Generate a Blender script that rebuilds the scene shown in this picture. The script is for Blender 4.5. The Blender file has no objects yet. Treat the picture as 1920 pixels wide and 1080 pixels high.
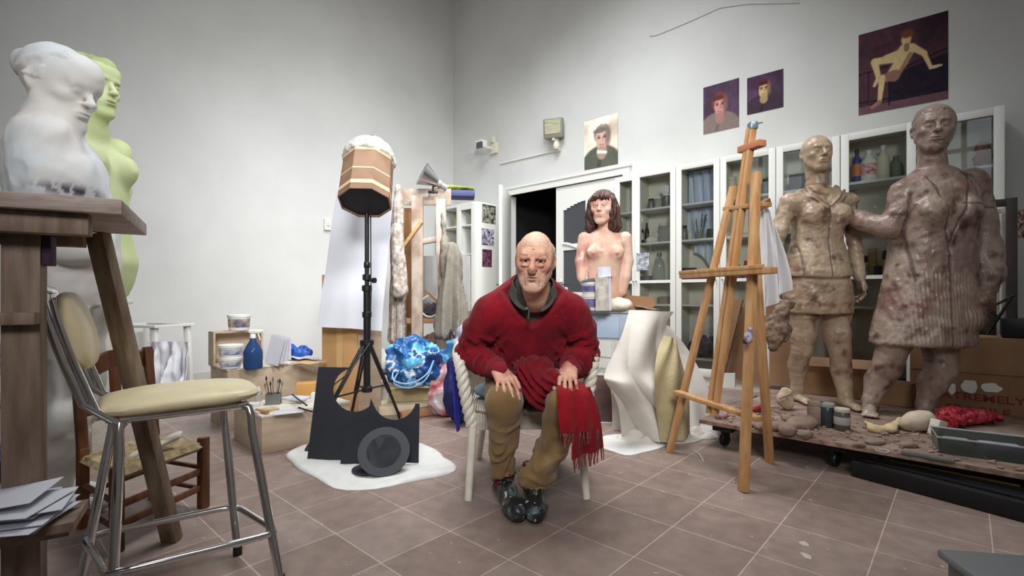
import bpy, bmesh, math, random
import numpy as np
from mathutils import Vector, Matrix, Euler, noise as mnoise
random.seed(7)
SC = bpy.context.scene
COL = SC.collection
# ---------------------------------------------------------------- measuring frame
FL, HZ, H = 930.0, 555.0, 0.90            # focal length and horizon in pixels, eye height in metres
CU, SU = 0.7381, 0.6747
YAW = -math.atan2(SU, CU)                 # the room stands turned by this angle
def P(px, py, Y): return Vector(((px-960)/FL*Y, Y, H+(HZ-py)/FL*Y))
def G(px, py, z=0.0):
    return P(px, py, (H-z)*FL/(py-HZ))
def W(U, V, z=0.0): return Vector((U*CU+V*SU, -U*SU+V*CU, z))
def UVof(p): return (p[0]*CU-p[1]*SU, p[0]*SU+p[1]*CU)
def onV(px, py, V):
    r = (px-960)/FL; return P(px, py, V/(r*SU+CU))
def onU(px, py, U):
    r = (px-960)/FL; return P(px, py, U/(r*CU-SU))
WALL_V, WALL_U, REAR_V, SIDE_U, CEIL = 5.29, -6.13, -3.5, 2.4, 5.7
# ---------------------------------------------------------------- camera
cd = bpy.data.cameras.new('camera'); cam = bpy.data.objects.new('camera', cd); COL.objects.link(cam)
cam.location = (0, 0, H); cam.rotation_euler = (math.pi/2, 0, 0)
cd.sensor_width = 36; cd.lens = 36*FL/1920; cd.shift_y = 15/1920; cd.clip_start = 0.05; cd.clip_end = 60
SC.camera = cam
# ---------------------------------------------------------------- light
SC.view_settings.view_transform = 'Standard'; SC.view_settings.look = 'None'
SC.view_settings.gamma = 1; SC.view_settings.exposure = 0.10
wd = bpy.data.worlds.new('world'); SC.world = wd; wd.use_nodes = True
wd.node_tree.nodes['Background'].inputs[0].default_value = (0.75, 0.85, 1, 1)
wd.node_tree.nodes['Background'].inputs[1].default_value = 0.3
def lamp(name, typ, loc, target, energy, color=(1, 1, 1), **kw):
    l = bpy.data.lights.new(name, typ); l.energy = energy; l.color = color
    for k, v in kw.items(): setattr(l, k, v)
    o = bpy.data.objects.new(name, l); COL.objects.link(o); o.location = loc
    o.rotation_euler = (Vector(target)-Vector(loc)).to_track_quat('-Z', 'Y').to_euler()
    return o
lamp('overhead_fill', 'AREA', (0.0, 3.7, 5.3), (0.0, 5.0, 0), 122, (0.97, 0.99, 1), shape='RECTANGLE', size=2.4, size_y=2.0, spread=math.radians(104))  # unseen overhead area light, added to brighten the far walls
lamp('falloff_spot', 'SPOT', (0.1, -1.7, 3.0), (-0.15, 6.0, 1.30), 760, (1, 0.985, 0.965), spot_size=math.radians(72), spot_blend=1.0, shadow_soft_size=0.6)  # unseen spot behind the camera, added so brightness falls off towards the corners
lamp('rear_fill', 'AREA', (0.0, 0.4, 5.5), (0.2, 3.4, 0.4), 16, (0.95, 0.98, 1), shape='RECTANGLE', size=2.0, size_y=1.2, spread=math.radians(100))  # unseen fill light, added near the ceiling, clear of the cabinet reflections
lamp('left_wall_fill', 'AREA', W(1.6, 1.2, 4.3), W(-6.0, 2.9, 1.5), 36, (0.98, 0.99, 1), shape='RECTANGLE', size=1.2, size_y=1.0, spread=math.radians(56))  # unseen area light, added to brighten the left wall
SC.cycles.max_bounces = 6; SC.cycles.diffuse_bounces = 4; SC.cycles.transparent_max_bounces = 12
SC.cycles.use_denoising = True
SC.cycles.sample_clamp_indirect = 4
# ---------------------------------------------------------------- materials
MATS = {}
def mat(name, col=(.8, .8, .8), rough=.6, metal=0, var=0.0, vs=6, bump=0.0, bs=40, attr=None, col2=None, spec=.5,
        trans=0, ior=1.45, alpha=1, emit=None, estr=0, sheen=0, stretch=None, wave=None, detail=5, coat=0):
    if name in MATS: return MATS[name]
    m = bpy.data.materials.new(name); m.use_nodes = True
    nt = m.node_tree; N = nt.nodes; L = nt.links; b = N['Principled BSDF']
    b.inputs['Base Color'].default_value = (*col, 1); b.inputs['Roughness'].default_value = rough
    b.inputs['Metallic'].default_value = metal; b.inputs['Specular IOR Level'].default_value = spec
    b.inputs['Transmission Weight'].default_value = trans; b.inputs['IOR'].default_value = ior
    b.inputs['Alpha'].default_value = alpha; b.inputs['Sheen Weight'].default_value = sheen
    b.inputs['Coat Weight'].default_value = coat
    if emit: b.inputs['Emission Color'].default_value = (*emit, 1); b.inputs['Emission Strength'].default_value = estr
    tc = N.new('ShaderNodeTexCoord'); mp = N.new('ShaderNodeMapping'); L.new(tc.outputs['Object'], mp.inputs[0])
    if stretch: mp.inputs['Scale'].default_value = stretch
    src = None
    if attr:
        a = N.new('ShaderNodeAttribute'); a.attribute_name = attr; src = a.outputs['Color']
    if var or col2:
        nz = N.new('ShaderNodeTexNoise'); nz.inputs['Scale'].default_value = vs; nz.inputs['Detail'].default_value = detail
        L.new(mp.outputs[0], nz.inputs['Vector'])
        rp = N.new('ShaderNodeValToRGB'); L.new(nz.outputs['Fac'], rp.inputs[0])
        rp.color_ramp.elements[0].position = .32; rp.color_ramp.elements[1].position = .68
        if col2:
            mx = N.new('ShaderNodeMix'); mx.data_type = 'RGBA'
            L.new(rp.outputs[0], mx.inputs['Factor'])
            mx.inputs['B'].default_value = (*col2, 1); mx.inputs['A'].default_value = (*col, 1)
            if src: L.new(src, mx.inputs['A'])
            src = mx.outputs['Result']
            rp.color_ramp.elements[0].color = (0, 0, 0, 1); rp.color_ramp.elements[1].color = (1, 1, 1, 1)
        if var:
            nz2 = N.new('ShaderNodeTexNoise'); nz2.inputs['Scale'].default_value = vs*1.7; nz2.inputs['Detail'].default_value = detail
            L.new(mp.outputs[0], nz2.inputs['Vector'])
            mr = N.new('ShaderNodeMapRange'); L.new(nz2.outputs['Fac'], mr.inputs[0])
            mr.inputs['From Min'].default_value = .3; mr.inputs['From Max'].default_value = .7
            mr.inputs['To Min'].default_value = 1-var; mr.inputs['To Max'].default_value = 1+var
            mu = N.new('ShaderNodeMix'); mu.data_type = 'RGBA'; mu.blend_type = 'MULTIPLY'; mu.inputs['Factor'].default_value = 1
            if src: L.new(src, mu.inputs['A'])
            else: mu.inputs['A'].default_value = (*col, 1)
            L.new(mr.outputs[0], mu.inputs['B']); src = mu.outputs['Result']
    if src: L.new(src, b.inputs['Base Color'])
    if bump:
        nb = N.new('ShaderNodeTexNoise'); nb.inputs['Scale'].default_value = bs; nb.inputs['Detail'].default_value = 4
        L.new(mp.outputs[0], nb.inputs['Vector']); h = nb.outputs['Fac']
        if wave:
            wv = N.new('ShaderNodeTexWave'); wv.inputs['Scale'].default_value = wave; wv.inputs['Distortion'].default_value = 1.5
            L.new(mp.outputs[0], wv.inputs['Vector']); h = wv.outputs['Fac']
        bp = N.new('ShaderNodeBump'); bp.inputs['Strength'].default_value = bump; bp.inputs['Distance'].default_value = .01
        L.new(h, bp.inputs['Height']); L.new(bp.outputs[0], b.inputs['Normal'])
    MATS[name] = m; return m
def S(r, g, b):                          # sRGB 0..255 to linear
    f = lambda c: (c/255/12.92) if c <= 10 else ((c/255+.055)/1.055)**2.4
    return (f(r), f(g), f(b))
def wood(name, c1, c2, axis='z', rough=.55, sc=1.0):
    st = {'x': (1, 9, 9), 'y': (9, 1, 9), 'z': (9, 9, 1)}[axis]
    return mat(name, c1, rough, col2=c2, vs=3.2*sc, stretch=st, bump=.25, bs=9, var=.1)
# ---------------------------------------------------------------- meshes
class MB:
    """collects shapes; every build makes one mesh object"""
    def __init__(s): s.v = []; s.f = []
    def add(s, vs, fs):
        n = len(s.v); s.v += [Vector(v) for v in vs]; s.f += [tuple(i+n for i in f) for f in fs]; return s
    def bm(s, bm, M=None):
        bm.verts.index_update()
        vs = [(M @ v.co) if M else v.co.copy() for v in bm.verts]; fs = [[v.index for v in f.verts] for f in bm.faces]
        bm.free(); return s.add(vs, fs)
    def box(s, c, d, R=None, bev=0.0, seg=2):
        b = bmesh.new(); bmesh.ops.create_cube(b, size=1)
        for v in b.verts: v.co = Vector((v.co.x*d[0], v.co.y*d[1], v.co.z*d[2]))
        if bev: bmesh.ops.bevel(b, geom=b.edges[:], offset=bev, segments=seg, affect='EDGES', profile=.5)
        M = Matrix.Translation(c) @ ((R if isinstance(R, Matrix) else Matrix.Rotation(R or 0, 4, 'Z')))
        return s.bm(b, M)
    def bar(s, a, b, w, h=None, up=(0, 0, 1), bev=.002):
        """a straight bar from a to b, w wide and h thick"""
        a = Vector(a); b = Vector(b); h = h or w; d = (b-a); L = d.length; d.normalize()
        up = Vector(up)
        if abs(d.dot(up.normalized())) > .98: up = Vector((0, 1, 0))
        x = up.cross(d).normalized(); y = d.cross(x)
        R = Matrix((x, y, d)).transposed().to_4x4()
        return s.box((a+b)/2, (w, h, L), R, bev)
    def tube(s, pts, r, n=10, closed=False, cap=True):
        pts = [Vector(p) for p in pts]; m = len(pts)
        rr = r if isinstance(r, (list, tuple)) else [r]*m
        vs = []; fs = []; pu = None
        for i, p in enumerate(pts):
            if closed: d = pts[(i+1) % m]-pts[i-1]
            else: d = pts[min(i+1, m-1)]-pts[max(i-1, 0)]
            d.normalize()
            if pu is None: pu = d.orthogonal().normalized()
            pu = (pu-d*pu.dot(d)).normalized(); q = d.cross(pu)
            for k in range(n):
                a = 2*math.pi*k/n; vs.append(p+(pu*math.cos(a)+q*math.sin(a))*rr[i])
        for i in range(m if closed else m-1):
            j = (i+1) % m
            for k in range(n): fs.append((i*n+k, i*n+(k+1) % n, j*n+(k+1) % n, j*n+k))
        if cap and not closed: fs.append(tuple(range(n))[::-1]); fs.append(tuple((m-1)*n+k for k in range(n)))
        return s.add(vs, fs)
    def lathe(s, prof, n=24, M=None, jit=0):
        """prof: (radius, z) pairs"""
        M = M or Matrix(); vs = []; fs = []
        for r, z in prof:
            for k in range(n):
                a = 2*math.pi*k/n; q = r*(1+(jit*mnoise.noise(Vector((math.cos(a)*2, math.sin(a)*2, z*20))) if jit else 0))
                vs.append(M @ Vector((q*math.cos(a), q*math.sin(a), z)))
        m = len(prof)
        for i in range(m-1):
            for k in range(n): fs.append((i*n+k, i*n+(k+1) % n, (i+1)*n+(k+1) % n, (i+1)*n+k))
        if prof[0][0] > 1e-5: fs.append(tuple(range(n))[::-1])
        if prof[-1][0] > 1e-5: fs.append(tuple((m-1)*n+k for k in range(n)))
        return s.add(vs, fs)
    def prism(s, poly, M, t):
        """flat polygon (x, y) extruded by t along local z"""
        n = len(poly); vs = [M @ Vector((x, y, 0)) for x, y in poly]+[M @ Vector((x, y, t)) for x, y in poly]
        b = bmesh.new(); vv = [b.verts.new(v) for v in vs]
        b.faces.new(vv[:n][::-1]); b.faces.new(vv[n:])
        for i in range(n): b.faces.new((vv[i], vv[(i+1) % n], vv[n+(i+1) % n], vv[n+i]))
        b.normal_update(); bmesh.ops.triangulate(b, faces=[f for f in b.faces if len(f.verts) > 4], ngon_method='EAR_CLIP')
        return s.bm(b)
    def sheet(s, fn, nu, nv, t=.002):
        """fn(a, b) gives a point for a, b in 0..1; a thin cloth with thickness t"""
        A = [[Vector(fn(i/nu, j/nv)) for j in range(nv+1)] for i in range(nu+1)]
        vs = []; nn = (nu+1)*(nv+1)
        for side in (0, 1):
            for i in range(nu+1):
                for j in range(nv+1):
                    du = A[min(i+1, nu)][j]-A[max(i-1, 0)][j]; dv = A[i][min(j+1, nv)]-A[i][max(j-1, 0)]
                    n = du.cross(dv)
                    if n.length > 1e-9: n.normalize()
                    vs.append(A[i][j]+n*(t/2 if side else -t/2))
        fs = []; q = lambda i, j, sd: sd*nn+i*(nv+1)+j
        for i in range(nu):
            for j in range(nv):
                fs.append((q(i, j, 1), q(i+1, j, 1), q(i+1, j+1, 1), q(i, j+1, 1)))
                fs.append((q(i, j, 0), q(i, j+1, 0), q(i+1, j+1, 0), q(i+1, j, 0)))
        for i in range(nu):
            fs.append((q(i, 0, 0), q(i+1, 0, 0), q(i+1, 0, 1), q(i, 0, 1))); fs.append((q(i, nv, 1), q(i+1, nv, 1), q(i+1, nv, 0), q(i, nv, 0)))
        for j in range(nv):
            fs.append((q(0, j, 1), q(0, j+1, 1), q(0, j+1, 0), q(0, j, 0))); fs.append((q(nu, j, 0), q(nu, j+1, 0), q(nu, j+1, 1), q(nu, j, 1)))
        return s.add(vs, fs)
MAT4 = {}                                # world matrix of each thing
def world_of(o): return MAT4.get(o.name, Matrix())
def link_mesh(name, mb, m, parent=None, world=True, smooth=None, label=None, loc=None, rz=0):
    """one mesh object; world: its shape was given in world coordinates"""
    if parent is not None: Mw = world_of(parent)
    else:
        if loc is None:
            lo = [min(v[i] for v in mb.v) for i in range(3)]; hi = [max(v[i] for v in mb.v) for i in range(3)]
            loc = Vector(((lo[0]+hi[0])/2, (lo[1]+hi[1])/2, lo[2])) if world else Vector((0, 0, 0))
        Mw = Matrix.Translation(loc) @ Matrix.Rotation(rz, 4, 'Z')
    inv = Mw.inverted()
    me = bpy.data.meshes.new(name)
    me.from_pydata([tuple(inv @ v) if world else tuple(v) for v in mb.v], [], mb.f)
    b = bmesh.new(); b.from_mesh(me); bmesh.ops.recalc_face_normals(b, faces=b.faces[:]); b.to_mesh(me); b.free()
    if m: me.materials.append(m)
    if smooth is None: smooth = 40
    if smooth:
        me.polygons.foreach_set('use_smooth', [True]*len(me.polygons))
        me.set_sharp_from_angle(angle=math.radians(smooth))
    o = bpy.data.objects.new(name, me); COL.objects.link(o)
    if parent is not None: o.parent = parent
    else:
        o.location = loc; o.rotation_euler = (0, 0, rz)
    MAT4[o.name] = Mw
    if label: o['label'] = label
    return o
def tag(o, label, cat, group=None, kind=None):
    o['label'] = label; o['category'] = cat
    if group: o['group'] = group
    if kind: o['kind'] = kind
    return o
def thing(name, label, cat, loc=(0, 0, 0), rz=0, group=None):
    o = bpy.data.objects.new(name, None); COL.objects.link(o); o.empty_display_size = .1
    o.location = loc; o.rotation_euler = (0, 0, rz)
    MAT4[o.name] = Matrix.Translation(loc) @ Matrix.Rotation(rz, 4, 'Z')
    return tag(o, label, cat, group)
def part(name, mb, m, parent, world=False, smooth=None, label=None):
    return link_mesh(name, mb, m, parent, world, smooth, label)
def solo(name, mb, m, label, cat, group=None, kind=None, smooth=None, world=True, loc=None, rz=0):
    return tag(link_mesh(name, mb, m, None, world, smooth, None, loc, rz), label, cat, group, kind)
def struct(name, mb, m, parent=None, smooth=None, world=True):
    o = link_mesh(name, mb, m, parent, world, smooth, loc=(0, 0, 0) if parent is None else None)
    if parent is None: o['kind'] = 'structure'
    return o
# ---------------------------------------------------------------- smooth noise on arrays
def _hash(ix, iy, iz):
    h = (ix*374761393+iy*668265263+iz*2147483647+1013904223) & 0xffffffff
    h = ((h ^ (h >> 13))*1274126177) & 0xffffffff
    return ((h ^ (h >> 16)) & 0xffff)/32767.5-1
def vnoise(p, sc, seed=0):
    q = p*sc+seed*17.3; i = np.floor(q).astype(np.int64); f = q-i; f = f*f*(3-2*f); r = 0
    for a in (0, 1):
        for b in (0, 1):
            for c in (0, 1):
                w = (f[:, 0] if a else 1-f[:, 0])*(f[:, 1] if b else 1-f[:, 1])*(f[:, 2] if c else 1-f[:, 2])
                r = r+w*_hash(i[:, 0]+a, i[:, 1]+b, i[:, 2]+c)
    return r
def fbm(p, sc, seed=0, n=3):
    r = 0; a = 1
    for k in range(n): r = r+a*vnoise(p, sc*2**k, seed+k); a *= .5
    return r
# ---------------------------------------------------------------- soft solids (signed distance fields meshed by surface nets)
class Field:
    def __init__(s): s.ops = []; s.M = Matrix()
    def at(s, M): s.M = M; return s
    def _op(s, fn, lo, hi, mode, k):
        M = s.M; sc = M.to_scale()[0]; k = k*sc
        cs = [M @ Vector((x, y, z)) for x in (lo[0], hi[0]) for y in (lo[1], hi[1]) for z in (lo[2], hi[2])]
        wl = np.array([min(c[i] for c in cs) for i in range(3)]); wh = np.array([max(c[i] for c in cs) for i in range(3)])
        s.ops.append((fn, np.array(M.inverted()), sc, wl, wh, mode, k)); return s
    def ell(s, c, r, mode='u', k=.01, rot=None):
        c = np.array(c, float); r = np.array(r if hasattr(r, '__len__') else (r, r, r), float)
        R = np.array(rot.to_matrix() if isinstance(rot, Euler) else rot.to_3x3()) if rot is not None else None
        def fn(x, y, z):
            x = x-c[0]; y = y-c[1]; z = z-c[2]
            if R is not None:
                x, y, z = R[0, 0]*x+R[1, 0]*y+R[2, 0]*z, R[0, 1]*x+R[1, 1]*y+R[2, 1]*z, R[0, 2]*x+R[1, 2]*y+R[2, 2]*z
            a = np.sqrt((x/r[0])**2+(y/r[1])**2+(z/r[2])**2); b = np.sqrt((x/r[0]**2)**2+(y/r[1]**2)**2+(z/r[2]**2)**2)
            return a*(a-1)/np.maximum(b, 1e-6)
        m = max(r) if R is not None else 0
        rr = np.array([m]*3) if m else r
        return s._op(fn, c-rr, c+rr, mode, k)
    def seg(s, a, b, ra, rb=None, mode='u', k=.01, flat=None):
        """tapering limb from a to b; flat=(axis, factor) thins it along an axis"""
        a = np.array(a, float); b = np.array(b, float); rb = ra if rb is None else rb; d = b-a; L2 = max(d@d, 1e-9)
        ax = None
        if flat: ax = np.array(flat[0], float); ax /= np.linalg.norm(ax); ff = flat[1]
        def fn(x, y, z):
            x = x-a[0]; y = y-a[1]; z = z-a[2]
            t = np.clip((x*d[0]+y*d[1]+z*d[2])/L2, 0, 1)
            x = x-t*d[0]; y = y-t*d[1]; z = z-t*d[2]
            q = x*x+y*y+z*z
            if ax is not None:
                w = x*ax[0]+y*ax[1]+z*ax[2]; q = q+w*w*(1/ff**2-1)
                return (np.sqrt(q)-(ra+(rb-ra)*t))*(ff if ff < 1 else 1)
            return np.sqrt(q)-(ra+(rb-ra)*t)
        m = max(ra, rb)*(max(1, flat[1]) if flat else 1)
        return s._op(fn, np.minimum(a, b)-m, np.maximum(a, b)+m, mode, k)
    def chain(s, pts, rs, mode='u', k=.01, flat=None):
        for i in range(len(pts)-1): s.seg(pts[i], pts[i+1], rs[i], rs[i+1], mode, k, flat)
        return s
    def box(s, c, h, r=.004, mode='u', k=.005, rot=None):
        c = np.array(c, float); h = np.array(h, float)
        R = np.array(rot.to_3x3()) if rot is not None else np.eye(3)
        def fn(x, y, z):
            x = x-c[0]; y = y-c[1]; z = z-c[2]
            x, y, z = R[0, 0]*x+R[1, 0]*y+R[2, 0]*z, R[0, 1]*x+R[1, 1]*y+R[2, 1]*z, R[0, 2]*x+R[1, 2]*y+R[2, 2]*z
            qx = np.abs(x)-h[0]+r; qy = np.abs(y)-h[1]+r; qz = np.abs(z)-h[2]+r
            return np.sqrt(np.maximum(qx, 0)**2+np.maximum(qy, 0)**2+np.maximum(qz, 0)**2)+np.minimum(np.maximum(qx, np.maximum(qy, qz)), 0)-r
        m = float(np.linalg.norm(h)) if rot is not None else None
        hh = np.array([m]*3) if m else h
        return s._op(fn, c-hh, c+hh, mode, k)
    def loft(s, rows, mode='u', k=.01, pw=2.0, rnd=.01):
        """rows: (z, cx, cy, rx, ry) from low to high"""
        T = np.array(rows, float); zz = np.linspace(T[0, 0], T[-1, 0], 160)
        cols = []
        for j in range(1, 5):
            y = np.interp(zz, T[:, 0], T[:, j]); w = 9; yy = np.pad(y, w//2, mode='edge'); yy = np.convolve(yy, np.ones(w)/w, 'valid'); cols.append(yy)
        def fn(x, y, z):
            cx, cy, rx, ry = [np.interp(z, zz, c) for c in cols]
            q = ((np.abs(x-cx)/rx)**pw+(np.abs(y-cy)/ry)**pw)**(1/pw)
            d = (q-1)*np.minimum(rx, ry); e = np.maximum(T[0, 0]-z, z-T[-1, 0])
            d2 = d+rnd; e2 = e+rnd
            return np.sqrt(np.maximum(d2, 0)**2+np.maximum(e2, 0)**2)+np.minimum(np.maximum(d2, e2), 0)-rnd
        lo = (min(T[:, 1]-T[:, 3]), min(T[:, 2]-T[:, 4]), T[0, 0]); hi = (max(T[:, 1]+T[:, 3]), max(T[:, 2]+T[:, 4]), T[-1, 0])
        return s._op(fn, np.array(lo), np.array(hi), mode, k)
    def mesh(s, res=.008, fine=(), smooth=1, pad=.02):
        """fine: ((axis, lo, hi, res), ...) bands of finer grid"""
        us = [o for o in s.ops if o[5] == 'u']
        lo = np.min([o[3] for o in us], 0)-pad; hi = np.max([o[4] for o in us], 0)+pad
        axs = []
        for a in range(3):
            c = [lo[a]]
            while c[-1] < hi[a]:
                r = res
                for (fa, fl, fh, fr) in fine:
                    if fa == a and fl <= c[-1] < fh: r = min(r, fr)
                c.append(c[-1]+r)
            axs.append(np.array(c, np.float32))
        xs, ys, zs = axs; F = np.full((len(xs), len(ys), len(zs)), .5, np.float32)
        for fn, Mi, sc, wl, wh, mode, k in s.ops:
            m = k+.02+2*res; sl = []
            for a in range(3):
                i0 = max(0, int(np.searchsorted(axs[a], wl[a]-m))-1); i1 = min(len(axs[a]), int(np.searchsorted(axs[a], wh[a]+m))+1); sl.append(slice(i0, i1))
            if any(q.start >= q.stop for q in sl): continue
            X = xs[sl[0]][:, None, None]; Y = ys[sl[1]][None, :, None]; Z = zs[sl[2]][None, None, :]
            lx = Mi[0, 0]*X+Mi[0, 1]*Y+Mi[0, 2]*Z+Mi[0, 3]; ly = Mi[1, 0]*X+Mi[1, 1]*Y+Mi[1, 2]*Z+Mi[1, 3]; lz = Mi[2, 0]*X+Mi[2, 1]*Y+Mi[2, 2]*Z+Mi[2, 3]
            d = (fn(lx, ly, lz)*sc).astype(np.float32); a = F[sl[0], sl[1], sl[2]]; k = max(k, 1e-5)
            if mode == 'u': h = np.clip(.5+.5*(a-d)/k, 0, 1); r = a*(1-h)+d*h-k*h*(1-h)
            elif mode == 's': h = np.clip(.5-.5*(a+d)/k, 0, 1); r = a*(1-h)-d*h+k*h*(1-h)
            F[sl[0], sl[1], sl[2]] = r
        F[0] = F[-1] = .5; F[:, 0] = F[:, -1] = .5; F[:, :, 0] = F[:, :, -1] = .5
        ins = F < 0
        c = [ins[i:i+ins.shape[0]-1, j:j+ins.shape[1]-1, l:l+ins.shape[2]-1] for i in (0, 1) for j in (0, 1) for l in (0, 1)]
        al = c[0].copy(); an = c[0].copy()
        for q in c[1:]: al &= q; an |= q
        act = an & ~al; ci, cj, cl = np.nonzero(act); n = len(ci)
        idx = np.full(act.shape, -1, np.int32); idx[ci, cj, cl] = np.arange(n)
        pos = np.zeros((n, 3)); cnt = np.zeros(n)
        C = [(i, j, l) for i in (0, 1) for j in (0, 1) for l in (0, 1)]
        val = {q: F[ci+q[0], cj+q[1], cl+q[2]] for q in C}
        crd = {q: np.stack([xs[ci+q[0]], ys[cj+q[1]], zs[cl+q[2]]], 1) for q in C}
        for a in C:
            for ax in range(3):
                if a[ax] == 0:
                    b = list(a); b[ax] = 1; b = tuple(b); va, vb = val[a], val[b]; mk = (va < 0) != (vb < 0)
                    t = np.where(mk, va/np.where(mk, va-vb, 1), 0)[:, None]
                    pos += np.where(mk[:, None], crd[a]*(1-t)+crd[b]*t, 0); cnt += mk
        pos /= cnt[:, None]
        quads = []
        for ax in range(3):
            A = [slice(None)]*3; B = [slice(None)]*3; A[ax] = slice(0, -1); B[ax] = slice(1, None)
            i0 = ins[tuple(A)]; i1 = ins[tuple(B)]; d = i0 != i1; I = np.stack(np.nonzero(d), 1)
            o1, o2 = [q for q in range(3) if q != ax]
            ok = (I[:, o1] > 0) & (I[:, o2] > 0) & (I[:, o1] < act.shape[o1]) & (I[:, o2] < act.shape[o2]); I = I[ok]
            sg = i0[I[:, 0], I[:, 1], I[:, 2]]
            def g(d1, d2):
                J = I.copy(); J[:, o1] -= d1; J[:, o2] -= d2; return idx[J[:, 0], J[:, 1], J[:, 2]]
            Q = np.stack([g(1, 1), g(0, 1), g(0, 0), g(1, 0)], 1)
            fl = sg if ax != 1 else ~sg
            Q[~fl] = Q[~fl][:, ::-1]; quads.append(Q)
        Q = np.concatenate(quads); Q = Q[(Q >= 0).all(1)]
        if smooth: pos = lap(pos, Q, smooth)
        return pos, Q
def lap(pos, Q, it=1, w=.5):
    E = np.concatenate([Q[:, [0, 1]], Q[:, [1, 2]], Q[:, [2, 3]], Q[:, [3, 0]]]); E = np.concatenate([E, E[:, ::-1]])
    n = len(pos); deg = np.bincount(E[:, 0], minlength=n)[:, None]; deg = np.maximum(deg, 1)
    for _ in range(it):
        s = np.stack([np.bincount(E[:, 0], weights=pos[E[:, 1], a], minlength=n) for a in range(3)], 1)/deg
        pos = pos*(1-w)+s*w
    return pos
def vnormals(pos, Q):
    n = np.cross(pos[Q[:, 2]]-pos[Q[:, 0]], pos[Q[:, 3]]-pos[Q[:, 1]]); N = np.zeros_like(pos)
    for c in range(4):
        for a in range(3): N[:, a] += np.bincount(Q[:, c], weights=n[:, a], minlength=len(pos))
    return N/np.maximum(np.linalg.norm(N, axis=1), 1e-9)[:, None]
def soft(name, pos, Q, m, parent=None, loc=None, colors=None, label=None):
    """numpy mesh -> object (positions in world coordinates)"""
    me = bpy.data.meshes.new(name)
    if parent is not None: Mw = world_of(parent)
    else:
        if loc is None: loc = ((pos[:, 0].min()+pos[:, 0].max())/2, (pos[:, 1].min()+pos[:, 1].max())/2, pos[:, 2].min())
        Mw = Matrix.Translation(loc)
    Mi = np.array(Mw.inverted()); p = pos@Mi[:3, :3].T+Mi[:3, 3]
    me.vertices.add(len(p)); me.vertices.foreach_set('co', p.astype(np.float32).ravel())
    me.loops.add(Q.size); me.loops.foreach_set('vertex_index', Q.astype(np.int32).ravel())
    me.polygons.add(len(Q)); me.polygons.foreach_set('loop_start', np.arange(0, Q.size, 4, dtype=np.int32))
    me.update(calc_edges=True); me.validate()
    me.polygons.foreach_set('use_smooth', np.ones(len(me.polygons), bool))
    if colors is not None:
        at = me.color_attributes.new('Col', 'FLOAT_COLOR', 'POINT')
        c4 = np.ones((len(p), 4), np.float32); c4[:, :3] = colors; at.data.foreach_set('color', c4.ravel())
    me.materials.append(m)
    o = bpy.data.objects.new(name, me); COL.objects.link(o)
    if parent is not None: o.parent = parent
    else: o.location = loc
    MAT4[o.name] = Mw
    if label: o['label'] = label
    return o
def mixc(a, b, t):
    t = np.clip(t, 0, 1)[:, None]; return np.asarray(a)*(1-t)+np.asarray(b)*t
def gauss(p, c, r):
    c = np.array(c); r = np.array(r if hasattr(r, '__len__') else [r]*3); return np.exp(-(((p-c)/r)**2).sum(1))
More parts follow.
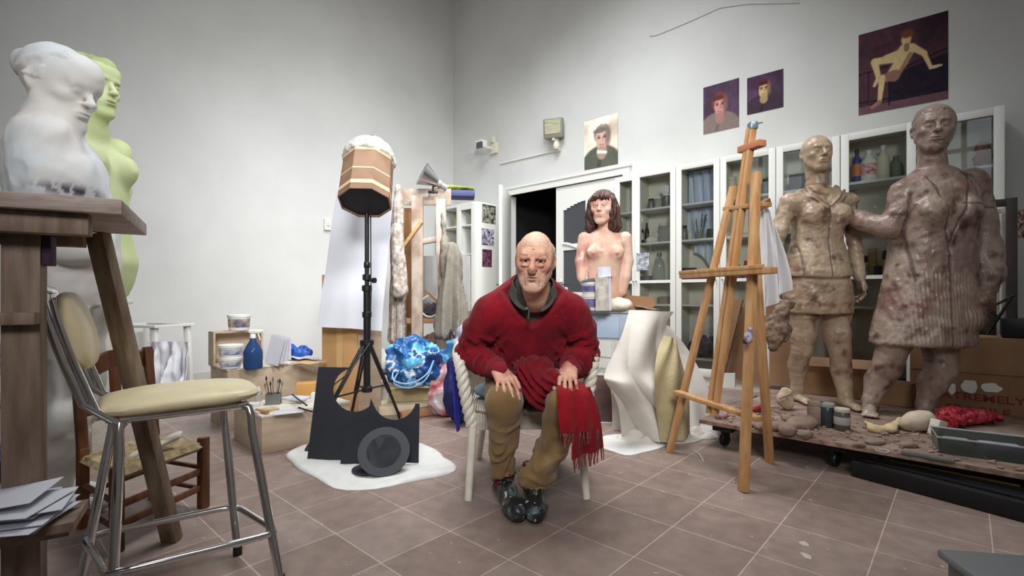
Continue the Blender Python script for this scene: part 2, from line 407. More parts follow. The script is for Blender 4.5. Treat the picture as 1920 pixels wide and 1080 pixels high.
# ================================================================ the room
m_wall = mat('plaster_wall', S(208, 209, 207), .9, var=.05, vs=.9, bump=.12, bs=14, detail=8)
m_ceil = mat('ceiling_paint', S(205, 205, 203), .9, bump=.05)
m_white = mat('white_lacquer', S(226, 227, 222), .42, bump=.02, bs=30)
def floor_material():
    m = bpy.data.materials.new('floor_tiles'); m.use_nodes = True; nt = m.node_tree; N = nt.nodes; L = nt.links; b = N['Principled BSDF']
    tc = N.new('ShaderNodeTexCoord'); mp = N.new('ShaderNodeMapping'); L.new(tc.outputs['Object'], mp.inputs[0])
    br = N.new('ShaderNodeTexBrick'); L.new(mp.outputs[0], br.inputs[0]); br.offset = 0; br.squash = 1
    br.inputs['Scale'].default_value = 1; br.inputs['Brick Width'].default_value = TILE; br.inputs['Row Height'].default_value = TILE
    br.inputs['Mortar Size'].default_value = .0022; br.inputs['Mortar Smooth'].default_value = .3; br.inputs['Bias'].default_value = 0
    br.inputs['Color1'].default_value = (*S(150, 132, 124), 1); br.inputs['Color2'].default_value = (*S(136, 117, 108), 1); br.inputs['Mortar'].default_value = (*S(196, 178, 164), 1)
    n1 = N.new('ShaderNodeTexNoise'); n1.inputs['Scale'].default_value = 1.6; n1.inputs['Detail'].default_value = 7; L.new(tc.outputs['Object'], n1.inputs[0])
    n2 = N.new('ShaderNodeTexNoise'); n2.inputs['Scale'].default_value = 14; n2.inputs['Detail'].default_value = 8; L.new(tc.outputs['Object'], n2.inputs[0])
    mr = N.new('ShaderNodeMapRange'); L.new(n1.outputs[0], mr.inputs[0]); mr.inputs[1].default_value = .3; mr.inputs[2].default_value = .7; mr.inputs[3].default_value = .84; mr.inputs[4].default_value = 1.14
    mr2 = N.new('ShaderNodeMapRange'); L.new(n2.outputs[0], mr2.inputs[0]); mr2.inputs[1].default_value = .35; mr2.inputs[2].default_value = .7; mr2.inputs[3].default_value = .88; mr2.inputs[4].default_value = 1.14
    a = N.new('ShaderNodeMix'); a.data_type = 'RGBA'; a.blend_type = 'MULTIPLY'; a.inputs['Factor'].default_value = 1
    L.new(br.outputs['Color'], a.inputs['A']); L.new(mr.outputs[0], a.inputs['B'])
    c = N.new('ShaderNodeMix'); c.data_type = 'RGBA'; c.blend_type = 'MULTIPLY'; c.inputs['Factor'].default_value = 1
    L.new(a.outputs['Result'], c.inputs['A']); L.new(mr2.outputs[0], c.inputs['B'])
    # plaster dust and small splashes
    n3 = N.new('ShaderNodeTexNoise'); n3.inputs['Scale'].default_value = 34; n3.inputs['Detail'].default_value = 3; L.new(tc.outputs['Object'], n3.inputs[0])
    rp = N.new('ShaderNodeValToRGB'); rp.color_ramp.elements[0].position = .69; rp.color_ramp.elements[1].position = .76; L.new(n3.outputs[0], rp.inputs[0])
    d = N.new('ShaderNodeMix'); d.data_type = 'RGBA'; L.new(rp.outputs[0], d.inputs['Factor']); L.new(c.outputs['Result'], d.inputs['A']); d.inputs['B'].default_value = (*S(196, 190, 184), 1)
    L.new(d.outputs['Result'], b.inputs['Base Color'])
    b.inputs['Roughness'].default_value = .42; b.inputs['Specular IOR Level'].default_value = .35
    bp = N.new('ShaderNodeBump'); bp.inputs['Strength'].default_value = .18; bp.inputs['Distance'].default_value = .004; L.new(n2.outputs[0], bp.inputs['Height']); L.new(bp.outputs[0], b.inputs['Normal'])
    return m
TILE = .3055
fx = MB(); T = .12
# floor slab in room axes so that the tiles follow the walls
g0 = G(954, 1049.6); u0, v0 = UVof(g0)
off = Vector((u0-TILE*40, v0-TILE*30))
fb = MB().box(((WALL_U+SIDE_U)/2-off.x, (WALL_V+REAR_V)/2-off.y, -.05), (SIDE_U-WALL_U, WALL_V-REAR_V, .1))
fo = link_mesh('floor', fb, floor_material(), None, world=False, loc=W(off.x, off.y), rz=YAW); fo['kind'] = 'structure'
def roombox(u0, u1, v0, v1, z0, z1):
    c = W((u0+u1)/2, (v0+v1)/2, (z0+z1)/2); return (c, (abs(u1-u0), abs(v1-v0), z1-z0), YAW)
def rb(mb, *a): return mb.box(*roombox(*a))
struct('wall_left', rb(MB(), WALL_U-T, WALL_U, REAR_V-T, WALL_V+T, 0, CEIL), m_wall)
struct('wall_right_side', rb(MB(), SIDE_U, SIDE_U+T, REAR_V-T, WALL_V+T, 0, CEIL), m_wall)
DU0, DU1, DZ = -4.866, -3.02, 2.352            # doorway in the back wall
wb = MB(); rb(wb, WALL_U, DU0, WALL_V, WALL_V+T, 0, CEIL); rb(wb, DU1, SIDE_U, WALL_V, WALL_V+T, 0, CEIL); rb(wb, DU0, DU1, WALL_V, WALL_V+T, DZ, CEIL)
struct('wall_back', wb, m_wall)
# rear wall with two tall gridded windows (behind the camera; the cabinet glass mirrors them)
WN = [(-4.3, -1.9), (-0.9, 1.3)]; WZ0, WZ1 = 2.5, 4.5
rw = MB(); us = [WALL_U]+[x for w in WN for x in w]+[SIDE_U]
for i in range(0, len(us), 2): rb(rw, us[i], us[i+1], REAR_V-T, REAR_V, 0, CEIL)
for a, b in WN: rb(rw, a, b, REAR_V-T, REAR_V, 0, WZ0); rb(rw, a, b, REAR_V-T, REAR_V, WZ1, CEIL)
struct('wall_rear', rw, m_wall)
struct('ceiling', rb(MB(), WALL_U, SIDE_U, REAR_V, WALL_V, CEIL, CEIL+T), m_ceil)
m_pane = mat('daylit_pane', (.9, .95, 1), .2, emit=(.82, .91, 1), estr=1.1)
for k, (a, b) in enumerate(WN):
    w = MB(); rb(w, a, b, REAR_V-.08, REAR_V-.07, WZ0, WZ1); pane = struct('window_%d' % (k+1), w, m_pane)
    fr = MB(); n = 5
    for i in range(n+1): rb(fr, a+(b-a)*i/n-.045, a+(b-a)*i/n+.045, REAR_V-.065, REAR_V-.02, WZ0, WZ1)
    for j in range(4): z = WZ0+(WZ1-WZ0)*j/3; rb(fr, a, b, REAR_V-.065, REAR_V-.02, z-.045, z+.045)
    part('window_frame', fr, m_white, pane, world=True)
# dark passage behind the doorway
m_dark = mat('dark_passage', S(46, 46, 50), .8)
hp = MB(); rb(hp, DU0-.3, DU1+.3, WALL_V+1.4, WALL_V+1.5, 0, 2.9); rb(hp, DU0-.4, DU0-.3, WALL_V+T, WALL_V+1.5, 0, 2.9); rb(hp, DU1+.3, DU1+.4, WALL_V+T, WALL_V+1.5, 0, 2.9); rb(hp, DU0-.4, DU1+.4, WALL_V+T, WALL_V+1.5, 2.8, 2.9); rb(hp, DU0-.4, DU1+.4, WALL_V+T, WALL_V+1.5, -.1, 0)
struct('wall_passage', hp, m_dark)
bl = MB(); rb(bl, WALL_U, WALL_U+.012, REAR_V, WALL_V, 0, .07); struct('baseboard_left', bl, mat('grey_skirting', S(190, 190, 186), .6))
bl = MB(); rb(bl, WALL_U+.02, DU0-.1, WALL_V-.012, WALL_V, 0, .07); rb(bl, DU1+.1, SIDE_U, WALL_V-.012, WALL_V, 0, .07); struct('baseboard_back', bl, MATS['grey_skirting'])
# door casing and the two leaves
fr = MB(); rb(fr, DU0-.09, DU0, WALL_V-.03, WALL_V+T, 0, DZ+.09); rb(fr, DU1, DU1+.09, WALL_V-.03, WALL_V+T, 0, DZ+.09); rb(fr, DU0, DU1, WALL_V-.03, WALL_V+T, DZ, DZ+.09); rb(fr, DU0-.11, DU1+.11, WALL_V-.045, WALL_V-.005, DZ+.085, DZ+.11)
struct('trim_1', fr, m_white)
def door_leaf(name, u0, u1, v, flip=1):
    """a white leaf with an arched glazed opening above a rail; built in the wall plane"""
    w = u1-u0; t = .04; m = MB(); st = .115
    gz = [(0.95, 1.50), (1.58, 2.17)]
    rb(m, u0, u0+st, v, v+t, .01, DZ-.01); rb(m, u1-st, u1, v, v+t, .01, DZ-.01)
    rb(m, u0+st, u1-st, v, v+t, .01, .95); rb(m, u0+st, u1-st, v, v+t, 1.50, 1.58)
    # arched head
    n = 14
    for i in range(n):
        a0 = (i)/n; a1 = (i+1)/n; z = 2.02+.10*math.sin(math.pi*min(1, (a0+a1)/2*1.0))**1.0
        rb(m, u0+st+(w-2*st)*a0, u0+st+(w-2*st)*a1, v, v+t, z, DZ-.01)
    d = struct(name, m, m_white)
    g = MB(); rb(g, u0+st-.005, u1-st+.005, v+.016, v+.022, .94, 2.15)
    part('glass_pane', g, mat('door_glass', S(66, 68, 74), .16, spec=.6), d, world=True)
    b = MB(); cu = (u0+u1)/2
    rb(b, cu-.035, cu+.035, v-.004, v+t+.004, .95, 2.12)
    cv = MB(); 
    for q in (.0,):
        pts = [W(u0+st+(w-2*st)*i/12, v-.005, 1.54+.05*math.cos(2*math.pi*i/12)) for i in range(13)]; b.tube(pts, .02, 8)
    part('glazing_bar', b, m_white, d, world=True)
    p = MB(); rb(p, u0+st+.05, u1-st-.05, v-.008, v, .15, .80); part('lower_panel', p, m_white, d, world=True)
    return d
d1 = door_leaf('door_1', -4.037, DU1-.005, WALL_V+.0)
h = MB().tube([W(-3.99, WALL_V-.0, 1.05), W(-3.99, WALL_V-.05, 1.05), W(-3.87, WALL_V-.055, 1.05)], .009, 8); part('door_handle', h, mat('brass', S(150, 130, 90), .3, 1), d1, world=True)
# the other leaf stands open into the room, seen nearly edge on
m = MB(); a = W(DU0+.005, WALL_V-.02, 0); e = Vector((-.150, 6.42, 0))
m.bar(a+Vector((0, 0, DZ/2)), e+Vector((0, 0, DZ/2)), DZ-.02, .04, up=(.7, -.7, 0))
d2 = struct('door_2', m, m_white)
dr = (e-a).normalized(); nn = Vector((-dr.y, dr.x, 0))*-1
hm = MB().box(a+(e-a)*.9+Vector((0, 0, 1.15)), (.012, .14, .26), math.atan2(dr.y, dr.x)+math.pi/2, .003)
for sgn in (1, -1): hm.tube([a+(e-a)*.9+nn*.02*sgn+Vector((0, 0, 1.05)), a+(e-a)*.9+nn*.06*sgn+Vector((0, 0, 1.05)), a+(e-a)*.72+nn*.065*sgn+Vector((0, 0, 1.05))], .009, 8)
part('door_handle', hm, MATS['brass'], d2, world=True)
# ================================================================ glazed cabinets along the back wall
def thin_glass():
    m = bpy.data.materials.new('thin_glass'); m.use_nodes = True; nt = m.node_tree; N = nt.nodes; L = nt.links; N.remove(N['Principled BSDF'])
    t = N.new('ShaderNodeBsdfTransparent'); t.inputs[0].default_value = (.97, .985, .98, 1); g = N.new('ShaderNodeBsdfGlossy'); g.inputs['Roughness'].default_value = .02
    f = N.new('ShaderNodeFresnel'); f.inputs[0].default_value = 1.5; x = N.new('ShaderNodeMixShader')
    L.new(f.outputs[0], x.inputs[0]); L.new(t.outputs[0], x.inputs[1]); L.new(g.outputs[0], x.inputs[2]); L.new(x.outputs[0], N['Material Output'].inputs[0]); return m
m_glass = thin_glass()
m_in = mat('cabinet_inside', S(226, 223, 208), .6)
m_jarglass = mat('jar_glass', (.85, .9, .88), .05, trans=.85, ior=1.3)
m_chrome = mat('chrome', (.78, .78, .79), .12, 1)
SHZ = (1.855, 1.483, 1.073, .815, .27); CH = 2.263; CVF = 4.97
def cabinet(u0, u1, label, vf=CVF, knob=1, tall=CH, depth=.30, back=m_in):
    w = u1-u0-.006; c = W((u0+u1)/2, vf, 0)
    t = thing('glazed_cabinet', label, 'cabinet', c, YAW, 'white glazed cabinets along the back wall')
    b = MB(); d = depth
    for s in (-1, 1): b.box((s*(w/2-.011), d/2, tall/2), (.022, d-.02, tall), bev=.001)
    b.box((0, d/2, tall-.012), (w, d-.02, .024), bev=.001); b.box((0, d/2, .05), (w-.04, d-.03, .10)); b.box((0, d-.014, tall/2), (w-.04, .006, tall-.04))
    part('carcass', b, m_in if back is m_in else back, t)
    for z in SHZ: part('shelf', MB().box((0, d/2-.002, z-.011), (w-.046, d-.05, .022), bev=.001), m_white, t)
    f = MB(); st = .058; z0, z1 = .09, tall-.005
    for s in (-1, 1): f.box((s*(w/2-st/2), 0, (z0+z1)/2), (st, .02, z1-z0), bev=.003)
    f.box((0, 0, z1-st/2), (w-2*st, .02, st), bev=.003); f.box((0, 0, z0+.04), (w-2*st, .02, .08), bev=.003)
    f.box((0, .002, 1.055), (w-2*st, .012, .03))
    dr = part('door', f, m_white, t)
    part('glass_pane', MB().box((0, .004, (z0+z1)/2), (w-2*st+.01, .003, z1-z0-.13)), m_glass, dr)
    part('knob', MB().lathe([(0, -.012), (.009, -.009), (.010, 0), (.005, .008), (.005, .02)], 12, Matrix.Translation((knob*(w/2-st/2), -.03, 1.06)) @ Matrix.Rotation(-math.pi/2, 4, 'X')), m_chrome, dr)
    return t
CABU = [(-2.70, -2.227), (-2.227, -1.777), (-1.777, -1.277), (-1.277, -.78), (-.78, -.28), (-.28, .21)]
CL = ['white glazed cabinet next to the door, jars and plaster bits inside', 'white glazed cabinet holding a pale blue paper sheet and brushes in a glass', 'white glazed cabinet directly behind the wooden easel', 'white glazed cabinet behind the head of the smaller clay woman', 'white glazed cabinet with white jugs and a blue bottle on its top shelf', 'white glazed end cabinet behind the head of the tall clay woman']
for (a, b), l in zip(CABU, CL): cabinet(a, b, l, knob=1 if CL.index(l) % 2 else -1)
cabinet(-2.985, -2.705, 'narrow white glazed cabinet squeezed in between door casing and first wide cabinet', vf=5.03, depth=.25)
# ---- what stands on the shelves
m_lab = {}
def jar(px, z, r, h, body, lid, label, kind='jar', V=5.10, neck=.8, cat=None, group=None, hs=.16, band=None):
    p = onV(px, 500, V); p.z = z+.0005
    t = thing(kind, label, cat or kind.split('_')[-1], p, 0, group)
    if kind.endswith('bottle') or kind.endswith('jug'):
        part('body', MB().lathe([(r*.9, 0), (r, .01), (r, h*.55), (r*.85, h*.68), (r*.4, h*.80), (r*.36, h*.86)], 20), body, t)
        part('cap', MB().lathe([(r*.42, h*.86), (r*.42, h*.99), (r*.35, h)], 16), lid, t)
        if kind.endswith('jug'): part('handle', MB().tube([(r*.35, 0, h*.8), (r*1.15, 0, h*.78), (r*1.25, 0, h*.6), (r*.95, 0, h*.5)], r*.14, 8), body, t)
    else:
        part('body', MB().lathe([(r*.93, 0), (r, .006), (r, h*(1-hs)-.01), (r*neck, h*(1-hs))], 20), body, t)
        part('lid', MB().lathe([(r*neck*1.05, h*(1-hs)), (r*neck*1.08, h*(1-hs)+.002), (r*neck*1.08, h-.002), (r*neck, h)], 20), lid, t)
    if band: part('paper_label', MB().lathe([(r*1.01, h*.2), (r*1.015, h*.21), (r*1.015, h*.55), (r*1.01, h*.56)], 20), band, t)
    return t
M_ = lambda n, c, r=.5, **k: mat(n, c, r, **k)
k_black = M_('black_plastic', S(26, 26, 28), .4); k_grey = M_('grey_tin', S(120, 122, 120), .4, metal=.3, var=.2); k_white = M_('white_plastic', S(225, 225, 220), .45)
k_brown = M_('brown_glass', S(52, 34, 28), .15); k_blue = M_('blue_plastic', S(38, 66, 132), .4); k_cream = M_('cream_plastic', S(206, 203, 178), .5)
k_red = M_('red_plastic', S(160, 40, 48), .4); k_clay = M_('dry_clay', S(160, 146, 128), .9, var=.15, bump=.5, bs=60); k_lab = M_('paper_label', S(205, 200, 205), .7, col2=S(130, 110, 140), vs=30)
k_green = M_('dull_green', S(96, 112, 92), .6); k_wood = wood('pale_wood', S(188, 158, 108), S(160, 126, 80), 'x'); k_plas = M_('plaster', S(214, 208, 196), .85, var=.08, bump=.3, bs=50)
jar(1221, SHZ[0], .036, .12, k_grey, k_black, 'small grey tin on the top shelf beside a clear jar')
jar(1234, SHZ[0], .040, .13, m_jarglass, k_white, 'clear jar with white lid on the top shelf next to the door')
jar(1250, SHZ[0], .050, .15, k_grey, k_white, 'dented grey tin can under a white box on the top shelf', 'tin_can', cat='can')
def crate(px, z, w, d, h, m, label, name='box', V=5.08, cat='box', rz=0, group=None):
    p = onV(px, 500, V); p.z = z+.0005
    return solo(name, MB().box((0, 0, h/2), (w, d, h), bev=.003), m, label, cat, group, world=False, loc=p, rz=YAW+rz)
p = crate(1250, SHZ[0]+.150, .085, .08, .085, k_white, 'small white box stacked on the grey tin can', V=5.10)
jar(1203, SHZ[1], .028, .22, k_brown, k_black, 'dark brown bottle with printed label next to a cabinet stile', 'bottle', band=k_lab)
jar(1213, SHZ[1], .026, .24, k_black, k_black, 'slim black bottle just beside the labelled brown one', 'bottle', V=5.16)
jar(1244, SHZ[1], .058, .21, m_jarglass, k_cream, 'large clear jar with a cream lid on the middle shelf')
jar(1236, SHZ[2], .062, .30, m_jarglass, k_grey, 'big clear glass flask in the shadowy middle of the first cabinet', 'bottle')
crate(1212, SHZ[2], .10, .10, .05, k_grey, 'flat grey box beside the big glass flask')
crate(1225, SHZ[3], .12, .10, .07, k_cream, 'low cream carton on the fourth shelf of the first cabinet', name='carton')
crate(1247, SHZ[3], .10, .10, .08, k_clay, 'clay-coloured carton on the fourth shelf near the stile', name='carton')
lump = Field().at(Matrix.Translation(onV(1226, 500, 5.10).to_2d().to_3d()+Vector((0, 0, SHZ[1]))))
lump.ell((0, 0, .04), (.06, .05, .05)).ell((.05, 0, .09), (.05, .03, .04)).ell((-.05, .01, .03), (.04, .04, .035), k=.02)
ps, Q = lump.mesh(.006); ps[:, 2] = np.maximum(ps[:, 2], SHZ[1]+.0005); tag(soft('plaster_fragment', ps, Q, k_plas), 'knobbly plaster fragment behind the labelled brown bottle', 'sculpture fragment')
cp = MB().box((0, 0, .075), (.15, .002, .19), bev=0); pc = onV(1205, 500, 4.955); pc.z = 1.20
tag(link_mesh('postcard', cp, mat('postcard_print', S(214, 216, 222), .5, col2=S(70, 84, 104), vs=22), None, world=False, loc=pc, rz=YAW), 'blue and white postcard stuck on the outside of the cabinet glass', 'postcard')
# second cabinet
jar(1283, SHZ[1], .030, .16, k_grey, k_black, 'grey jar with black lid on the shelf over the dark gadgets')
jar(1294, SHZ[1], .022, .10, k_cream, k_cream, 'tiny cream jar beside the brush glass')
pg = onV(1312, 500, 5.09); pg.z = SHZ[1]+.0005
t = thing('brush_glass', 'drinking glass full of thin brushes in the second cabinet', 'brush holder', pg)
part('glass', MB().lathe([(.035, 0), (.042, .12), (.039, .12), (.032, .006), (0, .006)], 18), m_jarglass, t)
for k in range(9):
    a = k*2.4; part('brush', MB().tube([(.02*math.cos(a), .02*math.sin(a), .01), (.07*math.cos(a), .05*math.sin(a), .22+.02*(k % 3))], [.003, .004], 6), k_blue if k % 3 == 0 else k_cream if k % 3 == 1 else k_black, t)
crate(1336, SHZ[1], .10, .05, .10, k_black, 'small dark box at the end of the brush shelf')
crate(1293, SHZ[2], .11, .11, .12, mat('navy_case', S(40, 44, 62), .5), 'dark navy camera case on the third shelf', name='case', cat='case')
crate(1318, SHZ[2], .12, .10, .08, k_black, 'black gadget box beside the navy case on the third shelf')
sh = MB(); 
def blue_sheet(a, b):
    p = onV(1292+52*a, 500, 5.19+.02*math.sin(a*19)+.01*math.sin(a*40+b*3)); p.z = 1.858+.36*b; return p
sh.sheet(blue_sheet, 40, 6, .003)
solo('paper_roll_sheet', sh, mat('pale_blue_paper', S(196, 208, 226), .7, var=.08, vs=8, stretch=(4, 4, .5)), 'pale blue rippled paper standing inside the second cabinet', 'paper')
sh = MB()
def blue_low(a, b):
    p = onV(1290+53*a, 500, 5.20+.015*math.sin(a*15+1)); p.z = 1.486+.34*b; return p
sh.sheet(blue_low, 40, 6, .003)
solo('paper_roll_sheet', sh, mat('pale_blue_paper', S(196, 208, 226), .7), 'second rippled blue paper right behind the brush glass', 'paper')
sh = MB()
def blue2(a, b):
    x = 1302+38*a; p = onV(x, 500, 5.16+.015*math.sin(a*17)); top = 1.455; p.z = top-b*(.10+.27*a*a); return p
sh.sheet(blue2, 30, 8, .003)
solo('plastic_film', sh, MATS['pale_blue_paper'], 'blueish film hanging below the brush shelf in a curved drape', 'plastic sheet')
for i, (px, dz) in enumerate(((1299, .0), (1314, .02), (1328, .0))):
    f = Field().at(Matrix.Translation(onV(px, 500, 5.09).to_2d().to_3d()+Vector((0, 0, .282)))); f.ell((0, 0, .07+dz), (.06, .06, .08+dz)).ell((.03, -.01, .15), (.04, .05, .05+dz))
    ps, Q = f.mesh(.009); ps += vnormals(ps, Q)*(.012*fbm(ps, 22, i))[:, None]; ps[:, 2] = np.maximum(ps[:, 2], .2705)
    tag(soft('rag_bundle', ps, Q, mat('dark_rag', S(92, 88, 90), .9, var=.3, vs=20)), ['crumpled dark rag bundle on the lowest shelf near the plastic drape', 'tall crumpled rag bundle in the middle of the lowest shelf', 'rag bundle on the lowest shelf close to the easel leg'][i], 'rag bundle', 'rag bundles on the lowest shelf')
# third and fourth cabinets
jar(1378, SHZ[2], .05, .14, k_grey, k_black, 'grey jar seen just past the easel mast on the third shelf')
jar(1398, SHZ[2], .035, .17, k_red, k_red, 'bright red bottle glimpsed through the easel', 'bottle')
jar(1437, SHZ[0], .04, .15, k_grey, k_black, 'grey and black jar on the top shelf behind the easel top')
jar(1372, SHZ[0], .05, .22, k_cream, k_cream, 'tall cream canister on the top shelf behind the easel', 'canister')
crate(1400, SHZ[1], .20, .14, .12, k_cream, 'cream carton on the second shelf behind the easel', name='carton')
crate(1506, SHZ[0], .2, .14, .14, k_grey, 'grey carton behind the smaller clay woman on the top shelf', name='carton')
# fifth cabinet
jar(1607, SHZ[0], .038, .29, k_blue, k_brown, 'blue bottle with an orange band on the top shelf', 'bottle', band=mat('orange_band', S(200, 120, 70), .5))
jar(1629, SHZ[0], .060, .27, k_white, k_white, 'white plastic jug with red printed marks', 'jug', band=mat('red_print', S(222, 215, 212), .5, col2=S(190, 60, 66), vs=45))
jar(1656, SHZ[0], .046, .29, k_cream, k_white, 'pale yellowish bottle with a white cap on the top shelf', 'bottle')
jar(1680, SHZ[0], .05, .2, k_green, k_green, 'dull green bottle in the far corner of the top shelf', 'bottle', V=5.16)
crate(1606, SHZ[1], .13, .1, .07, k_white, 'small white box beside the raised clay arm', V=5.06)
crate(1618, SHZ[1], .08, .1, .05, k_clay, 'flat clay-coloured block on the shelf behind the raised arm', name='block', cat='block', V=5.14)
jar(1619, SHZ[2], .036, .165, k_white, k_black, 'small white jar with black lid between the two clay women', band=k_lab, hs=.35)
crate(1636, SHZ[2], .055, .05, .225, k_wood, 'upright pale wooden block beside the black-lidded jar', name='wooden_block', cat='block', V=5.14)
crate(1646, SHZ[2], .05, .05, .075, k_black, 'tiny black box in front of the tan carton', V=5.05)
crate(1672, SHZ[2], .17, .12, .13, mat('tan_card', S(178, 160, 110), .7), 'tan carton beside the tall clay woman, a dark pot on top', name='carton', V=5.14)
jar(1662, SHZ[2]+.131, .03, .07, k_black, k_black, 'dark little pot standing on the tan carton', 'pot', V=5.12)
p = onV(1842, 500, 5.10)
f = Field().at(Matrix.Translation((p.x, p.y, SHZ[0]))); f.ell((0, 0, .06), (.06, .05, .065)).ell((0, 0, .15), (.045, .04, .05)).ell((.04, 0, .1), (.03, .03, .06), k=.02)
ps, Q = f.mesh(.007); ps += vnormals(ps, Q)*(.006*fbm(ps, 30))[:, None]; ps[:, 2] = np.maximum(ps[:, 2], SHZ[0]+.0005)
tag(soft('terracotta_maquette', ps, Q, mat('terracotta', S(150, 104, 76), .8, var=.2, vs=12)), 'little terracotta figure on the top shelf beyond the tall clay head', 'figurine')
jar(1770+0, SHZ[3], .05, .2, k_grey, k_white, 'grey paint tin with white lid low behind the coat of the tall woman', 'tin_can', cat='can')
# ================================================================ white shelf cupboard in the corner with photographs on its side
u0, u1, vf = -5.92, -5.087, 4.82; dep = WALL_V-vf-.01; w = u1-u0
t = thing('shelf_cupboard', 'white open-fronted shelf cupboard in the corner, photos taped on its side', 'cupboard', W((u0+u1)/2, vf, 0), YAW)
b = MB()
for s in (-1, 1): b.box((s*(w/2-.02), dep/2, 1.12), (.04, dep, 2.24), bev=.002)
b.box((0, dep/2, 2.22), (w-.08, dep, .04)); b.box((0, dep-.006, 1.12), (w-.08, .01, 2.2)); b.box((0, dep/2, .06), (w-.08, dep, .12)); b.box((.07, dep/2, 1.12), (.03, dep-.02, 2.2))
part('carcass', b, m_white, t)
for i, z in enumerate((.45, .80, 1.15, 1.50, 1.92)):
    part('shelf', MB().box((-.165, dep/2, z), (.43, dep-.03, .02)), m_white, t); part('shelf', MB().box((.235, dep/2, z), (.3, dep-.03, .02)), m_white, t)
part('front_stile', MB().box((.06, -.008, 1.12), (.09, .02, 2.2), bev=.002).box((w/2-.045, -.008, 1.12), (.09, .02, 2.2), bev=.002).box((w/2-.2, -.008, 2.19), (.24, .02, .1)), m_white, t)
def photo_grid(fn, nx=60, ny=60):
    """a print: fn(x, y in 0..1) -> sRGB colours; returns positions, quads, colours for a unit square"""
    gx, gy = np.meshgrid(np.linspace(0, 1, nx), np.linspace(0, 1, ny), indexing='ij'); x = gx.ravel(); y = gy.ravel()
    i = np.arange((nx-1)*(ny-1)); a = (i//(ny-1))*ny+i % (ny-1); Q = np.stack([a, a+ny, a+ny+1, a+1], 1)
    c = np.array(fn(x, y))/255.0; c = np.where(c < .04045, c/12.92, ((np.maximum(c, 0)+.055)/1.055)**2.4)
    return x, y, Q, c
m_print = mat('printed_paper', (1, 1, 1), .75, attr='Col', spec=.15)
def print_on_plane(name, fn, o, ex, ey, nrm, label, cat, nx=60, ny=60, t=.003, group=None):
    """a paper print with corner o, edges ex and ey, real thickness"""
    x, y, Q, c = photo_grid(fn, nx, ny); o = np.array(o); ex = np.array(ex); ey = np.array(ey); nrm = np.array(nrm)
    front = o+x[:, None]*ex+y[:, None]*ey+nrm*t; back = o+x[:, None]*ex+y[:, None]*ey+nrm*.0006; n = len(x)
    rim = [(i*ny, (i+1)*ny) for i in range(nx-1)]+[((i+1)*ny+ny-1, i*ny+ny-1) for i in range(nx-1)]+[(j+1, j) for j in range(ny-1)]+[((nx-1)*ny+j, (nx-1)*ny+j+1) for j in range(ny-1)]
    R = np.array([(a, b, b+n, a+n) for a, b in rim]); A = np.concatenate([front, back]); QQ = np.concatenate([Q, Q[:, ::-1]+n, R])
    return tag(soft(name, A, QQ, m_print, colors=np.concatenate([c, np.full_like(c, .7)])), label, cat, group)
rs = np.random.RandomState(5)
def speck(cols, sc, seed):
    def fn(x, y):
        p = np.stack([x*sc, y*sc, x*0+seed], 1); v = fbm(p, 1.0, seed, 4)*.5+.5; v2 = fbm(p+9, 1.6, seed+3, 3)*.5+.5
        c = np.array(cols, float); i = np.clip((v*len(c)).astype(int), 0, len(c)-1); j = np.clip((v2*len(c)).astype(int), 0, len(c)-1); return c[i]*.6+c[j]*.4
    return fn
ux = np.array([SU, CU, 0]); uz = np.array([0, 0, 1.0]); un = np.array([CU, -SU, 0])
for (pa, pb, ya, yb, cols, lab) in ((904, 929, 382, 417, [(60, 60, 50), (190, 190, 180), (110, 110, 90), (30, 30, 26)], 'top photo on the white cupboard side, olive crowd scene'), (903, 926, 428, 459, [(70, 60, 96), (150, 140, 170), (220, 215, 225), (50, 44, 60)], 'middle photo on the white cupboard side, violet street view'), (904, 922, 467, 500, [(84, 40, 66), (150, 100, 130), (40, 20, 30), (120, 60, 90)], 'lowest photo on the white cupboard side, dark magenta')):
    A = onU(pa, yb, u1); B = onU(pb, yb, u1); C = onU(pa, ya, u1); zb = A.z; zt = C.z; L_ = (B-A).to_2d().length
    print_on_plane('photo_print', speck(cols, 5, pa), (A.x, A.y, zb), ux*L_, uz*(zt-zb), un, lab, 'photo', 24, 24, group='photos taped on the white cupboard')
def put(px, z, V, w, d, h, m, label, name='box', cat='box'): return crate(px, z, w, d, h, m, label, name, V, cat)
put(865, 1.93, 5.0, .18, .2, .12, mat('sepia_card', S(196, 186, 150), .7, col2=S(90, 80, 60), vs=14), 'sepia patterned box at the top of the open cupboard')
put(878, 1.93, 5.0, .06, .12, .16, k_cream, 'small cream box beside the sepia one', name='box')
put(882, .81, 5.0, .08, .1, .13, k_wood, 'small wooden box on the lower cupboard shelf', name='wooden_box')
put(847, 1.51, 5.0, .14, .14, .07, wood('orange_wood', S(206, 150, 96), S(180, 120, 70), 'x'), 'orange wooden block on the cupboard shelf behind the rack', name='wooden_block', cat='block')
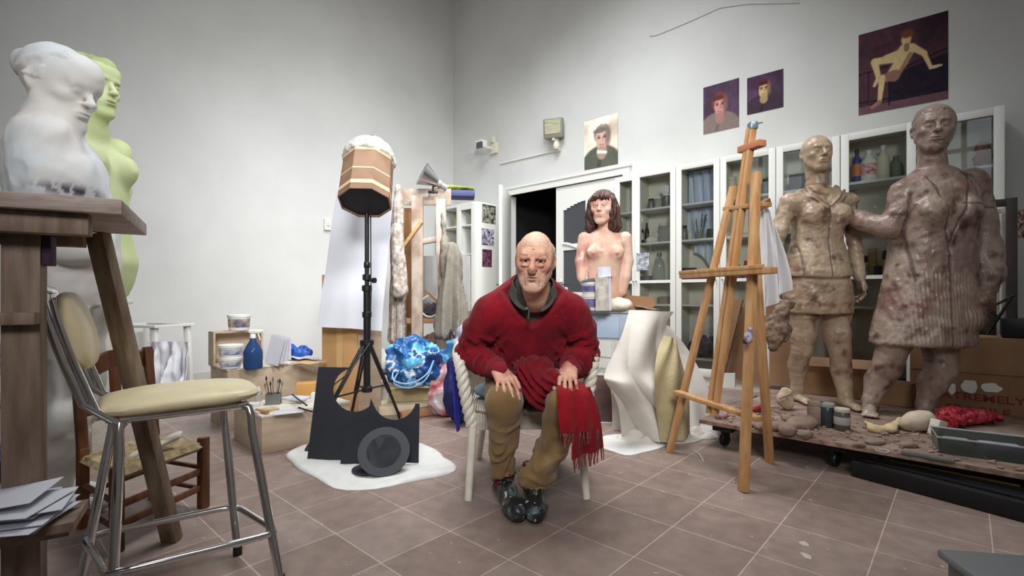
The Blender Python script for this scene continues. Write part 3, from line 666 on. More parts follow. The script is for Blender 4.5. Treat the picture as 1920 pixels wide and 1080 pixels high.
# ================================================================ things on the walls
print_specs = []
def on_wall_print(name, fn, px0, px1, yl0, yl1, yr0, yr1, label, nx, ny):
    """px0/px1 the vertical edges, yl top/bottom at the nearer-left edge"""
    A = onV(px0, yl1, WALL_V); B = onV(px1, yr1, WALL_V); C = onV(px0, yl0, WALL_V); D = onV(px1, yr0, WALL_V)
    zb = (A.z+B.z)/2; zt = (C.z+D.z)/2; e = B-A; e.z = (B.z-A.z)*.5
    return print_on_plane(name, fn, (A.x, A.y, A.z+(zb-A.z)*.5), np.array(e), np.array((0, 0, zt-zb)), np.array([-SU, -CU, 0]), label, 'poster', nx, ny)
def lerp(a, b, t): return np.asarray(a, float)+(np.asarray(b, float)-np.asarray(a, float))*np.clip(t, 0, 1)[:, None]
def blob(x, y, cx, cy, rx, ry, soft=.15, ang=0):
    c, s = math.cos(ang), math.sin(ang); dx = x-cx; dy = y-cy; q = np.sqrt(((dx*c+dy*s)/rx)**2+((-dx*s+dy*c)/ry)**2); return np.clip((1-q)/soft+.5, 0, 1)
def stroke(x, y, a, b, ra, rb, soft=.25):
    ax, ay = a; bx, by = b; dx, dy = bx-ax, by-ay; t = np.clip(((x-ax)*dx+(y-ay)*dy)/(dx*dx+dy*dy), 0, 1); d = np.hypot(x-ax-t*dx, y-ay-t*dy); r = ra+(rb-ra)*t
    return np.clip((1-d/r)/soft+.5, 0, 1)
def nz2(x, y, sc, seed): return fbm(np.stack([x*sc, y*sc, x*0+seed], 1), 1.0, seed, 4)
def painted_head(bg, face, hair, coat, cx=.5, cy=.55, rx=.19, ry=.24, hairtop=.06, seed=1, collar=None, curl=0):
    def fn(x, y):
        c = lerp(np.full((len(x), 3), bg, float), np.array(bg)*1.45+8, .5+.5*nz2(x, y, 3, seed))
        n = nz2(x, y, 14, seed)*.02
        c = lerp(c, coat, blob(x, y, cx-.03, -.02, .62, cy-ry+.08, .08)*.9)
        c = lerp(c, np.array(coat)*.7, stroke(x, y, (cx, .3), (cx-.1, 0), .03, .05)*.5)
        c = lerp(c, np.array(face)*.82, stroke(x, y, (cx, cy-.1), (cx, cy-ry-.08), rx*.62, rx*.75))
        if collar: c = lerp(c, collar, stroke(x, y, (cx-.12, cy-ry-.06), (cx+.12, cy-ry-.10), .035, .03))
        c = lerp(c, hair, blob(x+n, y+n, cx, cy+hairtop, rx*(1.2+curl), ry*1.06, .1))
        c = lerp(c, face, blob(x+n, y, cx+.005, cy-.035, rx*.96, ry*.92, .12))
        c = lerp(c, np.array(face)*.62, blob(x, y, cx+rx*.9, cy, rx*.42, ry, .7)*.8)
        c = lerp(c, np.minimum(np.array(face)*1.15, 250), blob(x, y, cx-.05, cy+.08, rx*.5, ry*.3, .8)*.6)
        for s in (-1, 1):
            c = lerp(c, np.array(face)*.42, blob(x, y, cx+s*rx*.42, cy+.015, rx*.25, .022, .5)); c = lerp(c, np.array(hair)*.8, stroke(x, y, (cx+s*rx*.2, cy+.055), (cx+s*rx*.7, cy+.05), .012, .008))
        c = lerp(c, np.array(hair)*.75, blob(x+n*2, y, cx-rx*.2, cy+ry*.78, rx*.9, ry*.28, .5)*.9)
        c = lerp(c, np.array(face)*.7, stroke(x, y, (cx+.02, cy+.01), (cx+.03, cy-.07), .010, .018)*.7)
        c = lerp(c, np.array(face)*.75, blob(x, y, cx, cy-ry*.95, rx*.5, ry*.12, .8)*.7)
        c = lerp(c, (150, 80, 76), stroke(x, y, (cx-rx*.3, cy-.135), (cx+rx*.35, cy-.135), .013, .01)*.9)
        return c+nz2(x, y, 30, seed)[:, None]*5
    return fn
on_wall_print('portrait_print', painted_head((186, 176, 160), (206, 172, 156), (150, 140, 132), (74, 80, 70), cx=.53, cy=.58, rx=.20, ry=.2, seed=3, collar=(225, 225, 220)), 1096, 1159, 227, 319, 211, 308, 'pale painted portrait of a grey haired sitter, pinned over the door', 44, 64)
on_wall_print('portrait_print', painted_head((60, 46, 62), (198, 146, 138), (120, 66, 60), (134, 120, 112), cx=.47, cy=.55, rx=.17, ry=.19, seed=5, curl=.15), 1319, 1386, 164, 253, 147, 238, 'dark portrait print of a curly haired sitter in a tan coat', 50, 64)
on_wall_print('portrait_print', painted_head((58, 42, 60), (206, 178, 132), (96, 44, 50), (66, 52, 66), cx=.47, cy=.60, rx=.15, ry=.19, seed=8), 1401, 1469, 147, 216, 129, 201, 'dark portrait print of a pale face emerging from gloom', 50, 50)
def seated(x, y):
    c = lerp(np.full((len(x), 3), (84, 56, 66), float), (50, 34, 44), .5+.6*nz2(x, y, 3, 4)); c = lerp(c, (40, 32, 46), ((x > .36) & (y < .42+.18*(x-.4)) & (y > .10))*1.0); c = lerp(c, (120, 88, 96), ((y < .10+.0*x))*.8)
    for (a, b) in (((.0, .50), (.35, .53)), ((.35, .43), (1, .58)), ((0, .15), (.4, .14)), ((.12, .5), (.12, .15)), ((.36, .42), (.36, .06))): c = lerp(c, (36, 24, 34), stroke(x, y, a, b, .008, .008))
    sk = np.array((214, 188, 138.)); sd = np.array((150, 112, 92.))
    B = lambda col, m: lerp(c, col, m)
    for a, b, r1, r2, col in (((.55, .66), (.50, .54), .095, .075, sk), ((.50, .55), (.41, .42), .075, .075, sk), ((.45, .60), (.19, .62), .05, .04, sk), ((.19, .62), (.24, .42), .042, .03, sk), ((.24, .42), (.19, .33), .028, .018, sk), ((.42, .40), (.28, .40), .07, .042, sd), ((.28, .40), (.25, .12), .04, .024, sk), ((.25, .12), (.16, .07), .025, .02, sd), ((.62, .69), (.75, .58), .040, .032, sk), ((.75, .58), (.82, .40), .028, .02, sk), ((.82, .40), (.93, .40), .022, .012, sk), ((.47, .66), (.32, .64), .035, .03, sk)):
        c = B(col, stroke(x, y, a, b, r1, r2, .3))
    c = B(sk, blob(x, y, .555, .80, .055, .075, .3)); c = B((120, 70, 50), blob(x, y, .565, .86, .07, .05, .5)); c = B(sd, stroke(x, y, (.56, .72), (.56, .68), .03, .03)); c = B(sd*.8, stroke(x, y, (.60, .62), (.50, .44), .02, .03)*.6)
    return c+nz2(x, y, 26, 2)[:, None]*6
on_wall_print('large_poster', seated, 1610, 1778, 67, 216, 19, 187, 'large dark poster of a pale figure seated on a bench', 110, 110)
pb = onV(1913, 418, WALL_V)
print_on_plane('small_print', speck([(210, 196, 180), (150, 90, 70), (230, 225, 215), (90, 60, 50)], 6, 3), np.array(onV(1904, 447, WALL_V)), np.array(onV(1945, 447, WALL_V)-onV(1904, 447, WALL_V))*np.array([1, 1, 0]), np.array((0, 0, .21)), np.array([-SU, -CU, 0]), 'small reddish sketch on the wall by the dark stretcher frames', 'poster', 24, 24)
# floodlight, camera, conduit
m_cream = mat('aged_cream_plastic', S(212, 208, 190), .5)
R45 = Matrix.Rotation(YAW, 4, 'Z')
c = onV(1036, 240, WALL_V-.16); t = thing('floodlight', 'square security floodlight on the wall at the end of the cable conduit', 'floodlight', onV(1043, 262, WALL_V-.03), YAW)
hd = Matrix.Translation(c) @ Matrix.Rotation(YAW+.35, 4, 'Z') @ Matrix.Rotation(.12, 4, 'X')
b = MB(); b.box((0, 0, 0), (1, 1, 1)); b = MB()
def mbx(M, c_, d_, bev=0): return MB().box(M @ Vector(c_), d_, M.to_3x3().to_4x4(), bev)
part('housing', mbx(hd, (0, .05, 0), (.26, .10, .25), .012), mat('grey_green_metal', S(128, 132, 118), .5), t, True)
part('reflector', mbx(hd, (0, -.002, .02), (.21, .004, .18)), mat('lamp_reflector', S(176, 172, 140), .25, metal=.5, col2=S(226, 222, 190), vs=9, stretch=(1, 1, 7)), t, True)
part('sensor', MB().lathe([(0, -.09), (.03, -.08), (.045, -.04), (.035, .0), (.02, .04), (.02, .1)], 16, Matrix.Translation(onV(1043, 268, WALL_V-.08))), m_cream, t, True)
part('bracket', MB().box(onV(1044, 276, WALL_V-.025), (.11, .05, .12), R45, .01).box(onV(1042, 262, WALL_V-.08), (.03, .12, .04), R45), m_cream, t, True)
t = thing('security_camera', 'small white camera box with bracket near the room corner', 'camera', onV(924, 290, WALL_V-.03), YAW)
part('camera_body', MB().box(onV(902, 271, WALL_V-.2), (.15, .12, .11), R45, .01), k_white, t, True)
part('lens_hood', MB().box(onV(899, 272, WALL_V-.28), (.11, .03, .09), R45, .004), mat('dark_lens', S(84, 84, 88), .3), t, True)
part('mount', MB().tube([onV(905, 278, WALL_V-.18), onV(918, 277, WALL_V-.1), onV(926, 282, WALL_V-.01)], .022, 10).box(onV(927, 278, WALL_V-.03), (.12, .06, .16), R45, .01).box(onV(925, 262, WALL_V-.05), (.055, .07, .09), R45, .005), m_cream, t, True)
cb = MB().tube([onV(937, 307, WALL_V-.012), onV(1036, 284, WALL_V-.012)], .012, 8)
solo('cable_conduit', cb, k_white, 'thin white cable conduit sloping up to the floodlight', 'conduit')
pts = [onV(1218, 68, WALL_V-.005), onV(1232, 66, WALL_V-.004), onV(1290, 42, WALL_V-.004), onV(1350, 15, WALL_V-.004), onV(1400, 8, WALL_V-.004), onV(1500, 6, WALL_V-.004)]
solo('wall_cable', MB().tube(pts, .003, 6), mat('grey_cable', S(168, 168, 166), .6), 'hair-thin grey cable running along the upper wall', 'cable')
sw = onU(614, 421, WALL_U+.02)
t = thing('wall_switch', 'white switch box on the left wall beside the hanging paper', 'switch', sw, YAW)
part('box', MB().box((0, 0, 0), (.04, .09, .15), bev=.006), k_white, t); part('rocker', MB().box((.024, 0, .01), (.01, .05, .07), bev=.003), m_cream, t)
# ================================================================ left foreground: work table, stool, low chair
m_tab = mat('weathered_board', S(172, 158, 150), .6, col2=S(134, 118, 110), vs=5, stretch=(2, 9, 9), bump=.2, bs=12)
m_beam = mat('raw_beam', S(146, 126, 110), .65, col2=S(108, 88, 74), vs=4, stretch=(9, 9, 1.2), bump=.2, bs=14)
tp = Vector((.861, .509, 0)); tq = Vector((-.509, .861, 0)); P1 = Vector((-.983, 1.25, 0)); TZ = 1.143
def TT(a, b, z=0): return P1-tp*a+tq*b+Vector((0, 0, z))       # a to the left along the table, b away from us
tw = math.atan2(tp.y, tp.x)
c = TT(.7, .21)
t = thing('work_table', 'tall rough wooden work table under the white plaster woman', 'table', c, tw)
Rt = Matrix.Rotation(tw, 4, 'Z')
part('tabletop', MB().box(TT(.70, .25, TZ-.019), (1.40, .50, .038), Rt, .003), m_tab, t, True)
ap = MB().box(TT(.72, .055, TZ-.065), (1.30, .05, .052), Rt, .003); part('apron', ap, m_beam, t, True)
part('apron', MB().box(TT(.80, .44, TZ-.065), (1.30, .05, .052), Rt, .003), m_beam, t, True)
l1 = Vector((-1.228, 1.25, 0))
part('leg', MB().bar(l1, l1+Vector((0, 0, TZ-.09)), .072, .06, up=tq), m_beam, t, True)
part('leg', MB().bar((-1.25, 1.825, 0), (-1.345, 1.61, TZ-.038), .056, .04, up=(0, 1, 0)), mat('light_leg', S(150, 132, 112), .6, col2=S(104, 84, 66), vs=3, stretch=(9, 9, 1.5), bump=.2, bs=14), t, True)
for a, b in ((1.30, .08), (1.30, .43)): q = TT(a, b); part('leg', MB().bar(q, q+Vector((0, 0, TZ-.09)), .06, .06, up=tq), m_beam, t, True)
l0 = l1+tp*.045; q1 = TT(1.33, .08); le = l0-tp*1.05
part('cross_rail', MB().bar(Vector((l0.x, l0.y, .845))-tp*.01-tq*.045, Vector((le.x, le.y, .845))-tq*.045, .03, .045, up=tq), m_beam, t, True)
part('bracket', MB().box(l1+tp*.046+Vector((0, 0, 1.015)), (.018, .05, .075), Rt, .002), mat('violet_felt', S(58, 36, 58), .8), t, True)
# low shelf board with paper sheets
sb = MB().prism([(0, 0), (0, .15), (-.55, .15), (-.55, 0)], Matrix.Translation((-.998, 1.13, .365)) @ Rt, .02)
t2 = part('low_shelf', sb, m_beam, t, True)
part('shelf_bearer', MB().bar(Vector((-1.40, .97, .35)), Vector((-1.05, 1.18, .35)), .03, .03), m_beam, t, True)
m_paper = mat('drawing_paper', S(206, 206, 216), .7, bump=.05, bs=20)
rr = random.Random(3)
for i in range(9):
    aa = tw+rr.uniform(-.35, .35); cx, cy = -1.20+rr.uniform(-.04, .035)-.02*(i % 2), 1.11+rr.uniform(-.02, .02); z = .3865+i*.0052
    def ps_(a, b, i=i): 
        return Matrix.Translation((cx, cy, z)) @ Matrix.Rotation(aa, 4, 'Z') @ Vector(((a-.5)*.29, (b-.5)*.17, .0035*math.sin(a*5+i)*b+ (.012*a*a if i == 8 else 0)))
    solo('paper_sheet', MB().sheet(ps_, 8, 4, .0012), m_paper, 'loose white drawing sheet in the pile on the low board of the work table', 'paper', 'drawing sheets on the low board')
# ---- chrome bar stool
e1 = Vector((.80, .60, 0)); e2 = Vector((-.60, .80, 0)); S0 = Vector((-1.145, 1.375, 0))
def SS(a, b, z=0): return S0+e1*a+e2*b+Vector((0, 0, z))
sy = math.atan2(e1.y, e1.x)
t = thing('bar_stool', 'chrome tubular bar stool with cream vinyl seat and backrest', 'stool', SS(.19, .17), sy)
m_vin = mat('cream_vinyl', S(218, 205, 168), .38, var=.06, vs=9, bump=.06, bs=70)
def cushion(c, hx, hy, hz, R, dome=.012, n=18, pw=4.5):
    """rounded pad"""
    mb = MB(); vs = []; fs = []; m = 10
    for j in range(m+1):
        ph = -math.pi/2+math.pi*j/m
        for k in range(4*n):
            th = 2*math.pi*k/(4*n); ct, st_ = math.cos(th), math.sin(th)
            sx = math.copysign(abs(ct)**(2/pw), ct); sy_ = math.copysign(abs(st_)**(2/pw), st_)
            cr = abs(math.cos(ph))**(.42); sz = math.copysign(abs(math.sin(ph))**.8, math.sin(ph))
            vs.append(R @ Vector((hx*sx*cr, hy*sy_*cr, hz*sz+(dome*(1-min(1, (sx*cr)**2+(sy_*cr)**2)) if sz > 0 else 0)))+Vector(c))
    for j in range(m):
        for k in range(4*n): fs.append((j*4*n+k, j*4*n+(k+1) % (4*n), (j+1)*4*n+(k+1) % (4*n), (j+1)*4*n+k))
    mb.add(vs, fs); return mb
st_tilt = Matrix.Rotation(sy, 4, 'Z')
part('seat', cushion(SS(.20, .150, .577), .215, .163, .026, st_tilt @ Matrix.Rotation(-.02, 4, 'Y')), m_vin, t, True)
pl = MB().tube([SS(x, y, .543) for x, y in ((.04, .03), (.35, .03), (.37, .05), (.37, .30), (.35, .32), (.04, .32), (.02, .30), (.02, .05))], .011, 10, closed=True)
part('seat_frame', pl, m_chrome, t, True)
FT = {'fr': Vector((-.725, 1.55, 0)), 'br': Vector((-.955, 1.726, 0)), 'fl': Vector((-1.072, 1.325, 0)), 'bl': Vector((-1.305, 1.50, 0))}
TPP = {'fr': SS(.37, .045, .543), 'br': SS(.33, .315, .543), 'fl': SS(.05, .03, .543), 'bl': SS(.035, .315, .543)}
for k in ('fr', 'br', 'fl', 'bl'):
    a = TPP[k]; f_ = FT[k]; ctr = SS(.19, .17, .543); inn = a+(ctr-a)*.30; d = (f_-a)
    pts = [inn, a+(ctr-a)*.10, a+(f_-a)*.02+(a-ctr)*.04, a+d*.07+(a-ctr)*.045, a+d*.16+(a-ctr)*.02, f_+Vector((0, 0, .02))]
    lg = part('leg', MB().tube(pts, .0135, 12), m_chrome, t, True)
    part('rubber_foot', MB().tube([f_+Vector((0, 0, .03)), f_], .015, 12), k_black, lg, True)
def onleg(k, z): a = TPP[k]; f_ = FT[k]; return f_+(a-f_)*(z/a.z)
r = .15; ps4 = [onleg(k, r) for k in ('fl', 'fr', 'br', 'bl')]; cc = sum(ps4, Vector())/4; ring = []
for i in range(4):
    a, b = ps4[i], ps4[(i+1) % 4]; oa = (a-cc).normalized()*.022; ob = (b-cc).normalized()*.022
    for s_ in (.10, .5, .90): ring.append(a.lerp(b, s_)+((a+b)/2-cc).normalized()*.018)
    ring.append(b+(b-cc).normalized()*.012)
part('footrest_ring', MB().tube(ring, .011, 10, closed=True), m_chrome, t, True)
bk = []
for y in (.02, .34): bk.append([SS(.03, y, .545), SS(-.035, y, .60), SS(-.075, y, .72), SS(-.115, y, .86)])
tops = [SS(-.125, .03, .905), SS(-.127, .07, .918), SS(-.127, .29, .918), SS(-.125, .33, .905)]
part('back_frame', MB().tube(bk[0]+tops+bk[1][::-1], .0115, 12), m_chrome, t, True)
part('back_frame', MB().tube([v+e1*.028-Vector((0, 0, .02)) for v in bk[0]+tops+bk[1][::-1]], .009, 10), m_chrome, t, True)
bR = st_tilt @ Matrix.Rotation(math.radians(-14)-math.pi/2, 4, 'Y')
part('backrest', cushion(SS(-.055, .18, .80), .115, .17, .025, st_tilt @ Matrix.Rotation(math.radians(76), 4, 'Y')), m_vin, t, True)
# ---- low rush-seated chair
A_, B_, C_, D_ = Vector((-1.313, 2.11, 0)), Vector((-1.60, 2.217, 0)), Vector((-1.667, 1.926, 0)), Vector((-1.39, 1.744, 0))
m_ow = mat('orange_brown_wood', S(126, 80, 48), .45, col2=S(76, 46, 30), vs=5, stretch=(6, 6, 1.2), bump=.15, bs=14)
m_rush = mat('woven_rush', S(186, 168, 130), .85, col2=S(120, 98, 66), vs=26, bump=.7, bs=60)
t = thing('rush_chair', 'low brown wooden chair with a rush seat and carved back rail', 'chair', (A_+B_+C_+D_)/4, math.atan2((A_-B_).y, (A_-B_).x))
for f_ in (A_, D_): part('leg', MB().bar(f_, f_+Vector((0, 0, .30)), .036, .036, up=(A_-B_), bev=.005), m_ow, t, True)
back = ((B_+C_)/2-(A_+D_)/2).normalized()
for f_ in (B_, C_): part('back_post', MB().bar(f_, f_+Vector((0, 0, .31)), .034, .034, up=back, bev=.004).bar(f_+Vector((0, 0, .30)), f_+back*.055+Vector((0, 0, .67)), .034, .028, up=back, bev=.004), m_ow, t, True)
cen = (A_+B_+C_+D_)/4
def seatf(a, b):
    p = (B_*(1-a)+C_*a)*(1-b)+(A_*(1-a)+D_*a)*b; p = p+(cen-p)*-.03; q = max(abs(a-.5), abs(b-.5))*2; g = .004*math.sin(min(abs(a-.5), abs(b-.5))*0+q*34); p.z = .272-.012*(1-q*q)+g-(.02 if q > .97 else 0); return p
part('rush_seat', MB().sheet(seatf, 24, 24, .028), m_rush, t, True)
for z in (.09, .16):
    part('stretcher', MB().bar(A_+Vector((0, 0, z)), D_+Vector((0, 0, z)), .014, .026, bev=.003), m_ow, t, True)
for a, b, z in ((A_, B_, .17), (A_, B_, .08), (D_, C_, .17), (D_, C_, .08), (B_, C_, .13)):
    part('stretcher', MB().tube([a+Vector((0, 0, z)), b+Vector((0, 0, z))], .010, 8), m_ow, t, True)
# carved top rail
bt, ct = B_+back*.05, C_+back*.05; dv = (ct-bt); Lr = dv.length; dv.normalize()
pr = [];  n = 24
for i in range(n+1):
    s_ = i/n; x = -.03+s_*(Lr+.06); pr.append((x, .66+.012*math.cos(s_*math.pi*4)+(-.02 if s_ in (0, 1) else 0)))
for i in range(n, -1, -1):
    s_ = i/n; x = -.03+s_*(Lr+.06); pr.append((x, .575+.028*abs(math.cos(s_*math.pi*2))-.01))
Mr = Matrix((dv, (0, 0, 1), dv.cross(Vector((0, 0, 1))))).transposed().to_4x4(); Mr.translation = bt
part('carved_top_rail', MB().prism(pr, Mr, .02), m_ow, t, True)
part('lower_rail', MB().bar(bt+Vector((0, 0, .44))-back*.02, ct+Vector((0, 0, .44))-back*.02, .016, .035), m_ow, t, True)
part('splat', MB().bar((bt+ct)/2+Vector((0, 0, .43))-back*.015, (bt+ct)/2+Vector((0, 0, .60)), .04, .012, up=back), m_ow, t, True)
# plaster scrap lying on the rush seat
f = Field().at(Matrix.Translation((-1.42, 1.98, .30)) @ Matrix.Rotation(.6, 4, 'Z') @ Matrix.Rotation(-.35, 4, 'Y')); f.box((0, 0, 0), (.085, .028, .006), .005).ell((-.04, 0, .0), (.06, .03, .012), k=.02).ell((.07, 0, .012), (.03, .022, .008), k=.02)
ps, Q = f.mesh(.005); tag(soft('plaster_scrap', ps, Q, k_plas), 'white curved plaster scrap lying on the rush seat', 'plaster scrap')
# ---- bags and rags at the far left edge
def cloth_lump(name, p, r, m, label, cat, seed=0, amp=.03, fr=9, sharp=True, res=.012, squash=None, extra=(), fold=None, group=None, zmin=None):
    f = Field().at(Matrix.Translation(p)); f.ell((0, 0, r[2]), r)
    for c_, r_ in extra: f.ell(c_, r_, k=.03)
    ps, Q = f.mesh(res, pad=.03); n = vnormals(ps, Q)
    q = ps*np.array([1, 1, .55])+.05*np.stack([vnoise(ps, fr*.7, seed+1), vnoise(ps, fr*.7, seed+2), vnoise(ps, fr*.7, seed+3)], 1)
    d = fbm(ps, fr*.6, seed, 2); d2 = 1-3*np.abs(fbm(q+3, fr*1.1, seed+5, 3)) if sharp else 0
    ps = ps+n*(amp*.8*d+amp*.75*d2)[:, None]
    z0 = p[2] if zmin is None else zmin; ps[:, 2] = np.maximum(ps[:, 2], z0+.001)
    ps = lap(ps, Q, 1, .3)
    return tag(soft(name, ps, Q, m), label, cat, group)
m_wplas = mat('white_polythene', S(226, 226, 232), .45, bump=.3, bs=25, spec=.6)
cloth_lump('bin_bag', (-2.36, 2.10, 0), (.15, .15, .16), mat('blue_plastic_bag', S(24, 48, 128), .35), 'blue plastic bag on the floor at the dark left edge', 'bag', 1)
cloth_lump('plastic_bag', (-2.36, 2.10, .33), (.14, .13, .09), mat('green_bag', S(88, 112, 60), .5), 'olive green bag resting on the blue one', 'bag', 2, zmin=.33)
cloth_lump('rag_pile', (-2.36, 2.12, .52), (.15, .13, .15), mat('white_rag', S(200, 200, 204), .8), 'pile of white rags on top of the olive green bag', 'rags', 3, zmin=.52)
# ---- small white table frame draped with polythene by the left wall
q = P(282, 607, 4.6); zt = q.z
t = thing('table_frame', 'low white empty table frame by the left wall', 'table', (q.x, q.y, 0), YAW+.5)
Rz = Matrix.Rotation(YAW+.5, 4, 'Z'); lw, ld = .52, .36
for x in (-1, 1):
    for y in (-1, 1): part('leg', MB().bar(Vector((q.x, q.y, 0))+Rz.to_3x3() @ Vector((x*lw/2, y*ld/2, 0)), Vector((q.x, q.y, 0))+Rz.to_3x3() @ Vector((x*lw/2*.92, y*ld/2*.92, zt-.02)), .045, .045), k_white, t, True)
tf = MB(); 
for y in (-1, 1): tf.box(Vector((q.x, q.y, zt-.012))+Rz.to_3x3() @ Vector((0, y*ld/2, 0)), (lw+.06, .05, .025), Rz, .002)
for x in (-1, 1): tf.box(Vector((q.x, q.y, zt-.0135))+Rz.to_3x3() @ Vector((x*lw/2, 0, 0)), (.05, ld-.05, .025), Rz, .002)
part('top_frame', tf, k_white, t, True)
c0 = P(318, 640, 4.25); 
def drape(a, b):
    x = -.17+.36*a; yy = .05*math.sin(a*17+b*2+1.5*mnoise.noise(Vector((a*3, b*3, 0))))*(.3+b)+.03*math.sin(a*41+1)*b+.025*mnoise.noise(Vector((a*8, b*5, 3))); z = c0.z*(1-b)+.06*b+.02*math.sin(a*23)*b
    return Vector((c0.x+x*(1+.25*b), c0.y-.03+yy-.12*b*b, z))
sh = MB().sheet(drape, 60, 24, .004)
solo('polythene_drape', sh, m_wplas, 'crumpled white polythene hanging beside the low table frame', 'plastic sheet')
c1 = P(250, 665, 4.1)
solo('canvas_board', MB().prism([(0, 0), (.30, 0), (.30, .46), (.18, .50), (.07, .42), (0, .40)], Matrix.Translation((c1.x-.12, c1.y-.30, 0)) @ Matrix.Rotation(-.2, 4, 'Z') @ Matrix.Rotation(math.radians(82), 4, 'X'), .02), k_plas, 'pale plaster-white board with cut corners leaning by the polythene', 'board')
# ================================================================ plywood boxes with clutter
vv = Vector((SU, CU, 0)); uu = Vector((CU, -SU, 0))
m_ply = mat('pale_plywood', S(196, 178, 156), .6, col2=S(180, 158, 134), vs=2.5, stretch=(2, 2, 8), var=.05)
m_ply2 = mat('whitened_ply', S(214, 208, 196), .65, var=.06, vs=9)
K0 = Vector((-1.417, 2.809, 0)); LB = .222
def KK(a, b, z=0): return K0+vv*a-uu*b+Vector((0, 0, z))
t = thing('plywood_crate', 'low plywood box strewn with tools and papers', 'box', KK(.27, .22), YAW)
c = KK(.27, .22, LB/2-.008); part('crate_body', MB().box(c, (.44, .54, LB-.016), Matrix.Rotation(YAW, 4, 'Z'), .003), m_ply, t, True)
part('lid_board', MB().box(KK(.27, .22, LB-.008), (.45, .55, .016), Matrix.Rotation(YAW, 4, 'Z'), .003), m_ply2, t, True)
U0 = Vector((-1.906, 3.326, 0)); UB = .41
def UUp(a, b, z=0): return U0+vv*a-uu*b+Vector((0, 0, z))
t = thing('plywood_crate', 'long raised plywood box carrying buckets and the spray bottle', 'box', UUp(.33, .17), YAW)
part('crate_body', MB().box(UUp(.33, .175, UB/2-.008), (.35, .66, UB-.016), Matrix.Rotation(YAW, 4, 'Z'), .003), m_ply, t, True)
part('lid_board', MB().box(UUp(.33, .175, UB-.008), (.36, .67, .016), Matrix.Rotation(YAW, 4, 'Z'), .003), m_ply2, t, True)
def zplane(px, py, z): return G(px, py, z)
# buckets
m_bl = mat('bucket_label', S(226, 226, 222), .5, col2=S(40, 62, 140), vs=14, stretch=(1, 1, 2))
m_bl2 = mat('bucket_label_tan', S(200, 180, 150), .5, col2=S(30, 40, 100), vs=16)
def bucket(p, r, h, label, lab, name='bucket', group=None):
    t = thing(name, label, 'bucket', p)
    part('body', MB().lathe([(r*.86, 0), (r*.9, .01), (r, h-.02)], 28), k_white, t)
    part('lid', MB().lathe([(r*1.0, h-.02), (r*1.06, h-.018), (r*1.06, h-.002), (r*.98, h), (0, h)], 28), k_white, t)
    part('label_band', MB().lathe([(r*.925, h*.2), (r*.94, h*.2+.001), (r*.99, h*.72), (r*.97, h*.721)], 28), lab, t)
    return t
bp = zplane(433, 692, UB); bucket((bp.x-.03, bp.y+.05, UB), .068, .075, 'squat white paint bucket at the bottom of the pair', m_bl)
bucket((bp.x-.032, bp.y+.055, UB+.0755), .074, .085, 'white paint bucket stacked on the squat one', m_bl)
# wooden back crate (open box standing)
cb = UUp(.14, .26, UB); t = thing('wooden_tray', 'open wooden tray standing on edge behind the buckets', 'tray', cb, YAW)
R_ = Matrix.Rotation(YAW+math.pi/2, 4, 'Z')
tb = MB(); w_, h_ = .33, .24
tb.box((0, 0, .006), (w_, .11, .012)); tb.box((0, 0, h_-.006), (w_, .11, .012))
for s in (-1, 1): tb.box((s*(w_/2-.006), 0, h_/2), (.012, .11, h_-.024))
tb.box((0, .049, h_/2), (w_-.024, .012, h_-.024))
tb2 = MB(); tb2.v = [R_ @ v+Vector((0, 0, 0)) for v in tb.v]; tb2.f = tb.f; tb2.v = [v+cb for v in tb2.v]
part('tray_body', tb2, m_ply, t, True)
bucket((cb.x+.02, cb.y, UB+h_+.001), .073, .115, 'tall white bucket with blue and tan label above the wooden tray', m_bl2)
# spray bottle
sp = zplane(470, 692, UB); sp = Vector((sp.x+.0, sp.y+.03, UB))
t = thing('spray_bottle', 'blue spray bottle with white trigger head', 'spray bottle', sp, .3)
m_spray = mat('blue_clear_plastic', S(52, 82, 132), .15, trans=.35, ior=1.2)
part('body', MB().lathe([(.056, 0), (.060, .01), (.060, .115), (.045, .15), (.022, .185), (.018, .205)], 24), m_spray, t)
hd = MB().lathe([(.02, .205), (.02, .225), (.014, .235)], 16).box((.012, 0, .25), (.075, .024, .026), bev=.006).box((.055, 0, .252), (.02, .016, .018), bev=.003).bar((.03, 0, .24), (.045, 0, .19), .014, .010)
part('trigger_head', hd, k_white, t)
# leaning paper stack
pc = zplane(507, 686, UB)
for i in range(4):
    M = Matrix.Translation((pc.x-.075+.02*i, pc.y+.06+.012*i, UB+.004)) @ Matrix.Rotation(-.35+.06*i, 4, 'Z') @ Matrix.Rotation(math.radians(80), 4, 'X') @ Matrix.Rotation(-.16+.1*i, 4, 'Z')
    solo('paper_sheet', MB().box((0, 0, 0), (0, 0, 0)) and MB().prism([(0, .012), (.13, .012), (.13, .20-.01*i), (0, .215)], M, .0015), m_paper, 'pale sheet leaning upright beside the spray bottle', 'paper', 'sheets beside the spray bottle')
cloth_lump('plastic_bag', tuple(UUp(.57, .20, UB)), (.10, .07, .05), mat('bright_blue_bag', S(28, 84, 176), .35), 'small bright blue plastic bag at the back of the raised box', 'bag', 4, amp=.02, fr=14, res=.008, zmin=UB)
for i, (px, py, rz, lab) in enumerate(((578, 682, .2, 'brown paper wrapping lying under the blue bag'), (570, 676, -.5, 'folded white paper on the brown wrapping'))):
    q = zplane(px, py, UB)
    def wr(a, b, i=i): return Matrix.Translation((q.x, q.y, UB+.004+.014*i)) @ Matrix.Rotation(rz, 4, 'Z') @ Vector(((a-.5)*.22, (b-.5)*.13, .006+.006*math.sin(a*8+b*5)))
    solo('wrapping_paper', MB().sheet(wr, 14, 8, .002), mat('kraft_paper', S(190, 156, 112), .8) if i == 0 else m_paper, lab, 'paper')
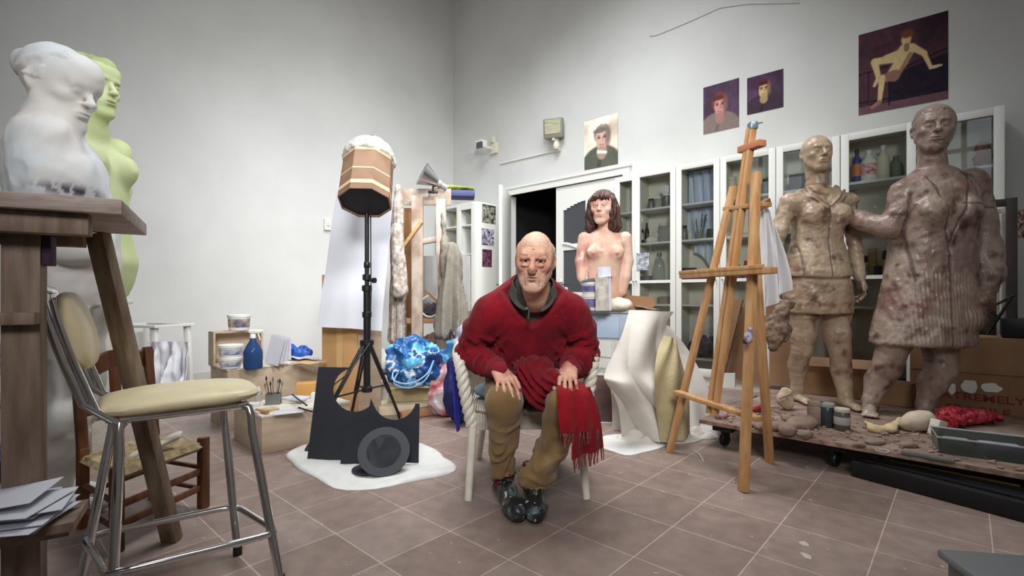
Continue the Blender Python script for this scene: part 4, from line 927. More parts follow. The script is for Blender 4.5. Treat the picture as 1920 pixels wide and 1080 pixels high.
# clutter on the low box
zl = LB+.0005
def flat(px, py, w_, d_, h_, rz, m, name, label, cat, z=zl, bev=.001, group=None):
    q = zplane(px, py, z); return solo(name, MB().box((0, 0, h_/2), (w_, d_, h_), bev=bev), m, label, cat, group, world=False, loc=(q.x, q.y, z), rz=rz)
flat(540, 772, .16, .12, .002, .5, m_paper, 'paper_sheet', 'white sheet overhanging the front of the low box', 'paper')
flat(497, 771, .13, .08, .012, .9, mat('pale_book', S(212, 206, 196), .7, col2=S(180, 150, 90), vs=18), 'booklet', 'pale booklet beside the wooden tool handle', 'book')
flat(560, 752, .17, .12, .02, .2, k_plas, 'plaster_slab', 'small plaster slab in the middle of the clutter', 'slab')
flat(556, 748, .15, .10, .012, -.3, m_paper, 'booklet', 'white booklet on the plaster slab', 'book', z=zl+.021)
flat(575, 742, .12, .10, .09, .3, mat('ochre_card', S(196, 148, 84), .8), 'carton', 'ochre carton behind the white booklet', 'box', z=zl)
q = zplane(495, 775, zl); solo('carving_tool', MB().tube([(q.x-.06, q.y+.03, zl+.013), (q.x+.02, q.y-.02, zl+.013), (q.x+.035, q.y-.03, zl+.013)], [.009, .013, .012], 12), wood('handle_wood', S(196, 150, 100), S(170, 120, 76), 'x'), 'turned wooden tool handle at the edge of the low box', 'tool')
q = zplane(513, 757, zl); t = thing('tool_tin', 'square grey tin holding brushes and wire tools', 'tin', (q.x, q.y, zl), .3)
tb = MB().box((0, 0, .003), (.085, .07, .006))
for s in (-1, 1): tb.box((s*.041, 0, .036), (.003, .07, .06)); tb.box((0, s*.0335, .036), (.079, .003, .06))
part('tin_body', tb, k_grey, t)
for i in range(7):
    a = i*.9; part('brush', MB().tube([(.02*math.cos(a), .02*math.sin(a), .012), (.05*math.cos(a), .05*math.sin(a), .11+.012*(i % 4))], [.0035, .0022], 6).lathe([(.003, 0), (.006, .012), (.001, .03)], 8, Matrix.Translation((.05*math.cos(a), .05*math.sin(a), .11+.012*(i % 4)))), k_black if i % 2 else k_grey, t)
q = zplane(485, 752, zl); t = thing('glue_bottle', 'small clear bottle with white nozzle beside the tool tin', 'bottle', (q.x, q.y, zl)); part('body', MB().lathe([(.02, 0), (.021, .05), (.01, .065)], 16), m_jarglass, t); part('nozzle', MB().lathe([(.01, .065), (.008, .08), (.003, .095), (0, .096)], 12), k_white, t)
for i, (x0, y0, x1, y1, lab) in enumerate(((560, 764, 585, 772, 'black pen lying at the edge of the low box'), (548, 740, 575, 760, 'long dark brush resting across the clutter'))):
    a = zplane(x0, y0, zl+.006+.045*i); b = zplane(x1, y1, zl+.006+.045*i); solo('pen' if i == 0 else 'paint_brush', MB().tube([a, b], .005, 8), k_black, lab, 'pen' if i == 0 else 'brush')
flat(592, 752, .05, .05, .055, .2, k_white, 'small_box', 'small white carton tucked next to the black boards', 'box')
flat(470, 762, .1, .06, .02, .4, m_paper, 'booklet', 'thin white booklet on the left part of the low box', 'book')
# ================================================================ tall cardboard box under hanging paper
m_card = mat('cardboard', S(190, 148, 100), .75, var=.06, vs=4); m_card2 = mat('brown_cardboard', S(160, 118, 84), .8, var=.08, vs=5)
b0 = P(645, 772, 3.80); b0.z = 0
Rb = Matrix.Rotation(-.10, 4, 'Z')
t = thing('cardboard_box', 'tall narrow cardboard box standing behind the tripod', 'box', b0, -.10)
part('box_body', MB().box((0, 0, .53), (.275, .16, 1.06), bev=.003), m_card, t)
part('packing_tape', MB().box((0, -.0815, .53), (.045, .001, 1.04)), mat('packing_tape', S(206, 170, 120), .25), t)
_b=P(684, 500, 3.73)
solo('plywood_board', MB().bar((_b.x-.03, 3.735, 0), (_b.x-.02, 3.735, 1.70), .30, .015, up=(0, 1, 0)), MATS['pale_plywood'], 'tall plywood board standing behind the hanging white paper', 'board')
def paper_hang(a, b):
    top = P(633+105*a, 345+15*a, 3.62); bot = P(595+122*a, 612+8*a, 3.60); p = top.lerp(bot, b)
    p.y += .018*math.sin(a*9+b*3)*b-.015*b+.012*math.sin(b*14)*.4; return p
sh = MB().sheet(paper_hang, 30, 30, .003)
solo('hanging_paper', sh, mat('white_sheet_paper', S(222, 224, 234), .7, bump=.15, bs=6, stretch=(3, 3, 1)), 'large white paper sheet hanging in front of the tall cardboard box', 'paper')
# ================================================================ tripod lamp
base = P(688, 745, 3.2); bx, by = base.x, 3.2
t = thing('studio_lamp', 'studio lamp in a taped cardboard drum on a black tripod', 'lamp', (bx, by, 0))
V3 = lambda x, y, z: Vector((x, y, z))
part('column', MB().tube([V3(bx, by, .28), V3(bx, by, .95)], .022, 14).tube([V3(bx, by, .9), V3(bx, by, 1.52)], .014, 12), k_black, t, True)
for z, r in ((.60, .045), (.30, .035), (.95, .032), (1.02, .028), (.78, .03), (1.10, .02)): part('collar', MB().lathe([(r*.8, z-.02), (r, z-.015), (r, z+.015), (r*.8, z+.02)], 14, Matrix.Translation((bx, by, 0))), k_black, t, True)
part('clamp_knob', MB().tube([V3(bx, by, 1.0), V3(bx+.05, by-.02, 1.0)], .008, 8).tube([V3(bx+.045, by-.018, 1.0), V3(bx+.06, by-.024, 1.0)], .018, 10), k_black, t, True)
for fx_, fy_ in ((-1.176, 2.84), (-.81, 3.60), (-1.16, 3.56)):
    fo_ = V3(fx_, fy_, .012); hb = V3(bx, by, .585)+(fo_-V3(bx, by, .012)).normalized()*.03
    d_ = (fo_-hb).cross(V3(0, 0, 1)).normalized()*.009
    lg = part('leg', MB().tube([hb+d_, hb.lerp(fo_, .62)+d_], .008, 8).tube([hb-d_, hb.lerp(fo_, .62)-d_], .008, 8).tube([hb.lerp(fo_, .45), fo_], .0105, 10), k_black, t, True)
    part('rubber_foot', MB().tube([fo_+(hb-fo_)*.05, fo_-V3(0, 0, .0)], .014, 10), k_black, lg, True)
    part('brace', MB().tube([V3(bx, by, .30), hb.lerp(fo_, .52)], .006, 8), k_black, t, True)
# drum
Dc = P(689, 335, 3.15)
Md = Matrix.Translation(Dc) @ Matrix.Rotation(math.radians(6), 4, 'Z') @ Matrix.Rotation(math.radians(-25), 4, 'X')
n = 8; R0, R1 = .165, .158; zb, zt = -.19, .13
m_carton = mat('drum_cardboard', S(150, 120, 96), .75, col2=S(122, 94, 74), vs=5)
m_cart_ring = []
dm = MB(); vs = []; fs = []
for r, z in ((R0, zb), (R1, zt), (R1-.008, zt), (R0-.008, zb)):
    for k in range(n): a = 2*math.pi*(k+.5)/n; vs.append(Md @ Vector((r*math.cos(a), r*math.sin(a), z)))
for q_ in range(4):
    for k in range(n): fs.append((q_*n+k, q_*n+(k+1) % n, ((q_+1) % 4)*n+(k+1) % n, ((q_+1) % 4)*n+k))
dm.add(vs, fs); dr = part('cardboard_drum', dm, m_carton, t, True, smooth=0)
for z, w in ((zb+.055, .028), (zt-.01, .022), (-.03, .010)):
    tp_ = MB(); vs = []; fs = []
    for r, zz in ((R0-(zz_:=0)+.0, z-w/2), (R0, z+w/2)):
        for k in range(n): a = 2*math.pi*(k+.5)/n; rr_ = R0+(R1-R0)*(zz-zb)/(zt-zb)+.0012; vs.append(Md @ Vector((rr_*math.cos(a), rr_*math.sin(a), zz)))
    for k in range(n): fs.append((k, (k+1) % n, n+(k+1) % n, n+k))
    tp_.add(vs, fs); part('masking_tape', tp_, mat('masking_tape', S(222, 188, 150), .6), dr, True, smooth=0)
part('black_liner', MB().lathe([(.150, zb+.012), (.085, zb+.02), (.085, zb+.10), (.05, zb+.12)], 24, Md @ Matrix.Scale(1, 4)), mat('black_liner', S(34, 34, 40), .7), dr, True)
part('lamp_bulb', MB().lathe([(0, zb+.055), (.03, zb+.07), (.035, zb+.11), (.02, zb+.16)], 16, Md), mat('unlit_bulb', S(120, 120, 122), .2), dr, True)
f = Field().at(Md); f.ell((0, 0, zt+.0), (.163, .163, .165)); f.box((0, 0, zt-.25), (.3, .3, .25), mode='s', k=.004)
ps, Q = f.mesh(.007); nn_ = vnormals(ps, Q); ps += nn_*(.006*fbm(ps, 30, 3)+.007*(1-2*np.abs(fbm(ps, 18, 9))))[:, None]
o = soft('foil_dome', ps, Q, mat('crumpled_foil_wrap', S(214, 212, 204), .22, metal=.35, bump=.6, bs=45, col2=S(236, 236, 236), vs=30), t)
part('socket_cap', MB().lathe([(.032, zt+.145), (.032, zt+.18), (.018, zt+.205), (.018, zt+.215), (0, zt+.217)], 16, Md), k_black, t, True)
part('mount_yoke', MB().tube([V3(bx, by, 1.48), V3(bx, by+.10, 1.58), V3(bx, by+.17, 1.72), Md @ V3(0, .16, .05)], .012, 10), k_black, t, True)
part('power_cord', MB().tube([V3(bx+.022, by-.0, 1.62), V3(bx+.03, by-.02, 1.3), V3(bx+.035, by-.03, .9), V3(bx+.03, by-.04, .6), V3(bx-.02, by-.28, .45), V3(bx-.06, by-.47, .40)], .004, 8), k_black, t, True)
# ================================================================ sheet on the floor and black boards
poly = [G(530, 858), G(640, 931), G(872, 886), G(800, 835), G(700, 815), G(575, 835)]
cen_ = sum(poly, Vector())/6
def floor_sheet(poly, m, name, label, amp=.006, n=26, lift=.004, seed=0, kind='sheet'):
    c = sum(poly, Vector())/len(poly); vs = []; fs = []; K = len(poly)*8
    rim = []
    for i in range(len(poly)):
        for k in range(8): rim.append(poly[i].lerp(poly[(i+1) % len(poly)], k/8))
    for _ in range(4): rim = [(rim[i-1]+rim[i]*2+rim[(i+1) % len(rim)])/4 for i in range(len(rim))]
    rim = [p+(p-c).normalized()*.022*mnoise.noise(p*6+V3(seed, 1, 0)) for p in rim]
    mb = MB(); vs = [c+V3(0, 0, lift)]
    for r in range(1, n+1):
        for q in rim:
            p = c.lerp(q, r/n); h = max(0, mnoise.noise(p*5+V3(seed, 0, 0)))*amp+max(0, mnoise.noise(p*14+V3(seed, 3, 0)))*amp*.6
            if r == n: h = h*.4
            elif r > n-3: h += amp*.8*abs(mnoise.noise(p*7))
            vs.append(V3(p.x, p.y, lift*(.4 if r == n else 1)+h+.001))
    for k in range(K): fs.append((0, 1+k, 1+(k+1) % K))
    for r in range(n-1):
        for k in range(K): a = 1+r*K; b = a+K; fs.append((a+k, b+k, b+(k+1) % K, a+(k+1) % K))
    # skirt down to the floor
    last = 1+(n-1)*K; m0 = len(vs)
    for k in range(K): vs.append(V3(vs[last+k].x, vs[last+k].y, .0006))
    for k in range(K): fs.append((last+k, m0+k, m0+(k+1) % K, last+(k+1) % K))
    mb.add(vs, fs); return solo(name, mb, m, label, kind, smooth=60)
m_floorsheet = mat('white_floor_sheet', S(214, 214, 212), .6, var=.05, vs=8, bump=.2, bs=20)
floor_sheet(poly, m_floorsheet, 'floor_sheet', 'white protective sheet on the floor beneath the black boards', amp=.016, lift=.010, kind='sheet')
m_blk = mat('black_foamboard', S(40, 42, 50), .75)
# board in a plane that leans back a little
BA = G(577, 860, .02); BB = G(785, 868, .02); bd = (BB-BA); bl_ = bd.length; bd.normalize(); bup = (V3(0, 0, 1)+V3(-bd.y, bd.x, 0)*.12).normalized()
Mb = Matrix((bd, bup, bd.cross(bup))).transposed().to_4x4(); Mb.translation = BA
def inboard(px, py):
    """pixel -> board coordinates (ray meets the leaning plane)"""
    d = V3((px-960)/FL, 1, (HZ-py)/FL); o = V3(0, 0, H); nrm = Mb.col[2].to_3d(); tt = (BA-o).dot(nrm)/d.dot(nrm); q = Mb.inverted() @ (o+d*tt); return (q.x, q.y)
def arc(cx, cy, r, a0, a1, n=14): return [(cx+r*math.cos(math.radians(a0+(a1-a0)*i/n)), cy-r*math.sin(math.radians(a0+(a1-a0)*i/n))) for i in range(n+1)]
out = [(577, 860), (598, 688), (660, 689)]+arc(666, 731, 41, 101, 312, 16)+[(696, 748)]+arc(740, 746, 41, 201, 345, 14)+[(787, 757), (785, 868)]
pl_ = [inboard(*q) for q in out]
solo('black_board', MB().prism(pl_[::-1], Mb, .006), m_blk, 'large black board with two round cut-outs leaning on the tripod', 'board')
off_ = -Mb.col[2].to_3d()*-.02
Mc = Mb.copy(); Mc.translation = BA+(Mb.col[2].to_3d()*(.035)); 
def shift(q): return (q[0], q[1]-.012)
sgn = 1 if Mb.col[2].to_3d().y < 0 else -1
Mc = Mb.copy(); Mc.translation = BA+Mb.col[2].to_3d()*(.03*sgn)
out2 = [(643, 866), (655, 797), (700, 780), (740, 830), (720, 868)]
solo('black_board', MB().prism([shift(inboard(*q)) for q in out2][::-1], Mc, .005), m_blk, 'small black offcut board in front of the large black one', 'board')
# hollow black ring leaning, and flat disc on the sheet
rc = G(718, 885, .02); Mring = Matrix.Translation((rc.x, rc.y+.02, .118)) @ Matrix.Rotation(.15, 4, 'Z') @ Matrix.Rotation(math.radians(52), 4, 'X')
t = thing('black_ring', 'black card ring with a short collar, propped like an upturned hat brim', 'card ring', (rc.x, rc.y, .02))
part('brim', MB().lathe([(.086, .002), (.128, .002), (.128, -.003), (.086, -.003), (.086, .002)], 40, Mring), mat('charcoal_card', S(62, 64, 70), .8), t, True)
part('collar', MB().lathe([(.087, 0), (.078, -.075), (.074, -.075), (.083, 0)], 36, Mring), m_blk, t, True)
rd = G(690, 884, .02); solo('black_disc', MB().lathe([(0, .0), (.085, .0), (.085, .005), (0, .005)], 36, Matrix.Translation((rd.x, rd.y+.02, .0245))), m_blk, 'flat black disc lying on the floor sheet', 'disc')
# ================================================================ middle distance: bags, rack, hanging coats
m_bag = mat('blue_printed_bag', S(34, 112, 182), .35, col2=S(206, 222, 236), vs=7, detail=2)
q = G(775, 760)
# plaster blocks
def rbox(px, py, w_, d_, h_, rz, m, name, label, cat, z=0, bev=.004, Y=None, group=None):
    q = G(px, py, z) if Y is None else P(px, py, Y); return solo(name, MB().box((0, 0, h_/2), (w_, d_, h_), bev=bev), m, label, cat, group, world=False, loc=(q.x, q.y, z+.0005), rz=rz)
m_sl = mat('ivory_plaster', S(214, 200, 170), .8, var=.08, vs=8)
rbox(765, 770, .46, .22, .07, .35, m_sl, 'plaster_block', 'long ivory plaster block lowest in the pile under the blue bag', 'block')
rbox(770, 748, .34, .20, .10, .2, mat('yellowish_plaster', S(204, 186, 142), .8, var=.08), 'plaster_block', 'yellowish plaster block stacked on the long ivory one', 'block', z=.072)
rbox(755, 722, .36, .18, .05, .1, k_plas, 'plaster_block', 'white plaster slab topmost under the blue bag', 'block', z=.174)
q = G(800, 779); solo('wooden_plank', MB().bar((q.x-.16, q.y-.16, .035), (q.x+.16, q.y+.14, .035), .05, .06), m_card2, 'brown plank end lying on the floor beside the plaster blocks', 'plank')
rbox(811, 740, .05, .05, .24, .4, wood('post_wood', S(170, 136, 90), S(140, 104, 66), 'z'), 'wooden_post', 'short upright wooden post between the blue bag and the plastic bag', 'post', Y=3.98)
bp_ = P(775, 690, 3.78)
f = Field().at(Matrix.Translation((bp_.x, bp_.y, .2255))); f.ell((0, 0, .16), (.21, .16, .17)).ell((-.02, 0, .26), (.12, .10, .08), k=.05); f.ell((.05, -.22, .14), (.12, .1, .05), 's', k=.03)
ps, Q = f.mesh(.009); n_ = vnormals(ps, Q); ps += n_*(.03*(1-2*np.abs(fbm(ps, 8, 2)))+.018*fbm(ps, 20, 5))[:, None]; ps[:, 2] = np.maximum(ps[:, 2], .2265)
pat = fbm(ps, 6, 12); pat2 = fbm(ps, 11, 18); cols = mixc(mixc(S(34, 88, 146), S(24, 56, 112), (pat > .25)*1.0), S(96, 176, 220), (pat2 > .3)*1.0); cols = mixc(cols, S(210, 222, 232), (np.abs(pat+.05) < .06)*1.0)
def smoothp(pts, n):
    def cm(t):
        m = len(pts)-1; x = t*m; i = min(int(x), m-1); f = x-i; p0, p1, p2, p3 = (Vector(pts[max(i-1, 0)]), Vector(pts[i]), Vector(pts[i+1]), Vector(pts[min(i+2, m)])); return .5*((2*p1)+(p2-p0)*f+(2*p0-5*p1+4*p2-p3)*f*f+(3*p1-p0-3*p2+p3)*f**3)
    return [cm(i/n) for i in range(n+1)]
t = tag(soft('shopping_bag', ps, Q, mat('printed_bag', (1, 1, 1), .3, attr='Col'), colors=cols), 'big crumpled blue shopping bag with light patches on the plaster blocks', 'bag')
for k in range(2): part('handle', MB().tube(smoothp([(bp_.x-.12+.05*k, bp_.y-.14, .36), (bp_.x-.10, bp_.y-.20, .29-.02*k), (bp_.x+.02, bp_.y-.21, .27-.03*k), (bp_.x+.13, bp_.y-.18, .33-.03*k), (bp_.x+.17, bp_.y-.10, .42)], 20), .006, 8), mat('bag_strap', S(130, 176, 214), .5), t, True)
cloth_lump('shopping_bag', tuple(P(830, 705, 4.1).to_2d())+(0,), (.15, .11, .24), mat('mid_blue_bag', S(30, 74, 156), .35, col2=S(90, 160, 190), vs=6, detail=1), 'taller blue carrier bag standing behind the white plastic bag', 'bag', 6, amp=.035, fr=8, extra=(((.08, 0, .45), (.05, .05, .08)), ((-.08, 0, .44), (.05, .05, .07))))
cloth_lump('plastic_bag', tuple(P(834, 735, 3.75).to_2d())+(0,), (.11, .10, .15), mat('translucent_bag', S(206, 204, 206), .3, col2=S(176, 60, 76), vs=9, detail=1), 'thin whitish plastic bag with red marks on the floor', 'bag', 7, amp=.03, fr=10, extra=(((0, 0, .30), (.05, .05, .06)),))
cloth_lump('cloth_sack', tuple(P(868, 720, 3.5).to_2d())+(0,), (.13, .12, .24), mat('royal_blue_cloth', S(24, 30, 88), .8), 'royal blue cloth sack on the floor behind the wicker chair', 'sack', 8, amp=.03, fr=7, extra=(((-.03, 0, .42), (.10, .08, .08)),))
cloth_lump('rag_pile', tuple(P(716, 700, 4.2).to_2d())+(0,), (.16, .12, .20), mat('tan_rags', S(150, 128, 104), .85, var=.2), 'heap of tan rags behind the tripod column', 'rags', 9, amp=.03)
solo('canvas_board', MB().prism([(0, 0), (.20, 0), (.20, .42), (0, .50)], Matrix.Translation(tuple(P(703, 740, 3.95).to_2d())+(0,)) @ Matrix.Rotation(.1, 4, 'Z') @ Matrix.Rotation(math.radians(80), 4, 'X'), .015), k_white, 'white board end leaning to the side of the blue bag', 'board')
# ---- wooden rack of splattered posts
m_spl = mat('splattered_post', S(204, 194, 182), .75, col2=S(160, 134, 116), vs=9, stretch=(1, 1, .5), var=.12, bump=.3, bs=30)
m_brown = mat('brown_plank', S(150, 108, 66), .7, col2=S(120, 82, 48), vs=3, stretch=(9, 9, 1))
YR = 4.75
def RK(px, z, dy=0): q = P(px, 500, YR+dy); return V3(q.x, q.y, z)
zt_ = P(790, 368, YR).z
t = thing('wooden_rack', 'tall rack of paint-splattered timber posts in the corner', 'rack', RK(800, 0))
part('post', MB().bar(RK(783, 0), RK(783, zt_), .105, .06, up=(0, 1, 0)), m_spl, t, True)
part('post', MB().bar(RK(829, 0), RK(827, zt_-.03), .09, .06, up=(0, 1, 0)), m_spl, t, True)
part('back_panel', MB().bar(RK(762, .3, .30), RK(762, zt_-.06, .30), .10, .02, up=(0, 1, 0)), m_brown, t, True)
part('post', MB().bar(RK(748, 0, .25), RK(748, zt_-.02, .25), .04, .05, up=(0, 1, 0)), k_plas, t, True)
part('cross_bar', MB().bar(RK(790, 1.42, .02), RK(824, 1.45, .02), .05, .07, up=(0, 1, 0)), m_spl, t, True)
part('cross_bar', MB().bar(RK(750, .66, .05), RK(850, .66, .05), .05, .06, up=(0, 1, 0)), mat('warm_timber', S(180, 140, 104), .7, var=.1), t, True)
part('top_bar', MB().bar(RK(744, zt_+.012, .10), RK(846, zt_+.012, .10), .16, .025, up=(0, 1, 0)), m_spl, t, True)
part('diagonal_brace', MB().bar(RK(753, 1.34, -.06), RK(790, 1.60, -.06), .03, .06, up=(0, 1, 0)), wood('brace_wood', S(206, 172, 120), S(180, 140, 90), 'x'), t, True)
part('strut', MB().bar(RK(798, .95, -.05), RK(850, .72, -.05), .02, .035, up=(0, 1, 0)), m_brown, t, True)
for i in range(10):
    q = RK(752+9.5*i, .693, .05+.02*(i % 2)); f = Field().at(Matrix.Translation(q)); f.ell((0, 0, .04+.008*(i % 3)), (.032, .03, .045+.008*(i % 3)))
    if 1 < i: continue
f = MB(); 
solo('wire_coil', MB().tube([RK(806, .78, .0)+V3(.09*math.cos(a), .01*math.sin(a*3), .10*math.sin(a)+.02) for a in [k*.35 for k in range(-8, 11)]], .008, 8), k_white, 'white cable coil hooked on the rack behind the grey coat', 'cable')
cloth_lump('rag_pile', tuple(RK(805, 0, .06).to_2d())+(.692,), (.16, .05, .07), mat('dark_scrap', S(70, 66, 72), .8, var=.4, vs=30), 'dark scraps lying along the lower bar of the rack', 'rags', 10, amp=.014, fr=22, res=.008, zmin=.692)
cloth_lump('rag_pile', tuple(RK(806, 0, .30).to_2d())+(.0,), (.20, .10, .26), mat('dark_scrap_low', S(66, 62, 62), .85, col2=S(120, 90, 76), vs=12), 'dark heap at the foot of the rack behind the blue bags', 'rags', 11, amp=.03, fr=14)
# grey sheet leaning behind
solo('grey_board', MB().box(RK(806, .98, .32), (.22, .02, .66), Matrix.Rotation(.05, 4, 'Z') @ Matrix.Rotation(-.03, 4, 'X'), .002), mat('grey_panel', S(168, 168, 168), .6), 'light grey board leaning in the rack', 'board')
# clamp lamp on top
cp = P(806, 350, YR+.05)
t = thing('clamp_lamp', 'silver clamp lamp perched on top of the rack', 'lamp', RK(812, zt_+.025))
Ml = Matrix.Translation(P(812, 338, YR)) @ Matrix.Rotation(math.radians(-62), 4, 'Y') @ Matrix.Rotation(math.radians(20), 4, 'X')
part('reflector', MB().lathe([(.118, .12), (.112, .11), (.06, .0), (.038, -.045), (.034, -.045), (.056, 0), (.108, .11), (.118, .12)], 28, Ml), mat('brushed_aluminium', S(206, 208, 208), .28, 1), t, True)
part('bulb', MB().lathe([(.018, -.04), (.03, .01), (.034, .04), (.02, .07), (0, .075)], 16, Ml), k_white, t, True)
part('socket', MB().lathe([(.036, -.045), (.036, -.08), (.03, -.085), (.03, -.15), (0, -.152)], 16, Ml), mat('grey_socket', S(150, 150, 148), .4), t, True)
part('clamp', MB().tube([Ml @ V3(0, 0, -.07), RK(812, zt_+.09), RK(811, zt_+.03)], .010, 8).box(RK(812, zt_+.04), (.09, .03, .025), bev=.003), k_black, t, True)
cloth_lump('cloth_bundle', tuple(RK(852, 0, .22).to_2d())+(zt_+.09,), (.20, .10, .028), mat('lime_cloth', S(156, 166, 60), .8, col2=S(110, 120, 50), vs=10), 'lime green cloth folded on top of the navy folder', 'cloth', 12, amp=.008, fr=12, res=.008, zmin=zt_+.09)
q = RK(852, zt_+.057, .22); 
pb_ = MB().box(q, (.40, .22, .06), Matrix.Rotation(.12, 4, 'Z'), .004)
solo('navy_folder', pb_, mat('navy_cover', S(66, 74, 120), .6), 'navy blue folder lying over the rack top and cupboard', 'folder')
# hanging lace-white coat
def hang(name, px0, px1, y0, y1, Y, m, label, cat, fold=.05, nf=5, waist=.0, seed=0, thick=.09, res=.012, skew=0):
    a = P((px0+px1)/2, y0, Y); b = P((px0+px1)/2+skew, y1, Y); hw = (px1-px0)/2/FL*Y
    f = Field(); z0, z1 = b.z, a.z
    f.loft([(z0, b.x, Y, hw, thick), (z0+(z1-z0)*.3, b.x*.75+a.x*.25, Y, hw*.95, thick*.95), (z0+(z1-z0)*.6, (a.x+b.x)/2, Y, hw*(.85-waist), thick*.85), (z0+(z1-z0)*.85, a.x, Y, hw*.8, thick*.7), (z1, a.x, Y, hw*.35, thick*.35)], rnd=.02)
    ps, Q = f.mesh(res); n_ = vnormals(ps, Q); cz = (ps[:, 2]-z0)/(z1-z0); th = np.arctan2(ps[:, 1]-Y, ps[:, 0]-a.x)
    d = fold*(1-2*np.abs(np.sin(th*nf*.5+1.6*vnoise(ps*np.array([1, 1, .4]), 4, seed))))*(1.15-cz)+.004*fbm(ps*np.array([1, 1, .3]), 20, seed, 3); ps += n_*d[:, None]
    return tag(soft(name, ps, Q, m), label, cat)
hang('hanging_coat', 734, 758, 345, 640, 4.45, mat('spattered_lace', S(206, 198, 188), .85, col2=S(150, 136, 124), vs=26, bump=.5, bs=60), 'off-white spattered overall hanging on the rack beside the paper', 'coat', fold=.035, nf=9, seed=4, skew=-2, thick=.06)
f = Field(); a = P(748, 520, 4.40); f.chain([P(744, 430, 4.4), P(748, 500, 4.36), P(750, 545, 4.34)], [.05, .06, .07]); ps, Q = f.mesh(.01); ps += vnormals(ps, Q)*(.008*(1-2*np.abs(fbm(ps*np.array([1, 1, .4]), 22, 3))))[:, None]
soft('coat_sleeve', ps, Q, MATS['spattered_lace'], bpy.data.objects['hanging_coat'])
o = hang('hanging_coat', 822, 872, 455, 628, 4.35, mat('grey_canvas_coat', S(134, 128, 116), .85, var=.15, vs=10, bump=.3, bs=50), 'grey canvas apron hanging from the rack post, bulging at the bottom', 'apron', fold=.05, nf=6, waist=.25, seed=9, thick=.10)
f = Field(); f.chain([P(829, 400, 4.5), P(836, 470, 4.42), P(846, 540, 4.33)], [.012, .045, .05], k=.03).chain([P(829, 470, 4.46), P(833, 620, 4.4)], [.03, .07], k=.03); ps, Q = f.mesh(.012); ps += vnormals(ps, Q)*(.015*fbm(ps, 12, 5))[:, None]
soft('apron_strap', ps, Q, MATS['grey_canvas_coat'], o)
def pg_(a, b):
    p = P(848+34*a+12*b*(1-a), 475+5*a+115*b-12*a*b, 4.62); p.y += .02*math.sin(a*4)+.02*b; return p
solo('grey_sheet', MB().sheet(pg_, 14, 18, .006), mat('pale_grey_felt', S(188, 186, 184), .8, var=.06), 'pale grey stiff sheet hanging behind the apron', 'sheet')
cloth_lump('cushion', tuple(P(884, 640, 3.95).to_2d())+(.0,), (.14, .12, .32), mat('soft_white_bundle', S(206, 206, 210), .8, col2=S(110, 100, 150), vs=5), 'white and violet bundle of bedding behind the shoulder of the seated man', 'bundle', 13, amp=.03, extra=(((.02, 0, .60), (.11, .09, .05)),))
# ================================================================ pale blue cabinet with the painted bust
BY = 3.62; bc = P(1155, 640, BY)
m_lb = mat('pale_blue_metal', S(186, 200, 216), .45, var=.03); m_lb2 = mat('pale_grey_frame', S(206, 210, 212), .5)
ztp = P(1155, 583, BY).z; zbt = P(1155, 642, BY).z
Rw = -.35
t = thing('metal_desk', 'pale blue metal desk with an open space beneath', 'desk', (bc.x-.03, bc.y+.22, 0), Rw)
bw, bd_ = .56, .42
cb_ = V3(bc.x-.02, bc.y+.22, 0); Rm = Matrix.Rotation(Rw, 4, 'Z')
def DD(x, y, z): return cb_+Rm.to_3x3() @ V3(x, y, 0)+V3(0, 0, z)
part('drawer_box', MB().box(DD(0, 0, (ztp+zbt)/2), (bw, bd_, ztp-zbt-.03), Rm, .004), m_lb, t, True)
dw = part('drawer_front', MB().box(DD(-.07, -bd_/2-.008, (ztp+zbt)/2-.002), (.38, .014, ztp-zbt-.07), Rm, .003), mat('sky_blue_front', S(182, 202, 226), .45), t, True)
part('desktop', MB().box(DD(0, 0, ztp-.006), (bw+.04, bd_+.04, .02), Rm, .003), m_lb2, t, True)
for x in (-1, 1):
    for y in (-1, 1): part('leg', MB().bar(DD(x*(bw/2-.02), y*(bd_/2-.02), 0), DD(x*(bw/2-.02), y*(bd_/2-.02), zbt+.02), .03, .03), m_lb2, t, True)
# clutter below the desk
a = G(1140, 800); solo('framed_picture', MB().box((0, 0, .17), (.30, .02, .34), bev=.002), mat('dark_painting', S(60, 64, 72), .4, col2=S(120, 80, 70), vs=12), 'dark painting in a thin frame standing under the blue desk', 'picture', world=False, loc=(a.x+.0, a.y+.12, .0005), rz=-.15)
fr_ = MB()
for s in (-1, 1): fr_.box((s*.155, -.012, .17), (.012, .02, .35)); fr_.box((0, -.012, .17+s*.172), (.30, .02, .012))
MAT4['framed_picture'] = Matrix.Translation((a.x, a.y+.12, .0005)) @ Matrix.Rotation(-.15, 4, 'Z')
part('picture_frame', fr_, k_white, bpy.data.objects['framed_picture'])
zs = .0
rbox(1160, 640, .20, .18, .12, .2, m_ply, 'wooden_box', 'plain wooden box on the floor deep under the blue desk', 'box', Y=4.05)
cloth_lump('crumpled_paper', tuple(P(1140, 660, 4.0).to_2d())+(.122,), (.12, .10, .10), k_white, 'crumpled white paper on the wooden box under the desk', 'paper', 14, zmin=.122)
